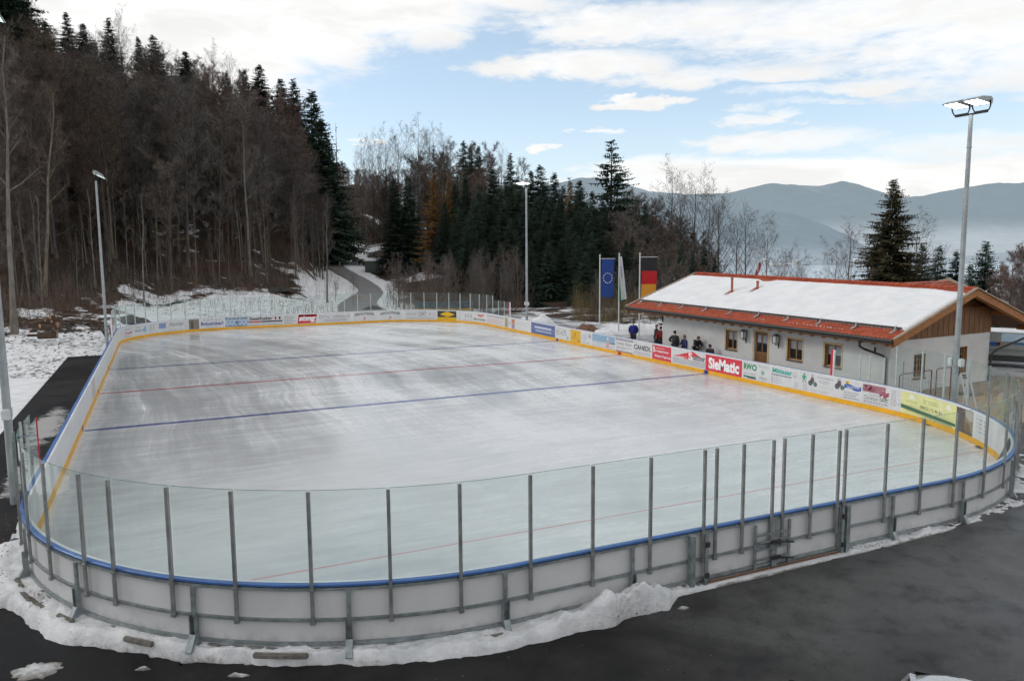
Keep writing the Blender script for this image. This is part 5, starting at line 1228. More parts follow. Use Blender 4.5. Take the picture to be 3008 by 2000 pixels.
for i in range(28):
    s = S0+.5+(S1-S0-1.)*i/27
    mb = MB(); prof = [(33.14, -.26), (33.14, -.36), (33.22, -.42), (33.34, -.40), (33.40, -.42), (33.95, -.26+.0), (33.95, -.05)]
    vs = [LP(s+o, k, zr(33.14)+dz+(k-33.14)*SLOPE*.5) for o in (-.06, .06) for (k, dz) in prof]; m_ = len(prof)
    mb.add(vs, [tuple(range(m_)), tuple(range(m_, 2*m_))[::-1]]+[(a, (a+1) % m_, m_+(a+1) % m_, m_+a) for a in range(m_)]); mb.build('rafter_end', M_WOOD, lod)
for k in (34.0, 39.0, 41.9, 44.6):
    mb = MB(); mb.beam(LP(S0+.1, k+.0, zr(k)-.30), LP(W0+.2, k, zr(k)-.30), .16, .20); mb.build('purlin_end', M_WOOD, lod)
# windows and door
def window(a, b, z0, z1, P, style):
    mb = MB(); t = .07; w_ = .10
    fr = [((a-w_, z0-.02), (a, z1+w_)), ((b, z0-.02), (b+w_, z1+w_)), ((a, z1), (b, z1+w_))]
    mbs = MB()
    for (p, q) in fr:
        vs = [P(x, z, d) for d in (-.012, .0) for (x, z) in ((p[0], p[1]), (q[0], p[1]), (q[0], q[1]), (p[0], q[1]))]; mbs.add(vs, [(0, 1, 2, 3), (0, 4, 5, 1), (1, 5, 6, 2), (2, 6, 7, 3), (3, 7, 4, 0)])
    if style != 'gable': sur = mbs.build('window_surround', M_OCHRE, lod)
    mb = MB()
    def bar(x0, x1, y0, y1, d0=.13, d1=.19): mb.add([P(x, z, d) for d in (d0, d1) for (x, z) in ((x0, y0), (x1, y0), (x1, y1), (x0, y1))], [(0, 1, 2, 3), (0, 4, 5, 1), (1, 5, 6, 2), (2, 6, 7, 3), (3, 7, 4, 0)])
    f = .075
    bar(a, b, z1-f, z1); bar(a, b, z0, z0+f); bar(a, a+f, z0+f, z1-f); bar(b-f, b, z0+f, z1-f); m2 = (a+b)/2; bar(m2-.03, m2+.03, z0+f, z1-f)
    # wooden reveal lining on the jamb seen from the rink
    mb.add([P(b-.004, z0, .0), P(b-.004, z0, .13), P(b-.004, z1, .13), P(b-.004, z1, .0)], [(0, 1, 2, 3)]); mb.add([P(a+.004, z0, .0), P(a+.004, z0, .13), P(a+.004, z1, .13), P(a+.004, z1, .0)], [(0, 1, 2, 3)])
    if style == 'gable':
        for k in (1, 2, 3): bar(a+f, b-f, z0+(z1-z0)*k/4-.012, z0+(z1-z0)*k/4+.012, .145, .165)
        for k in (1, 3): bar(a+(b-a)*k/4-.012, a+(b-a)*k/4+.012, z0+f, z1-f, .14, .16)
    w = mb.build('window', M_FRAME, lod)
    mb = MB(); mb.add([P(a, z0, .175), P(b, z0, .175), P(b, z1, .175), P(a, z1, .175)], [(0, 1, 2, 3)]); mb.build('pane', M_WIN, w)
    if style != 'gable':
        for (x0, x1) in ((a+f+.01, m2-.05), (m2+.05, b-f-.01)):
            mb = MB(); mb.add([P(x0, z0+(z1-z0)*.52, .168), P(x1, z0+(z1-z0)*.52, .168), P(x1, z1-f-.03, .168), P(x0, z1-f-.03, .168)], [(0, 1, 2, 3)]); mb.build('curtain', M_CURT, w)
    mb = MB(); mb.add([P(x, z, d) for d in (-.05, .13) for (x, z) in ((a-.04, z0-.06), (b+.04, z0-.06), (b+.04, z0-.003), (a-.04, z0-.003))], [(0, 1, 2, 3), (0, 4, 5, 1), (1, 5, 6, 2), (2, 6, 7, 3), (3, 7, 4, 0)]); mb.build('window_sill', mat('dark_sill', (.10, .06, .03), .6), w)
for i in (0, 2, 3): window(*hf[i], PF, 'front')
for h in hg: window(*h, PG, 'gable')
(a, b, z0, z1) = hf[1]
mb = MB()
for (x0, x1, y0, y1) in ((a-.13, a, z0, z1+.10), (b, b+.13, z0, z1+.10), (a, b, z1, z1+.10)):
    mb.add([PF(x, z, d) for d in (-.014, 0) for (x, z) in ((x0, y0), (x1, y0), (x1, y1), (x0, y1))], [(0, 1, 2, 3), (0, 4, 5, 1), (1, 5, 6, 2), (2, 6, 7, 3), (3, 7, 4, 0)])
mb.build('door_surround', M_OCHRE, lod)
mb = MB(); mb.add([PF(x, z, d) for d in (.12, .18) for (x, z) in ((a, z0), (b, z0), (b, z1), (a, z1))], [(0, 1, 2, 3), (4, 7, 6, 5)])
for (x0, x1, y0, y1) in ((a, a+.10, z0, z1), (b-.10, b, z0, z1), (a, b, z1-.12, z1), (a, b, z0, z0+.22), (a+.1, b-.1, z0+.95, z0+1.07)):
    mb.add([PF(x, z, d) for d in (.09, .12) for (x, z) in ((x0, y0), (x1, y0), (x1, y1), (x0, y1))], [(0, 1, 2, 3), (0, 4, 5, 1), (1, 5, 6, 2), (2, 6, 7, 3), (3, 7, 4, 0)])
for x in np.arange(a+.14, b-.1, .095): mb.add([PF(q, z, .108) for (q, z) in ((x, z0+.22), (x+.08, z0+.22), (x+.08, z0+.95), (x, z0+.95))], [(0, 1, 2, 3)])
dr = mb.build('door', M_DOOR, lod)
for (x0, x1) in ((a+.12, (a+b)/2-.04), ((a+b)/2+.04, b-.12)):
    mb = MB(); mb.add([PF(x, z, .114) for (x, z) in ((x0, z0+1.12), (x1, z0+1.12), (x1, z1-.16), (x0, z1-.16))], [(0, 1, 2, 3)]); mb.build('door_pane', M_WIN, dr)
    mb = MB(); mb.add([PF(x, z, .108) for (x, z) in ((x0+.02, z0+1.62), (x1-.02, z0+1.62), (x1-.02, z1-.18), (x0+.02, z1-.18))], [(0, 1, 2, 3)]); mb.build('door_curtain', M_CURT, dr)
mb = MB(); mb.tube([PF(b-.05, z0+1.02, .09), PF(b-.05, z0+1.02, .03), PF(b-.17, z0+1.02, .03)], .012, 6); mb.build('door_handle', M_DARK, dr)
# wall lanterns
M_LGL = mat('lantern_glass', (.55, .56, .56), .3, var=.05)
for ss in (16.92, 14.58):
    mb = MB(); c = LP(ss, K0-.24, 2.02); w_ = .11
    for (dx, dy) in ((-1, -1), (1, -1), (1, 1), (-1, 1)): mb.beam(c+R_L@np.array([dx*w_, dy*w_, -.20]), c+R_L@np.array([dx*w_*1.15, dy*w_*1.15, .18]), .02, .02)
    mb.box(c+np.array([0, 0, -.21]), (w_*2.2, w_*2.2, .025), 0, R_L); mb.box(c+np.array([0, 0, .20]), (w_*2.7, w_*2.7, .03), 0, R_L); mb.box(c+np.array([0, 0, .25]), (w_*1.4, w_*1.4, .08), 0, R_L)
    mb.tube([c+np.array([0, 0, -.22]), c+np.array([0, 0, -.30]), LP(ss, K0-.06, 1.72), LP(ss, K0-.02, 1.72)], .02, 6); mb.box(LP(ss, K0-.02, 1.70), (.05, .04, .32), 0, R_L)
    ln = mb.build('wall_lantern', M_DARK, lod); mb = MB(); mb.box(c, (w_*1.9, w_*1.9, .36), 0, R_L); mb.build('lantern_glass', M_LGL, ln)
# spotlight on an arm at the far corner
mb = MB(); mb.box(LP(24.1, K0-.05, 2.25), (.06, .08, .35), 0, R_L); mb.beam(LP(24.1, K0-.08, 2.28), LP(24.75, K0-.5, 2.32), .05, .05); sp = mb.build('spotlight_arm', M_DARK, lod); mb = MB(); mb.box(LP(25.0, K0-.6, 2.42), (.75, .30, .05), 0, R_L); mb.build('sign_board', M_TRIM, sp); 
# downpipes
mb = MB(); mb.tube([LP(8.9, 32.98, zr(33)-.18), LP(8.9, 32.98, 2.40), LP(8.78, 33.2, 2.26), LP(8.28, 33.82, 1.98), LP(8.2, 33.92, 1.85), LP(8.2, 33.93, -.1)], [.06, .055, .055, .055, .055, .055], 9); mb.tube([LP(8.5, 33.55, 2.1), LP(8.5, 33.55, 2.36)], .05, 8); mb.build('downpipe', M_GUT, lod)
mb = MB(); mb.tube([LP(7.7, 45.2, zr(45.2)-.2), LP(7.7, 45.1, 2.35), LP(7.8, 42.1, 1.75), LP(7.93, 41.85, 1.5), LP(7.93, 41.85, -.1)], .055, 9); mb.build('downpipe', M_GUT, lod)
# vents with bared tiles below them
M_VENT = mat('terracotta_vent', (.36, .11, .05), .6)
for (s, k, h) in ((20.6, 36.45, .85), (19.25, 37.2, .42)):
    b = LP(s, k, zr(k)); mb = MB(); mb.tube([b+np.array([0, 0, -.05]), b+np.array([0, 0, h])], .075, 10); mb.tube([b+np.array([0, 0, h-.02]), b+np.array([0, 0, h+.10])], [.095, .085], 10); mb.build('roof_vent', M_VENT, roof)
    mb = MB(); mb.add([LP(s-.16, k+.06, zr(k+.06)+.105), LP(s+.16, k+.06, zr(k+.06)+.105), LP(s+.05, k-.62, zr(k-.62)+.128), LP(s-.02, k-.62, zr(k-.62)+.128)], [(0, 1, 2, 3)]); mb.build('bared_tiles', M_TILE, roof)
# aerial pole on the ridge with a furled pennant
mb = MB(); b = LP(18.9, 39.1, zr(39)); mb.tube([b, b+np.array([0, 0, 1.75])], .025, 6); mb.box(b+np.array([0, 0, .06]), (.3, .3, .1), 0, R_L); mb.build('ridge_mast', M_GALV, lod)
pn = px(2226, 800, 52.5); mb = MB(); b = np.array([pn[0], pn[1], -1.])
ft = empty('flagpole', (pn[0], pn[1], -1), label='thin pole behind the lodge roof with a small red and white flag', cat='flagpole')
mb.tube([b, np.array([pn[0], pn[1], px(2226, 768, 52.5)[2]])], .035, 6); mb.build('pole', M_FP, ft)
mb = MB(); zt = px(2226, 772, 52.5)[2]; mb.grid(lambda a, c: np.array([pn[0], pn[1], zt-.95*(1-c)])+RH*(.03+a*(.12+.12*math.sin(c*2.6))-.28*(1-c))+FH*.05*math.sin(a*6), 6, 8); fl = mb.build('flag', m_cloth('pennant_red', srgb(150, 60, 60))); tag(fl, 'small furled red flag with a white edge above the lodge ridge', 'flag')
mb = MB(); mb.grid(lambda a, c: np.array([pn[0], pn[1], zt-.95*(1-c)])+RH*(.03+(1+a*.4)*(.12+.12*math.sin(c*2.6))-.28*(1-c))+FH*.05, 3, 8); mb.build('white_edge', m_cloth('pennant_white', srgb(200, 200, 202)), fl)
# rear cross wing: its ridge rises behind the main ridge
wp = atz(2783, 824, 5.0); ws, wk = float(wp@DL), float(wp@NL)
zw_ = wp[2]-(ws-17)*.0155
hw = 3.2
mb = MB()
vs = [LP(ws, 39.1, zw_), LP(ws, wk, zw_), LP(ws-hw, 39.1, zw_-hw*SLOPE), LP(ws-hw, wk, zw_-hw*SLOPE), LP(ws+hw, 39.1, zw_-hw*SLOPE), LP(ws+hw, wk, zw_-hw*SLOPE)]
nr = 12
for sg_ in (-1, 1):
    for r in range(nr):
        a0, a1 = hw*r/nr, hw*(r+1)/nr
        mb.add([LP(ws+sg_*a0, 39.1, zw_-a0*SLOPE+.0), LP(ws+sg_*a0, wk, zw_-a0*SLOPE), LP(ws+sg_*a1, wk, zw_-a1*SLOPE+.035), LP(ws+sg_*a1, 39.1, zw_-a1*SLOPE+.035)], [(0, 1, 2, 3)])
mb.build('wing_roof', M_TILE, roof)
mb = MB(); mb.beam(LP(ws, wk+.02, zw_+.05), LP(ws-hw, wk+.02, zw_-hw*SLOPE+.05), .14, .16); mb.beam(LP(ws, wk+.02, zw_+.05), LP(ws+hw, wk+.02, zw_-hw*SLOPE+.05), .14, .16); mb.build('wing_verge', M_TRIM, roof)
mb = MB(); mb.add([LP(ws-hw+.6, wk-.4, -.3), LP(ws+hw-.6, wk-.4, -.3), LP(ws+hw-.6, wk-.4, zw_-hw*SLOPE+.1), LP(ws, wk-.4, zw_-.2), LP(ws-hw+.6, wk-.4, zw_-hw*SLOPE+.1)], [(0, 1, 2, 3, 4)]); mb.add([LP(ws-hw+.6, K1, -.3), LP(ws-hw+.6, wk-.4, -.3), LP(ws-hw+.6, wk-.4, zw_-hw*SLOPE), LP(ws-hw+.6, K1, zw_-hw*SLOPE)], [(0, 1, 2, 3)]); mb.build('wing_wall', M_PL, lod)
# ------------------------------------------------------------------ trees
def m_bark(name, c1, c2, objvar=.25):
    m = bpy.data.materials.new(name); nt = nodes(m); b = N(nt, 'ShaderNodeBsdfPrincipled'); o = N(nt, 'ShaderNodeOutputMaterial'); nt.links.new(b.outputs[0], o.inputs[0])
    n1 = tex(nt, 'noise', 1.6, detail=6, stretch=(2, 2, .6)); oi = N(nt, 'ShaderNodeObjectInfo'); h = N(nt, 'ShaderNodeHueSaturation')
    nt.links.new(mixc(nt, ramp(nt, n1, .3, .7), c1, c2), h.inputs['Color']); nt.links.new(ramp(nt, oi.outputs['Random'], 0, 1, 1-objvar, 1+objvar), h.inputs['Value'])
    r2 = math_(nt, 'FRACT', math_(nt, 'MULTIPLY', oi.outputs['Random'], 13.7)); nt.links.new(ramp(nt, r2, 0, 1, .5, 1.2), h.inputs['Saturation'])
    nt.links.new(h.outputs[0], b.inputs['Base Color']); b.inputs['Roughness'].default_value = .9; b.inputs['Specular IOR Level'].default_value = .1; return m
def m_leafy(name, c1, c2, objvar=.3, sc=.7, trans=0.):
    m = bpy.data.materials.new(name); nt = nodes(m); b = N(nt, 'ShaderNodeBsdfPrincipled'); o = N(nt, 'ShaderNodeOutputMaterial'); nt.links.new(b.outputs[0], o.inputs[0])
    n1 = tex(nt, 'noise', sc, detail=5, rough=.7); oi = N(nt, 'ShaderNodeObjectInfo'); h = N(nt, 'ShaderNodeHueSaturation')
    nt.links.new(mixc(nt, ramp(nt, n1, .32, .68), c1, c2), h.inputs['Color']); nt.links.new(ramp(nt, oi.outputs['Random'], 0, 1, 1-objvar, 1+objvar), h.inputs['Value'])
    nt.links.new(h.outputs[0], b.inputs['Base Color']); b.inputs['Roughness'].default_value = .8; b.inputs['Specular IOR Level'].default_value = .12; return m
M_BARK = m_bark('beech_bark', (.055, .047, .040), (.11, .094, .078)); M_BARKP = m_bark('pale_bark', (.11, .092, .074), (.20, .172, .14), .15); M_BARKD = m_bark('spruce_bark', (.045, .032, .024), (.09, .07, .055))
M_TWIG = m_bark('brown_twigs', (.092, .074, .062), (.168, .136, .113), .3); M_TWIGR = m_bark('reddish_twigs', (.115, .084, .074), (.185, .136, .118), .2); M_TWIGG = m_bark('grey_twigs', (.085, .076, .068), (.15, .132, .118), .2)
M_NEED = m_leafy('spruce_needles', (.023, .040, .030), (.066, .096, .068)); M_NEED2 = m_leafy('spruce_needles_brownish', (.034, .040, .024), (.115, .098, .055), .2); M_LARCH = m_leafy('larch_gold', (.16, .085, .030), (.30, .17, .062), .15); M_LARCHB = m_leafy('larch_brown', (.06, .035, .02), (.11, .065, .035), .2)
def rnd_perp(rg, t):
    a = np.array([rg.gauss(0, 1), rg.gauss(0, 1), rg.gauss(0, 1)]); a -= t*(a@t); return a/(np.linalg.norm(a)+1e-9)
def unit(v): return v/(np.linalg.norm(v)+1e-9)
def bare_tree(seed, Ht=18., spread=.30, first=.32, limbs=17, fork=False, tw=.030, asc=.75, dens=1.0, r0=.20, twl=1.0):
    """trunk mesh (trunk and main limbs) and crown mesh (branches and twigs), base at the origin"""
    rg = random.Random(seed); tr = MB(); cr = MB()
    n = 9; P = []; w = np.zeros(3)
    lean = np.array([rg.gauss(0, .03), rg.gauss(0, .03), 0])
    for i in range(n+1):
        t = i/n; w = w+np.array([rg.gauss(0, .10), rg.gauss(0, .10), 0])*(Ht/18); P.append(np.array([0, 0, Ht*.97*t])+w*t+lean*Ht*t)
    R = [r0*(1-.92*(i/n)**.85)+.012 for i in range(n+1)]; R[0] *= 1.35
    tr.tube(P, R, 7, 0, caps=False)
    def at(t): q = t*n; i = min(int(q), n-1); f = q-i; return P[i]*(1-f)+P[i+1]*f, R[i]*(1-f)+R[i+1]*f
    def twig(p, d, L, wd):
        s = rnd_perp(rg, d); e = p+d*L+rnd_perp(rg, d)*L*.12+np.array([0, 0, .05*L])
        cr.add([p-s*wd, p+s*wd, e], [(0, 1, 2)])
    def ribbon(p, d, L, wd):
        m = p+d*L*.5+rnd_perp(rg, d)*L*.06; e = p+unit(d+np.array([0, 0, .22]))*L; s = rnd_perp(rg, d)
        cr.add([p-s*wd, p+s*wd, m+s*wd*.7, m-s*wd*.7, e], [(0, 1, 2, 3), (3, 2, 4)]); return m, e
    for k in range(limbs):
        t = first+(1-first)*((k+rg.random())/limbs)**.9; p, r = at(min(t, .985)); az_ = k*2.4+rg.gauss(0, .5)
        up = asc+rg.gauss(0, .14)+.35*(t-.5); out = np.array([math.cos(az_), math.sin(az_), 0]); d = unit(out*(1-.45*up)+np.array([0, 0, up]))
        L = Ht*spread*(1.18-t*.75)*rg.uniform(.7, 1.15)*(1. if t > .4 else .7)
        q1 = p+d*L*.35; d2 = unit(d+np.array([0, 0, .22])+rnd_perp(rg, d)*.12); q2 = q1+d2*L*.35; d3 = unit(d2+np.array([0, 0, .2])+rnd_perp(rg, d2)*.15); q3 = q2+d3*L*.3
        rr = max(.016, r*.5); tr.tube([p, q1, q2, q3], [rr, rr*.68, rr*.4, .008], 4, 0, caps=False, sm=True)
        seg = [(p, q1), (q1, q2), (q2, q3)]
        ns = int((5+L*1.6)*dens)
        for j in range(ns):
            tt = .18+.82*(j+rg.random())/ns; sI = min(2, int(tt*3)); f = tt*3-sI; a, b = seg[sI]; bp_ = a+(b-a)*f; bd = unit(b-a)
            d4 = unit(bd*.75+rnd_perp(rg, bd)*.75+np.array([0, 0, .18])); l4 = L*rg.uniform(.22, .42)*(1.15-.5*tt)
            m, e = ribbon(bp_, d4, l4, max(.010, rr*.20))
            for c in range(int(4*dens)+1):
                f2 = rg.random(); b2 = bp_+(e-bp_)*(.25+.7*f2); d5 = unit(d4*.8+rnd_perp(rg, d4)*.7+np.array([0, 0, .12])); l5 = l4*rg.uniform(.35, .6)
                m5, e5 = ribbon(b2, d5, l5, tw*.35)
                for _ in range(3): twig(b2+(e5-b2)*rg.uniform(.2, .95), unit(d5+rnd_perp(rg, d5)*.65), rg.uniform(.25, .6)*twl*(Ht/18), tw*.36)
    return tr, cr
def spruce(seed, Ht=20., rad=.17, first=.10, gap=.55, per=8, droop=.35, dens=1., wid=.16, ragged=.2, top=1.):
    rg = random.Random(seed); tr = MB(); cr = MB()
    tr.tube([(0, 0, 0), (rg.gauss(0, .05), rg.gauss(0, .05), Ht*.5), (0, 0, Ht*.985)], [Ht*.012, Ht*.0075, .015], 7, 0, caps=False)
    z = Ht*first
    while z < Ht*.985:
        t = (z/Ht-first)/(1-first); L0 = Ht*rad*(1-t)**.82*(1 if t > .06 else .6+.4*t/.06)+.12
        for k in range(per):
            az_ = rg.random()*6.283; L = L0*rg.uniform(1-ragged*1.7, 1+ragged*.6); o = np.array([math.cos(az_), math.sin(az_), 0]); sd = np.array([-o[1], o[0], 0])
            zz = z+rg.uniform(-1., 1.)*gap; rise = .35*(t-.45); p = np.array([0, 0, zz])
            def axis(f): return p+o*L*f+np.array([0, 0, L*(rise*f-droop*f*f*(1-.55*t)+.16*f**4)])
            n = max(3, int(L*3.9*dens))
            for j in range(n):
                f = .12+.88*(j+rg.random()*.6)/n; a = axis(f); l = (wid*Ht/20+.30*L*(1-f)*.55)*rg.uniform(.7, 1.25)
                for sg in (-1, 1):
                    d = unit(o*rg.uniform(.35, .75)+sd*sg*rg.uniform(.5, 1.)+np.array([0, 0, rg.uniform(-.55, -.05)])); e = a+d*l*1.5+np.array([0, 0, rg.gauss(0, .22)*l]); wv = unit(np.cross(d, np.array([0, 0, 1.]))+np.array([0, 0, rg.uniform(-.6, .6)]))*l*.30
                    cr.add([a, a+d*l*.7+wv, e, a+d*l*.7-wv+np.array([0, 0, -.08*l])], [(0, 1, 2, 3)])
                # hanging sprays
                if rg.random() < .9: cr.add([a, a+np.array([rg.gauss(0, .25), rg.gauss(0, .25), -1])*l*rg.uniform(.9, 1.9)+sd*rg.gauss(0, .22)*l, a+o*l*.5+sd*rg.gauss(0, .3)*l+np.array([0, 0, -.15*l])], [(0, 1, 2)])
            q = axis(1.); cr.add([axis(.7)-sd*.10*L*.3, q+o*.12, axis(.7)+sd*.10*L*.3], [(0, 1, 2)])
        z += gap*(1-.45*t)*rg.uniform(.75, 1.25)*Ht/20
    cr.add([(-.06, 0, Ht*.94), (.06, 0, Ht*.94), (0, 0, Ht)], [(0, 1, 2)]); cr.add([(0, -.06, Ht*.94), (0, .06, Ht*.94), (0, 0, Ht)], [(0, 1, 2)])
    return tr, cr
PROTO = {}
def proto(key, gen, mt, mc, Ht):
    tr, cr = gen; PROTO[key] = (tr.mesh('trunk', mt), cr.mesh('crown', mc), Ht)
for i in range(4): proto('bare%d' % i, bare_tree(10+i, 18, .28+.02*i, .18, 22, tw=.044, asc=.8, dens=1.35, twl=1.25), M_BARK, M_TWIG, 18)
for i in range(2): proto('red%d' % i, bare_tree(30+i, 16, .33, .18, 22, tw=.044, asc=.75, dens=1.5, twl=1.2), M_BARK, M_TWIGR, 16)
for i in range(3): proto('grey%d' % i, bare_tree(40+i, 20, .42, .22, 20, tw=.026, asc=.95, dens=.95, twl=1.3), M_BARKP if i == 2 else M_BARK, M_TWIGG, 20)
for i in range(2): proto('tall%d' % i, bare_tree(50+i, 26, .17, .45, 14, tw=.03, asc=.8, dens=.8, r0=.26), M_BARKP, M_TWIG, 26)
for i in range(3): proto('pole%d' % i, bare_tree(60+i, 11, .17, .3, 12, tw=.026, asc=.95, dens=.7, r0=.085), M_BARKP, M_TWIG, 11)
for i in range(4): proto('spruce%d' % i, spruce(70+i, 20, (.22, .24, .27, .23)[i], .05, .46, 9, (.38, .45, .30, .5)[i], wid=.15, ragged=(.2, .28, .24, .32)[i]), M_BARKD, M_NEED, 20)
proto('airy', spruce(81, 20, .25, .16, .80, 8, .24, 1.1, .17, .28), M_BARKD, M_NEED, 20)
proto('snag', spruce(82, 20, .06, .35, 1.5, 3, .1, .9, .08, .5), M_BARKD, M_TWIG, 20)
proto('big', spruce(83, 20, .285, .02, .34, 10, .30, 1.15, .12, .3), M_BARKD, M_NEED2, 20)
for i in range(2): proto('larch%d' % i, spruce(90+i, 20, .17, .12, .6, 8, .12, 1.0, .14, .3), M_BARKD, M_LARCH if i == 0 else M_LARCHB, 20)
proto('brownconifer', spruce(95, 20, .17, .1, .7, 7, .15, .9, .13, .3), M_BARKD, M_LARCHB, 20)
for i in range(3): proto('bush%d' % i, bare_tree(100+i, 4, .55, .04, 16, tw=.02, asc=.95, dens=.75, r0=.03, twl=1.6), M_TWIG, (M_TWIG, M_TWIGR, M_TWIGG)[i], 4)
print('TRIS', {k: (len(v[0].polygons), len(v[1].polygons)) for k, v in PROTO.items()})
TR = random.Random(21); n_tree = 0
DEFER = []; MASS = ('bare trees covering the left slope', 'bare trees in the gully above the lane', 'brown bare trees filling the knoll', 'bare trees on the slope behind the lodge')
def plant(key, x, y, h, label, cat, group=None, sx=1., name=None, z=None, lean=None, now=False):
    if group in MASS and not now: DEFER.append((h/math.hypot(x-CAM[0], y-CAM[1]), (key, x, y, h, label, cat, group, sx, name, z, lean))); return None
    mt, mc, Ht = PROTO[key]; zz = (ground(x, y) if z is None else z)-.15
    nm = name or {'bare': 'bare_tree', 'red': 'bare_tree', 'grey': 'bare_tree', 'tall': 'bare_tree', 'pole': 'young_tree', 'bush': 'bare_shrub'}.get(key.rstrip('0123456789'), 'larch_tree' if 'larch' in key else 'spruce_tree')
    t = empty(nm, (x, y, zz), TR.random()*6.28, label, cat, group); k = h/Ht; t.scale = (k*sx, k*sx, k)
    if lean: t.rotation_euler = (lean[0], lean[1], 0)
    for nn, me in (('trunk', mt), ('crown', mc)):
        o = bpy.data.objects.new(nn, me); C.objects.link(o); o.parent = t
    return t
def at_px(u, d): p = CAM[:2]+FH[:2]*d+RH[:2]*((u-1504)/FPX*d*1.006); return float(p[0]), float(p[1])
def plant_px(key, u, vtop, d, label, cat, group=None, sx=1., name=None, hmin=3.):
    x, y = at_px(u, d); z = ground(x, y); zt = px(u, vtop, d)[2]; return plant(key, x, y, max(hmin, zt-z+.15), label, cat, group, sx, name, z)
ORD = ('first', 'second', 'third', 'fourth', 'fifth', 'sixth', 'seventh', 'eighth', 'ninth', 'tenth', 'eleventh', 'twelfth', 'thirteenth', 'fourteenth', 'fifteenth', 'sixteenth', 'seventeenth', 'eighteenth', 'nineteenth', 'twentieth', 'twenty-first', 'twenty-second', 'twenty-third', 'twenty-fourth', 'twenty-fifth', 'twenty-sixth')
# skyline spruces of the left slope, left to right
sky = [(203, 60, 158, 1.5), (263, 34, 164, .95), (306, 66, 166, 1.15), (379, 52, 160, 1.0), (460, 107, 166, .95), (502, 101, 166, 1.15), (589, 148, 168, 1.25), (703, 208, 172, 1.0), (754, 203, 175, 1.1), (795, 188, 178, 1.25), (855, 228, 184, 1.2), (890, 231, 184, 1.15), (940, 265, 176, 1.25), (958, 345, 168, 1.3), (978, 385, 190, .7)]
for i, (u, v, d, sx) in enumerate(sky): plant_px('spruce%d' % (i % 4), u, v, d, 'dark pointed spruce on the skyline of the left slope, %s from the left' % ORD[i], 'spruce', 'spruces along the skyline of the left slope', sx*1.25)
plant_px('snag', 1007, 358, 175, 'thin half bare conifer at the right end of the left slope skyline', 'conifer', None, .8)
for i, (u, v, d, k) in enumerate(((158, -40, 158, 'grey0'), (412, 62, 168, 'grey1'), (345, 110, 168, 'grey0'), (560, 165, 172, 'grey1'), (665, 154, 172, 'grey0'), (712, 178, 174, 'grey1'), (618, 190, 170, 'bare2'), (740, 215, 176, 'bare0'))): plant_px(k, u, v, d, 'bare tree standing against the sky on the left slope crest, %s from the left' % ORD[(0, 2, 1, 3, 5, 6, 4, 7)[i]], 'bare tree', 'bare trees along the crest of the left slope', .9)
# the wooded left slope itself
cnt = 0; tries = 0
while cnt < 250 and tries < 9000:
    tries += 1; u = TR.uniform(-260, 1060); d = TR.uniform(76, 190)
    x, y = at_px(u, d); z = ground(x, y)
    lo = np.interp(u, [-300, 150, 300, 500, 700, 850, 950, 1060], [66, 78, 84, 96, 104, 112, 150, 190])
    if d < lo or road_d(x, y)[0] < 5 or z < 1.6: continue
    vt = np.interp(u, [-260, 0, 130, 200, 300, 400, 500, 600, 700, 800, 900, 960, 1060], [-150, -70, -10, 95, 105, 105, 145, 175, 200, 235, 280, 390, 545])+TR.uniform(5, 130)
    top = px(u, vt, d)[2]; h = min(TR.uniform(13, 23), top-z)
    if h < 6: continue
    key = TR.choice(('bare0', 'bare1', 'bare2', 'bare3', 'bare0', 'bare3', 'grey0', 'red1'))
    if 640 < u < 900 and d > 115 and TR.random() < .6: key = TR.choice(('red0', 'red1'))
    plant(key, x, y, h, 'bare brown deciduous tree in the dense wood on the left slope', 'bare tree', 'bare trees covering the left slope', TR.uniform(1.0, 1.35), z=z); cnt += 1
for i, (u, v, d) in enumerate(((-60, -330, 112), (-25, -330, 118), (5, -330, 112), (32, -300, 124), (55, -280, 116), (78, -260, 126), (98, -190, 120), (114, -110, 132), (132, 15, 138), (-95, -330, 112), (20, -200, 104), (65, -170, 108), (92, -60, 110))): plant_px('spruce%d' % (i % 4), u, v, d, 'tall dark spruce filling the upper left corner of the picture', 'spruce', 'tall spruces in the upper left corner', 1.35)
cnt = 0; tries = 0
while cnt < 26 and tries < 2000:
    tries += 1; u = TR.uniform(-150, 1010); d = TR.uniform(105, 165); x, y = at_px(u, d); z = ground(x, y)
    if z < 5 or road_d(x, y)[0] < 5 or d < np.interp(u, [0, 800, 1000], [90, 125, 150]): continue
    vt = np.interp(u, [0, 200, 400, 600, 800, 960], [160, 240, 300, 340, 420, 480]); h = min(TR.uniform(9, 17), px(u, vt, d)[2]-z)
    if h < 5: continue
    plant('spruce%d' % TR.randrange(4), x, y, h, 'dark spruce half hidden among the bare trees on the left slope', 'spruce', 'spruces scattered through the left slope wood', TR.uniform(.8, 1.05), z=z); cnt += 1
for i, (u, v, d) in enumerate(((905, 450, 164), (922, 490, 160), (930, 540, 152), (880, 410, 168))): plant_px('spruce%d' % (i % 4), u, v, d, 'dark spruce at the foot of the right end of the left slope', 'spruce', 'spruces beside the lane bend', .95)
for i, (u, v, d) in enumerate(((880, 520, 132), (905, 560, 138), (925, 530, 146), (945, 580, 142), (962, 600, 150), (915, 610, 134), (860, 480, 136))): plant_px(('bare0', 'grey0', 'bare3', 'bare1')[i % 4], u, v, d, 'bare grey brown tree in front of the dark spruces at the lane', 'bare tree', 'bare trees beside the lane', 1.1)
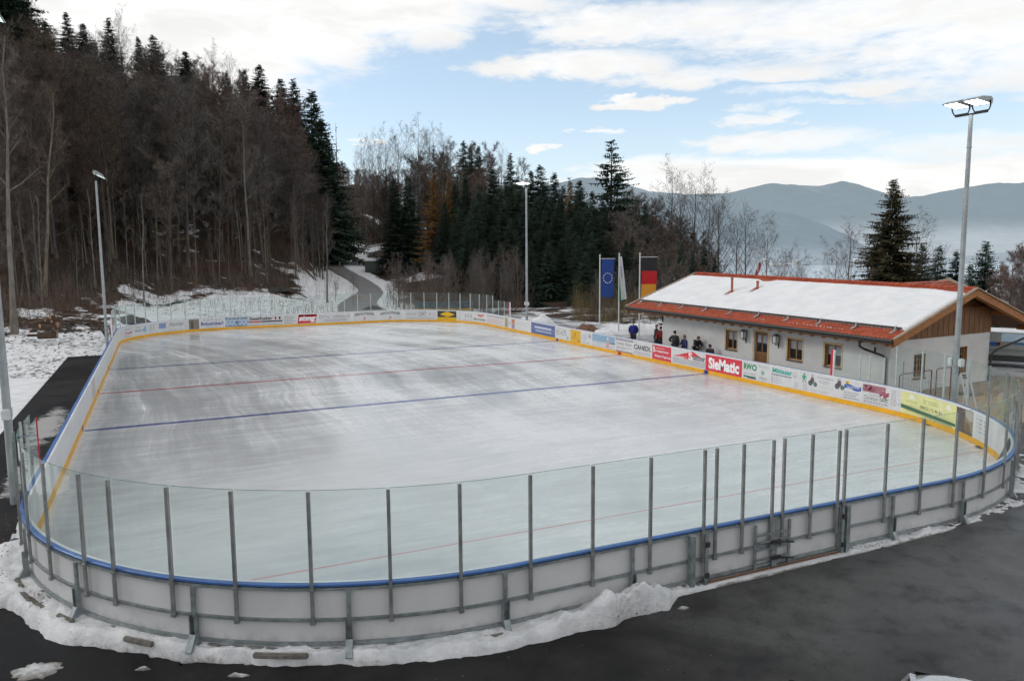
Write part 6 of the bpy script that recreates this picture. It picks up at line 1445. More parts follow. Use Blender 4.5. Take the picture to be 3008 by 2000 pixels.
# young poles along the foot of the slope
cnt = 0; tries = 0
while cnt < 52 and tries < 3000:
    tries += 1; u = TR.uniform(0, 960); lo = np.interp(u, [0, 150, 300, 500, 700, 850, 950], [64, 74, 80, 90, 97, 106, 130]); d = lo+abs(TR.gauss(0, 7)); x, y = at_px(u, d)
    if road_d(x, y)[0] < 4: continue
    plant('pole%d' % TR.randrange(3), x, y, TR.uniform(6, 12), 'slim young bare tree at the foot of the left slope', 'young tree', 'young trees along the foot of the left slope', TR.uniform(.8, 1.2)); cnt += 1
# tall pale trunks in front
for (u, v, d, k, lb, lean) in ((62, 60, 60, 'tall0', 'tall pale trunked bare tree beside the log pile at the left edge', (.0, .06)), (160, 230, 76, 'tall1', 'leaning pale trunked tree behind the log pile', (-.02, .07)), (348, 250, 95, 'tall0', 'tall bare tree with a pale trunk behind the far left floodlight pole', None), (745, 300, 104, 'tall1', 'tall bare tree with a pale trunk in the middle of the left slope foot', None), (965, 560, 100, 'pole1', 'lone slim tree on the snow beside the lane behind the far boards', None), (430, 560, 80, 'pole0', 'slender tree with low branches just behind the far boards on the left', None), (120, 300, 84, 'tall1', 'bare tree with a straight trunk left of the far left pole', None)):
    x, y = at_px(u if lean is None else u-18, d); z = ground(x, y); h = px(u, v, d)[2]-z; t = plant(k, x, y, h, lb, 'bare tree', None, 1., z=z, lean=lean)
for i, (u, v, d) in enumerate(((1035, 500, 300), (1060, 515, 310), (1085, 440, 240), (1105, 430, 250), (1125, 450, 260), (1068, 470, 235))): plant_px('grey%d' % (i % 3), u, v, d, 'thin grey bare tree in the gap above the lane', 'bare tree', 'grey trees in the gap above the lane', .7)
for i in range(46):
    u, d = TR.uniform(985, 1185), TR.uniform(225, 345); x, y = at_px(u, d); z = ground(x, y)
    if road_d(x, y)[0] < 7: continue
    h = min(TR.uniform(10, 16), px(u, np.interp(u, [985, 1050, 1185], [520, 545, 575]), d)[2]-z+6); plant(('bare0', 'bare2', 'red0', 'bare3')[i % 4], x, y, max(6, h), 'bare brown tree in the gully above the lane bend', 'bare tree', 'bare trees in the gully above the lane', 1.3, z=z)
# ---- the knoll behind the far right
kn = [('grey0', 1141, 420, 215, .95), ('grey1', 1178, 410, 220, 1.0), ('grey0', 1232, 394, 222, 1.15), ('grey1', 1268, 404, 220, 1.0), ('grey0', 1312, 415, 222, .9), ('bare2', 1340, 430, 215, 1.), ('red1', 1400, 440, 210, 1.2), ('red0', 1445, 450, 205, 1.2), ('grey1', 1475, 462, 215, .9), ('bare1', 1540, 480, 215, .9)]
for i, (k, u, v, d, sx) in enumerate(kn): plant_px(k, u, v, d, 'bare tree on top of the knoll behind the rink, %s from the left' % ORD[i], 'bare tree', 'bare trees on top of the knoll', sx)
kt = [('brownconifer', 1284, 420, 200, .9, 'brown thin conifer rising above the golden larch'), ('spruce1', 1369, 411, 200, 1.0, 'dark spruce standing highest on the left part of the knoll'), ('spruce0', 1390, 428, 202, .8, 'dark spruce just right of the highest spruce of the knoll'), ('spruce2', 1412, 425, 205, .9, 'dark spruce, second right of the highest spruce of the knoll'), ('spruce3', 1503, 449, 180, 1.1, 'broad spruce directly behind the lit floodlight pole'), ('airy', 1793, 409, 130, 1.45, 'tall free standing spruce with airy branches above the flags'),
      ('larch0', 1281, 510, 141, 1.55, 'golden brown larch at the left of the dark spruces'), ('larch0', 1324, 514, 142, .9, 'small golden larch beside the larger golden larch'), ('larch0', 1674, 522, 123, 1.2, 'golden larch half hidden right of the floodlight pole'), ('spruce0', 1168, 522, 150, 1.25, 'dark spruce at the left edge of the knoll, left one of a pair'), ('spruce2', 1207, 515, 152, 1.2, 'dark spruce at the left edge of the knoll, right one of a pair')]
for (k, u, v, d, sx, lb) in kt: plant_px(k, u, v, d, lb, 'larch' if 'larch' in k else 'spruce', None, sx)
for i, (u, v, d) in enumerate(((1340, 540, 150), (1373, 518, 148), (1415, 540, 142), (1453, 496, 150), (1487, 540, 138), (1520, 520, 146), (1560, 498, 146), (1592, 482, 150), (1632, 506, 150), (1655, 545, 138), (1703, 527, 142), (1735, 560, 132), (1765, 585, 128), (1400, 580, 128), (1440, 600, 122), (1480, 590, 120), (1545, 570, 126), (1580, 575, 122), (1620, 580, 124), (1690, 575, 120), (1720, 600, 116), (1350, 610, 130), (1300, 640, 138), (1500, 640, 112), (1600, 640, 110), (1325, 560, 146), (1355, 575, 140), (1425, 560, 134), (1470, 545, 134), (1505, 540, 130), (1535, 540, 132), (1605, 545, 130), (1645, 575, 120), (1670, 590, 116), (1700, 560, 124), (1745, 610, 112), (1310, 590, 134), (1385, 620, 120), (1560, 610, 114), (1450, 660, 110), (1675, 640, 108))):
    plant_px('spruce%d' % (i*7 % 4), u+TR.uniform(-4, 4), v, d, 'dark green spruce in the close stand behind the far right boards', 'spruce', 'close stand of spruces behind the far right boards', TR.uniform(1.25, 1.6))
for i, (u, v, d) in enumerate(((1380, 690, 108), (1430, 700, 104), (1470, 715, 102), (1520, 710, 100), (1565, 705, 100), (1610, 710, 99), (1655, 700, 100), (1700, 690, 102), (1745, 680, 104), (1790, 690, 104), (1640, 600, 118), (1535, 620, 116), (1330, 700, 118), (1830, 705, 100), (1725, 740, 92), (1575, 770, 92), (1470, 780, 94))):
    plant_px('spruce%d' % (i*5 % 4), u+TR.uniform(-6, 6), v, d, 'low dark spruce at the front of the stand behind the far right boards', 'spruce', 'front row of dark spruces behind the far right boards', TR.uniform(1.3, 1.8))
for i, (u, v, d) in enumerate(((1820, 600, 140), (1850, 575, 150), (1875, 590, 150), (1905, 610, 150), (1930, 600, 155), (1955, 640, 150), (1985, 650, 150), (2010, 680, 148), (2040, 700, 150), (2065, 720, 150), (2090, 745, 150), (1840, 660, 120), (1890, 680, 120), (1935, 700, 120), (1980, 730, 118), (2030, 755, 118), (1800, 640, 125), (1865, 740, 100), (1920, 760, 98), (1960, 790, 96), (1835, 610, 138), (1862, 625, 136), (1895, 640, 138), (1918, 650, 136), (1945, 665, 138), (1972, 690, 136), (1998, 710, 138), (2025, 725, 136), (2050, 745, 136), (2080, 765, 136), (1850, 700, 110), (1880, 715, 110), (1910, 730, 108), (1945, 750, 108), (1990, 775, 106), (2015, 785, 108), (2050, 790, 112), (2110, 780, 140), (1825, 640, 116), (1805, 690, 104))):
    plant_px(('red1', 'bare1', 'bare2', 'bare0')[i % 4], u, v, d, 'bare brown tree on the slope falling away behind the lodge', 'bare tree', 'bare trees on the slope behind the lodge', 1.3)
for i, (u, v, d) in enumerate(((1891, 596, 128), (1775, 600, 118), (1855, 690, 108), (1994, 712, 112), (2030, 735, 112), (2064, 722, 114), (1925, 745, 104), (1960, 760, 100), (2095, 760, 114))): plant_px('spruce%d' % (i % 4), u, v, d, 'dark spruce among bare trees left of the lodge, %s of the group' % ORD[i], 'spruce', 'spruces left of the lodge', 1.05)
for i, (u, v, d, k) in enumerate(((1970, 522, 155, 'grey0'), (2036, 545, 150, 'grey1'), (2000, 590, 152, 'grey0'), (2107, 588, 140, 'grey1'), (2075, 600, 148, 'grey2'), (2191, 644, 125, 'grey0'), (2160, 665, 128, 'grey1'), (2247, 678, 112, 'grey2'), (2313, 752, 100, 'grey0'), (2345, 775, 98, 'grey1'), (2285, 770, 100, 'grey0'))): plant_px(k, u, v, d, 'grey bare tree against the hazy mountains, %s from the left' % ORD[(0, 2, 1, 4, 3, 6, 5, 7, 9, 10, 8)[i]], 'bare tree', 'grey bare trees behind the lodge', 1.1)
plant_px('big', 2604, 522, 62, 'big broad spruce with brownish branches behind the lodge roof', 'spruce', None, 1.3); 
for i, (u, v, d, sx) in enumerate(((2698, 716, 70, 1.5), (2745, 720, 72, 1.4), (2795, 734, 72, 1.2), (2882, 708, 66, 1.8), (2655, 770, 68, 1.3), (2840, 775, 74, 1.3))): plant_px('spruce%d' % (i % 4), u, v, d, 'dark small spruce behind the lodge roof, %s from the left' % ORD[(1, 2, 3, 5, 0, 4)[i]], 'spruce', 'small dark spruces behind the lodge', sx)
for i, (u, v, d, k) in enumerate(((2480, 690, 58, 'grey1'), (2440, 760, 60, 'grey0'), (2690, 670, 66, 'grey0'))): plant_px(k, u, v, d, ('bare spreading tree left of the big brownish spruce', 'low bare tree at the left behind the lodge ridge', 'bare tree right behind the big brownish spruce')[i], 'bare tree', None, 1.3)
for i, (u, v, d) in enumerate(((2960, 770, 60), (2990, 740, 62), (3020, 730, 60), (2935, 800, 58), (3000, 820, 52), (2970, 830, 50))): plant_px('red%d' % (i % 2), u, v, d, 'reddish bare tree at the right picture edge behind the lodge gable', 'bare tree', 'reddish trees at the right picture edge', 1.2)
for i in range(44):
    u, d = TR.uniform(1135, 1480), TR.uniform(165, 228); v = np.interp(u, [1135, 1235, 1330, 1480], [480, 450, 455, 500])+TR.uniform(0, 150)
    plant_px(('bare0', 'bare2', 'bare3', 'red0')[i % 4], u, v, d, 'brown bare tree filling the gaps on the knoll behind the rink', 'bare tree', 'brown bare trees filling the knoll', 1.25)
# shrubs
sh = []
for i in range(30): sh.append((TR.uniform(1150, 1345), TR.uniform(86, 108), TR.uniform(3, 6), 'bush1' if i % 3 else 'bush0'))
for i in range(24): sh.append((TR.uniform(1370, 1525), TR.uniform(84, 98), TR.uniform(3.5, 6.5), 'bush1' if i % 2 else 'bush2'))
for i in range(26): sh.append((TR.uniform(1700, 1990), TR.uniform(76, 90), TR.uniform(2.5, 4.5), 'bush2'))
for (u, d, h, k) in sh:
    x, y = at_px(u, d)
    if road_d(x, y)[0] < 4.5: continue
    plant(k, x, y, h, 'bare brown shrub in the thicket behind the far right boards' if u < 1600 else 'pale leafless shrub in the thicket behind the flagpoles', 'shrub', 'thicket behind the far right boards' if u < 1600 else 'thicket behind the flagpoles', 1.)
for i, (u, d, h, k) in enumerate(((150, 66, 2.2, 'bush1'), (118, 68, 2.4, 'bush1'), (845, 100, 3.5, 'bush0'), (800, 102, 4, 'bush1'), (900, 118, 5, 'bush1'), (930, 126, 5, 'bush0'), (990, 102, 2.5, 'bush2'), (770, 96, 3.2, 'bush1'), (870, 108, 4, 'bush1'), (1040, 92, 3.6, 'bush2'))):
    x, y = at_px(u, d); plant(k, x, y, h, 'low bare shrub on the snow edge below the left slope', 'shrub', 'shrubs on the snow edge below the left slope', 1.)
# at most 300 bare trees as things of their own, the ones that show largest; the remaining small ones read as one mass of wood
DEFER.sort(key=lambda q: -q[0]); _n = 292-len([o for o in C.objects if o.parent is None and o.name.split('.')[0] == 'bare_tree'])
for _, a in DEFER[:_n]: plant(*a, now=True)
def wood_mass(items):
    co, li, lt, mi = [], [], [], []; mats = []; base = 0
    for (key, x, y, h, lb, cat, grp, sx, nm, z, lean) in items:
        k = h/PROTO[key][2]; a = TR.random()*6.28; zz = (ground(x, y) if z is None else z)-.15
        R_ = np.array([[math.cos(a)*k*sx, -math.sin(a)*k*sx, 0], [math.sin(a)*k*sx, math.cos(a)*k*sx, 0], [0, 0, k]])
        for me in PROTO[key][:2]:
            if me.materials[0] not in mats: mats.append(me.materials[0])
            v = np.empty(len(me.vertices)*3, np.float32); me.vertices.foreach_get('co', v); l = np.empty(len(me.loops), np.int32); me.loops.foreach_get('vertex_index', l); t = np.empty(len(me.polygons), np.int32); me.polygons.foreach_get('loop_total', t)
            v = v.reshape(-1, 3)@R_.T.astype(np.float32)+np.array([x, y, zz], np.float32); co.append(v); li.append(l+base); lt.append(t); mi.append(np.full(len(t), mats.index(me.materials[0]), np.int32)); base += len(v)
    co = np.concatenate(co); li = np.concatenate(li); lt = np.concatenate(lt); mi = np.concatenate(mi); me = bpy.data.meshes.new('woodland')
    me.vertices.add(len(co)); me.vertices.foreach_set('co', co.ravel()); me.loops.add(len(li)); me.loops.foreach_set('vertex_index', li); me.polygons.add(len(lt)); me.polygons.foreach_set('loop_start', (np.cumsum(lt)-lt).astype(np.int32)); me.polygons.foreach_set('loop_total', lt); me.polygons.foreach_set('material_index', mi)
    for m in mats: me.materials.append(m)
    me.update(calc_edges=True); me.validate(); o = bpy.data.objects.new('woodland', me); C.objects.link(o); tag(o, 'distant mass of small bare trees filling the woods behind the nearer ones', 'woodland', kind='stuff')
if DEFER[_n:]: wood_mass([a for _, a in DEFER[_n:]])
# fine undergrowth nobody could count: stuff
rg = random.Random(77); mb = MB()
def stems(u, d, n, h, mi):
    for _ in range(n):
        x, y = at_px(u+rg.gauss(0, 9), d+rg.gauss(0, 1.)); 
        if road_d(x, y)[0] < 3: continue
        z = ground(x, y)-.05; hh = h*rg.uniform(.4, 1.2); a = rg.random()*6.28; w_ = rg.uniform(.010, .022); b = np.array([x, y, z]); t = b+np.array([rg.gauss(0, .18)*hh, rg.gauss(0, .18)*hh, hh]); s = np.array([math.cos(a), math.sin(a), 0])*w_
        mb.add([b-s, b+s, t], [(0, 1, 2)], mi)
        if hh > .8:
            for _ in range(3):
                f = rg.uniform(.3, .85); q = b+(t-b)*f; e = q+np.array([rg.gauss(0, .3), rg.gauss(0, .3), rg.uniform(.15, .5)])*hh*.45; mb.add([q-s*.7, q+s*.7, e], [(0, 1, 2)], mi)
for _ in range(520):
    u = rg.uniform(-60, 960); lo = np.interp(u, [0, 150, 300, 500, 700, 850, 950], [62, 68, 74, 86, 94, 102, 125]); stems(u, lo+abs(rg.gauss(0, 14)), 9, rg.choice((.7, 1.2, 2.2, 3.0)), rg.choice((0, 1, 2)))
for _ in range(150): stems(rg.uniform(440, 1000), rg.uniform(80, 97), 5, 1.0, rg.choice((0, 2)))
for _ in range(200): stems(rg.uniform(1130, 1540), rg.uniform(82, 112), 9, rg.choice((1.5, 2.5, 3.5)), rg.choice((0, 1, 1)))
for _ in range(210): stems(rg.uniform(1690, 2010), rg.uniform(72, 92), 11, rg.choice((1.6, 2.4, 3.2)), 3)
for _ in range(260): stems(rg.uniform(0, 1000), rg.uniform(100, 160), 8, rg.choice((1.5, 2.5)), rg.choice((0, 1)))
def bit(u, d, sz):
    x, y = at_px(u, d)
    if road_d(x, y)[0] < 2.5: return
    z = ground(x, y)+.02; a = rg.random()*6.28; t = np.array([math.cos(a), math.sin(a), rg.uniform(-.05, .25)])*sz*rg.uniform(.8, 2.2); b = np.array([-math.sin(a), math.cos(a), .5])*sz*.35; p = np.array([x, y, z]); mb.add([p-t, p+b, p+t, p-b*.4], [(0, 1, 2, 3)], rg.choice((0, 1, 4, 4)))
for _ in range(1700): bit(rg.uniform(-80, 330), 44+abs(rg.gauss(0, 15)), rg.uniform(.04, .14))
for _ in range(2600): bit(rg.uniform(300, 1010), rg.uniform(78, 112), rg.uniform(.05, .17))
for _ in range(700): bit(rg.uniform(0, 300)+rg.gauss(0, 30), rg.gauss(66, 6), rg.uniform(.1, .25))
tag(mb.build('undergrowth', [M_TWIG, M_TWIGR, M_TWIGG, m_bark('dry_grass', (.10, .08, .05), (.19, .155, .10), .1), mat('leaf_litter', (.05, .028, .018), .9, var=.4, scale=2.)]), kind='stuff', label='tangle of bare stems and withered grass along the foot of the woods', cat='undergrowth')
# ------------------------------------------------------------------ logs, hut, far houses, trailer, cars, lane things
M_LOG = mat('log_bark', (.07, .045, .03), .9, var=.3, scale=6., bump=.4); M_LOGE = mat('log_cut_face', (.30, .17, .09), .8, var=.2, scale=9.)
def log(p, ang, L, r, label):
    d = RH*math.cos(ang)+FH*math.sin(ang); p = np.asarray(p, float)
    t = MB(); t.tube([p-d*L/2, p, p+d*L/2], [r, r*1.03, r*.96], 12, 0, caps=False); o = t.build('log', M_LOG); tag(o, label, 'log', 'log pile at the left edge')
    e = MB(); ax = unit(np.cross(d, [0, 0, 1.])); up = np.array([0, 0, 1.])
    for s in (-1, 1): e.add([p+d*s*(L/2+.002)+r*.99*(ax*math.cos(2*PI*k/12)+up*math.sin(2*PI*k/12)) for k in range(12)], [tuple(range(12))])
    e.build('cut_face', M_LOGE, o)
lg = [(140, 985, .25, 1.3, .26, 'bottom front log of the pile, thick and dark'), (147, 958, .15, 1.1, .22, 'thick dark log lying second from the bottom of the pile'), (128, 956, 1.2, .6, .16, 'short log end pointing forward at the left of the pile'), (122, 945, .3, .7, .15, 'snow dusted log on the left of the pile'), (150, 938, .8, .8, .15, 'log leaning at the top middle of the pile'), (140, 944, -.4, .9, .13, 'thin log lying across the top of the pile'), (163, 950, -.6, .7, .13, 'log slipping off the right side of the pile'), (153, 931, 1.3, .4, .15, 'topmost short log of the pile'), (103, 950, .2, .55, .15, 'log lying apart to the left of the pile'), (97, 972, 1., .5, .12, 'small log end in the snow left of the pile'), (96, 985, .2, .7, .10, 'thin log in the snow in front of the pile left side'), (166, 965, .9, .45, .10, 'short log at the right foot of the pile')]
for (u, v, a, L, r, lb) in lg:
    d = 57.5; p = px(u, v, d); g_ = ground(p[0], p[1]); p[2] = max(p[2], g_+r*.7) if v > 955 else p[2]; log(p, a, L, r, lb)
    g0 = g_
# small wooden hut by the lane
hx, hy = at_px(1106, 152); hz = ground(hx, hy)
hut = empty('shed', (hx, hy, hz), label='small grey shed with snow on its roof beside the lane bend', cat='shed'); HR = np.stack([RH, FH, np.array([0, 0, 1.])], 1)
ctr = np.array([hx, hy, hz]); mb = MB(); mb.box(ctr+np.array([0, 0, 1.1]), (3.2, 2.4, 2.4), 0, HR)
for i in range(9): mb.box(ctr+RH*(-1.5+.37*i)-FH*1.21+np.array([0, 0, 1.1]), (.30, .03, 2.3), 0, HR)
mb.build('wall', mat('shed_boards', (.085, .10, .09), .85, var=.25), hut); mb = MB(); mb.box(ctr+np.array([0, 0, 2.36]), (3.7, 2.9, .10), 0, HR@np.array([[1, 0, 0], [0, .98, -.2], [0, .2, .98]])); rf = mb.build('roof', mat('shed_roof', (.10, .10, .10), .8), hut); mb = MB(); mb.box(ctr+np.array([0, 0, 2.46]), (3.5, 2.7, .08), 0, HR@np.array([[1, 0, 0], [0, .98, -.2], [0, .2, .98]])); mb.build('roof_snow', M_SNOW, rf)
mb = MB(); mb.box(ctr+RH*.9-FH*1.235+np.array([0, 0, .95]), (.8, .04, 1.8), 0, HR); mb.build('door', mat('shed_door', (.06, .065, .06), .8), hut)
# delineator post by the lane and a low dark guard board
x, y = at_px(1005, 162); z = ground(x, y); dl = empty('marker_post', (x, y, z), label='white roadside marker post at the lane bend', cat='marker post'); mb = MB(); mb.box((x, y, z+.65), (.2, .14, 1.5)); mb.build('post', flat((205, 205, 205)), dl); mb = MB(); mb.box((x, y, z+1.15), (.205, .145, .22)); mb.build('black_band', M_DARK, dl)
# far houses on the lake shore
rg = random.Random(5); M_HW = mat('house_wall', (.62, .60, .58), .9); M_HRf = mat('house_roof_snow', (.80, .82, .84), .8); M_HR2 = mat('house_roof_dark', (.20, .21, .24), .8)
for i in range(26):
    u = rg.uniform(2120, 2520); d = rg.uniform(2950, 3250) if u > 2240 else rg.uniform(3050, 3300); p = CAM[:2]+FH[:2]*d+RH[:2]*((u-1504)/FPX*d); z = rg.uniform(-64, -58) if i % 3 else rg.uniform(-50, -38)
    w_, dp, h_ = rg.uniform(11, 20), rg.uniform(9, 13), rg.uniform(6, 9); c = np.array([p[0], p[1], z]); e = empty('house', (p[0], p[1], z), label='tiny pale house in the village on the far lake shore', cat='house', group='houses on the far lake shore')
    mb = MB(); mb.box(c+np.array([0, 0, h_/2-6]), (w_, dp, h_+12), 0, HR); mb.build('wall', M_HW, e)
    mb = MB(); q = [c+HR@np.array(v) for v in ((-w_*.55, -dp*.6, h_-.3), (w_*.55, -dp*.6, h_-.3), (w_*.55, 0, h_+4), (-w_*.55, 0, h_+4), (-w_*.55, dp*.6, h_-.3), (w_*.55, dp*.6, h_-.3))]; mb.add(q, [(0, 1, 2, 3), (3, 2, 5, 4), (0, 3, 4), (1, 5, 2)]); mb.build('roof', M_HRf if i % 4 else M_HR2, e)
# ------------------------------------------------------------------ cars
def car(name, label, loc, rz, col, L=4.1, Wd=1.68, Hc=1.45, metal=.4):
    t = empty(name, loc, rz, label, 'car'); M_P = mat('car_paint_%02x%02x%02x' % tuple(int(c*255) for c in col), col, .28, metal=metal, var=.03, coat=.6); M_G = mat('car_window', (.012, .016, .017), .06, var=.1, spec=.7); M_T = mat('tyre_rubber', (.012, .012, .012), .8); M_R = mat('wheel_rim', (.35, .36, .37), .35, metal=.7)
    h2 = Wd/2; z0 = .20; zb = .60*Hc
    # body: stations along x (front = +x)
    st = [(-L/2, .86, .42, .60*Hc), (-L/2+.12, .94, .24, .64*Hc), (-L*.36, 1., z0, .66*Hc), (-L*.1, 1., z0, .645*Hc), (L*.16, 1., z0, .63*Hc), (L*.27, .99, z0, .60*Hc), (L*.42, .94, .22, .54*Hc), (L/2-.06, .84, .26, .46*Hc), (L/2, .74, .34, .40*Hc)]
    mb = MB(); vs = []; k = 10
    for (x, w_, lo, hi) in st:
        a = h2*w_; vs += [(x, -a*.88, lo), (x, -a*.98, lo+.10), (x, -a, (lo+hi)/2), (x, -a*.97, hi-.08), (x, -a*.88, hi), (x, a*.88, hi), (x, a*.97, hi-.08), (x, a, (lo+hi)/2), (x, a*.98, lo+.10), (x, a*.88, lo)]
    mb.add(vs, [(i*k+j, (i+1)*k+j, (i+1)*k+(j+1) % k, i*k+(j+1) % k) for i in range(len(st)-1) for j in range(k)]+[tuple(range(k)), tuple((len(st)-1)*k+j for j in range(k))[::-1]], 0, True); body = mb.build('body', M_P, t, True)
    # greenhouse
    zr_ = Hc; xb0, xb1 = -L*.47, L*.24; xr0, xr1 = -L*.38, L*.07; a = h2*.90; b = h2*.74; zbl = .645*Hc
    roof_ = MB(); vs = []; n = 8
    for i in range(n+1):
        f = i/n; x = xr0+(xr1-xr0)*f; zz = zr_-.10*(2*f-1)**2*.6
        for j in range(7): g = j/6*2-1; vs.append((x, g*b*(1-.03*abs(2*f-1)), zz-.10*g*g))
    roof_.add(vs, [(i*7+j, (i+1)*7+j, (i+1)*7+j+1, i*7+j+1) for i in range(n) for j in range(6)], 0, True)
    zf = zr_-.06
    for s in (-1, 1):        # pillars and rails
        for (p, q) in (((xb1, s*a, zbl-.02), (xr1, s*b, zf-.10)), ((xb0, s*a*.95, zbl), (xr0, s*b, zf-.11)), ((-L*.10, s*a*1.0, zbl), (-L*.12, s*b, zf-.03)), ((xr0, s*b*.98, zf-.10), (xr1, s*b*.98, zf-.09))): roof_.beam(p, q, .07, .05)
    roof_.build('roof', M_P, t, True)
    def quad(pts, nm, m, par=t): q = MB(); q.add(pts, [(0, 1, 2, 3)]); return q.build(nm, m, par, True)
    quad([(xb1+.02, -a*.92, zbl), (xb1+.02, a*.92, zbl), (xr1, b*.95, zf-.035), (xr1, -b*.95, zf-.035)], 'windscreen', M_G); quad([(xb0-.01, a*.86, zbl), (xb0-.01, -a*.86, zbl), (xr0, -b*.94, zf-.035), (xr0, b*.94, zf-.035)], 'rear_window', M_G)
    for s in (-1, 1):
        quad([(-L*.085, s*a*.99, zbl), (xb1-.10, s*a*.99, zbl), (xr1-.03, s*b*1.0, zf-.08), (-L*.105, s*b*1.0, zf-.06)], 'side_window', M_G); quad([(xb0+.12, s*a*.96, zbl), (-L*.115, s*a*.99, zbl), (-L*.135, s*b, zf-.06), (xr0+.06, s*b, zf-.08)], 'side_window', M_G)
        for x in (-L*.30, L*.31):
            w = MB(); R_ = np.array([[1, 0, 0], [0, 0, 1.], [0, -1, 0]]); 
            w.tube([(x, s*(h2-.20), .31), (x, s*(h2+.005), .31)], [.31, .31], 20); ty = w.build('wheel', M_T, t, True); w = MB(); w.tube([(x, s*(h2-.02), .31), (x, s*(h2+.012), .31)], [.20, .19], 14); w.build('rim', M_R, ty, True)
        m_ = MB(); m_.sphere((L*.20, s*(h2+.08), zbl+.06), .09, 8, 6, 0, (.6, 1., .8)); m_.build('wing_mirror', M_P, t, True)
        q = MB(); q.box((L*.468, s*h2*.60, .44*Hc), (.12, .32, .14)); bevel(q.build('headlight', mat('lamp_glass_clear', (.6, .62, .64), .1), t, True), .02); q = MB(); q.box((-L*.488, s*h2*.72, .52*Hc), (.08, .22, .24)); bevel(q.build('tail_light', mat('tail_lamp_red', (.35, .01, .01), .2), t, True), .02)
    q = MB(); q.tube([(xr0-.012, g*b*.99, zr_-.072-.11*g*g) for g in (-1, -.6, -.2, .2, .6, 1)], .022, 6); q.build('rear_seal', M_DARK, t, True)
    # wiper strip at the screen edge
    q = MB(); q.beam((xr1+.01, -b*.93, zf-.03), (xr1+.01, b*.93, zf-.03), .05, .03); q.build('screen_seal', M_DARK, t, True)
    return t
def park(u, v, label, rz, col, L, Hc, **k):
    a = math.radians(rz); c = atz(u, v, Hc-.16); f = np.array([math.cos(a), math.sin(a)]); q = c[:2]+f*(.38*L); return car('parked_car', label, (q[0], q[1], asphalt_z(q[0])), a, col, L=L, Hc=Hc, **k)
park(2455, 2010, 'silver car at the bottom edge of the picture, only its roof in view, left one', -138, (.55, .57, .57), 4.0, 1.46, Wd=1.6)
park(2832, 1991, 'silver car with dark rear screen seal at the bottom edge of the picture, right one', -140, (.42, .43, .43), 4.0, 1.46, Wd=1.6)
x, y = at_px(1034, 187); rc = car('parked_car', 'small red car on the lane beyond the bend', (x, y, ground(x, y)+.1), math.radians(60), (.45, .02, .03), L=3.7)
# ------------------------------------------------------------------ silver lorry trailer beyond the gable
def loc_frame(o, ax, ay): return lambda a, b, z: np.array([o[0]+ax[0]*a+ay[0]*b, o[1]+ax[1]*a+ay[1]*b, z])
o_ = np.array([44.6, 15.2]); ax = unit(np.array([.55, -.84])); ay = np.array([-ax[1], ax[0]]); TP = loc_frame(o_, ax, ay); TRm = np.array([[ax[0], ay[0], 0], [ax[1], ay[1], 0], [0, 0, 1.]])
tl = empty('lorry_trailer', (o_[0], o_[1], 0), label='grey lorry trailer with a pale blue upper band parked beyond the lodge gable', cat='trailer')
mb = MB(); mb.box(TP(4.5, 1.2, 1.35), (9., 2.3, 1.3), 0, TRm); body = bevel(mb.build('body', mat('trailer_grey', (.27, .29, .275), .45, metal=.15, var=.08), tl), .03)
mb = MB(); mb.box(TP(5.6, .03, 1.74), (6.4, .04, .46), 0, TRm); mb.build('upper_band', mat('trailer_band', (.42, .56, .66), .5), body); mb = MB(); mb.box(TP(4.5, .05, .55), (9., .05, .34), 0, TRm); mb.build('skirt', M_DARK, body)
mb = MB(); mb.box(TP(4.5, 1.2, .62), (8.8, 2.0, .16), 0, TRm); mb.build('chassis', M_DARK, tl); mb = MB(); mb.box(TP(4.5, 1.2, 2.03), (9.1, 2.4, .06), 0, TRm); mb.build('roof_snow', M_SNOW, tl)
lg_ = MB(); n = 16
for (cx_, rx, rz_, mi) in ((2.05, .26, .11, 0), (2.30, .12, .10, 1), (2.42, .06, .10, 2)): lg_.add([TP(cx_+rx*math.cos(2*PI*k/n), .048-.003*mi, 1.36+rz_*math.sin(2*PI*k/n)) for k in range(n)], [tuple(range(n))], mi)
lg_.build('logo', [flat((44, 86, 150)), flat((40, 44, 70)), flat((206, 110, 70))], body)
mb = MB()
for i, (a, b, z, h_) in enumerate(((1.85, 2.30, 1.20, .05), (3.0, 5.6, 1.35, .10), (1.8, 5.6, 1.02, .04), (1.8, 4.6, .94, .03))): mb.add([TP(a, .046, z), TP(b, .046, z), TP(b, .046, z+h_), TP(a, .046, z+h_)], [(0, 1, 2, 3)], 1 if i != 1 else 0)
mb.build('print', [flat((60, 96, 150)), flat((90, 96, 94))], body)
for x_ in (1.2, 7.2, 8.1):
    for s_ in (.12, 2.2):
        w = MB(); w.tube([TP(x_, s_-.02, .42), TP(x_, s_+.2, .42)], [.42, .42], 20); ty = w.build('wheel', mat('tyre_rubber', (.012, .012, .012), .8), tl); w = MB(); w.tube([TP(x_, s_-.035, .42), TP(x_, s_-.02, .42)], [.22, .22], 14); w.build('rim', M_GALV, ty)
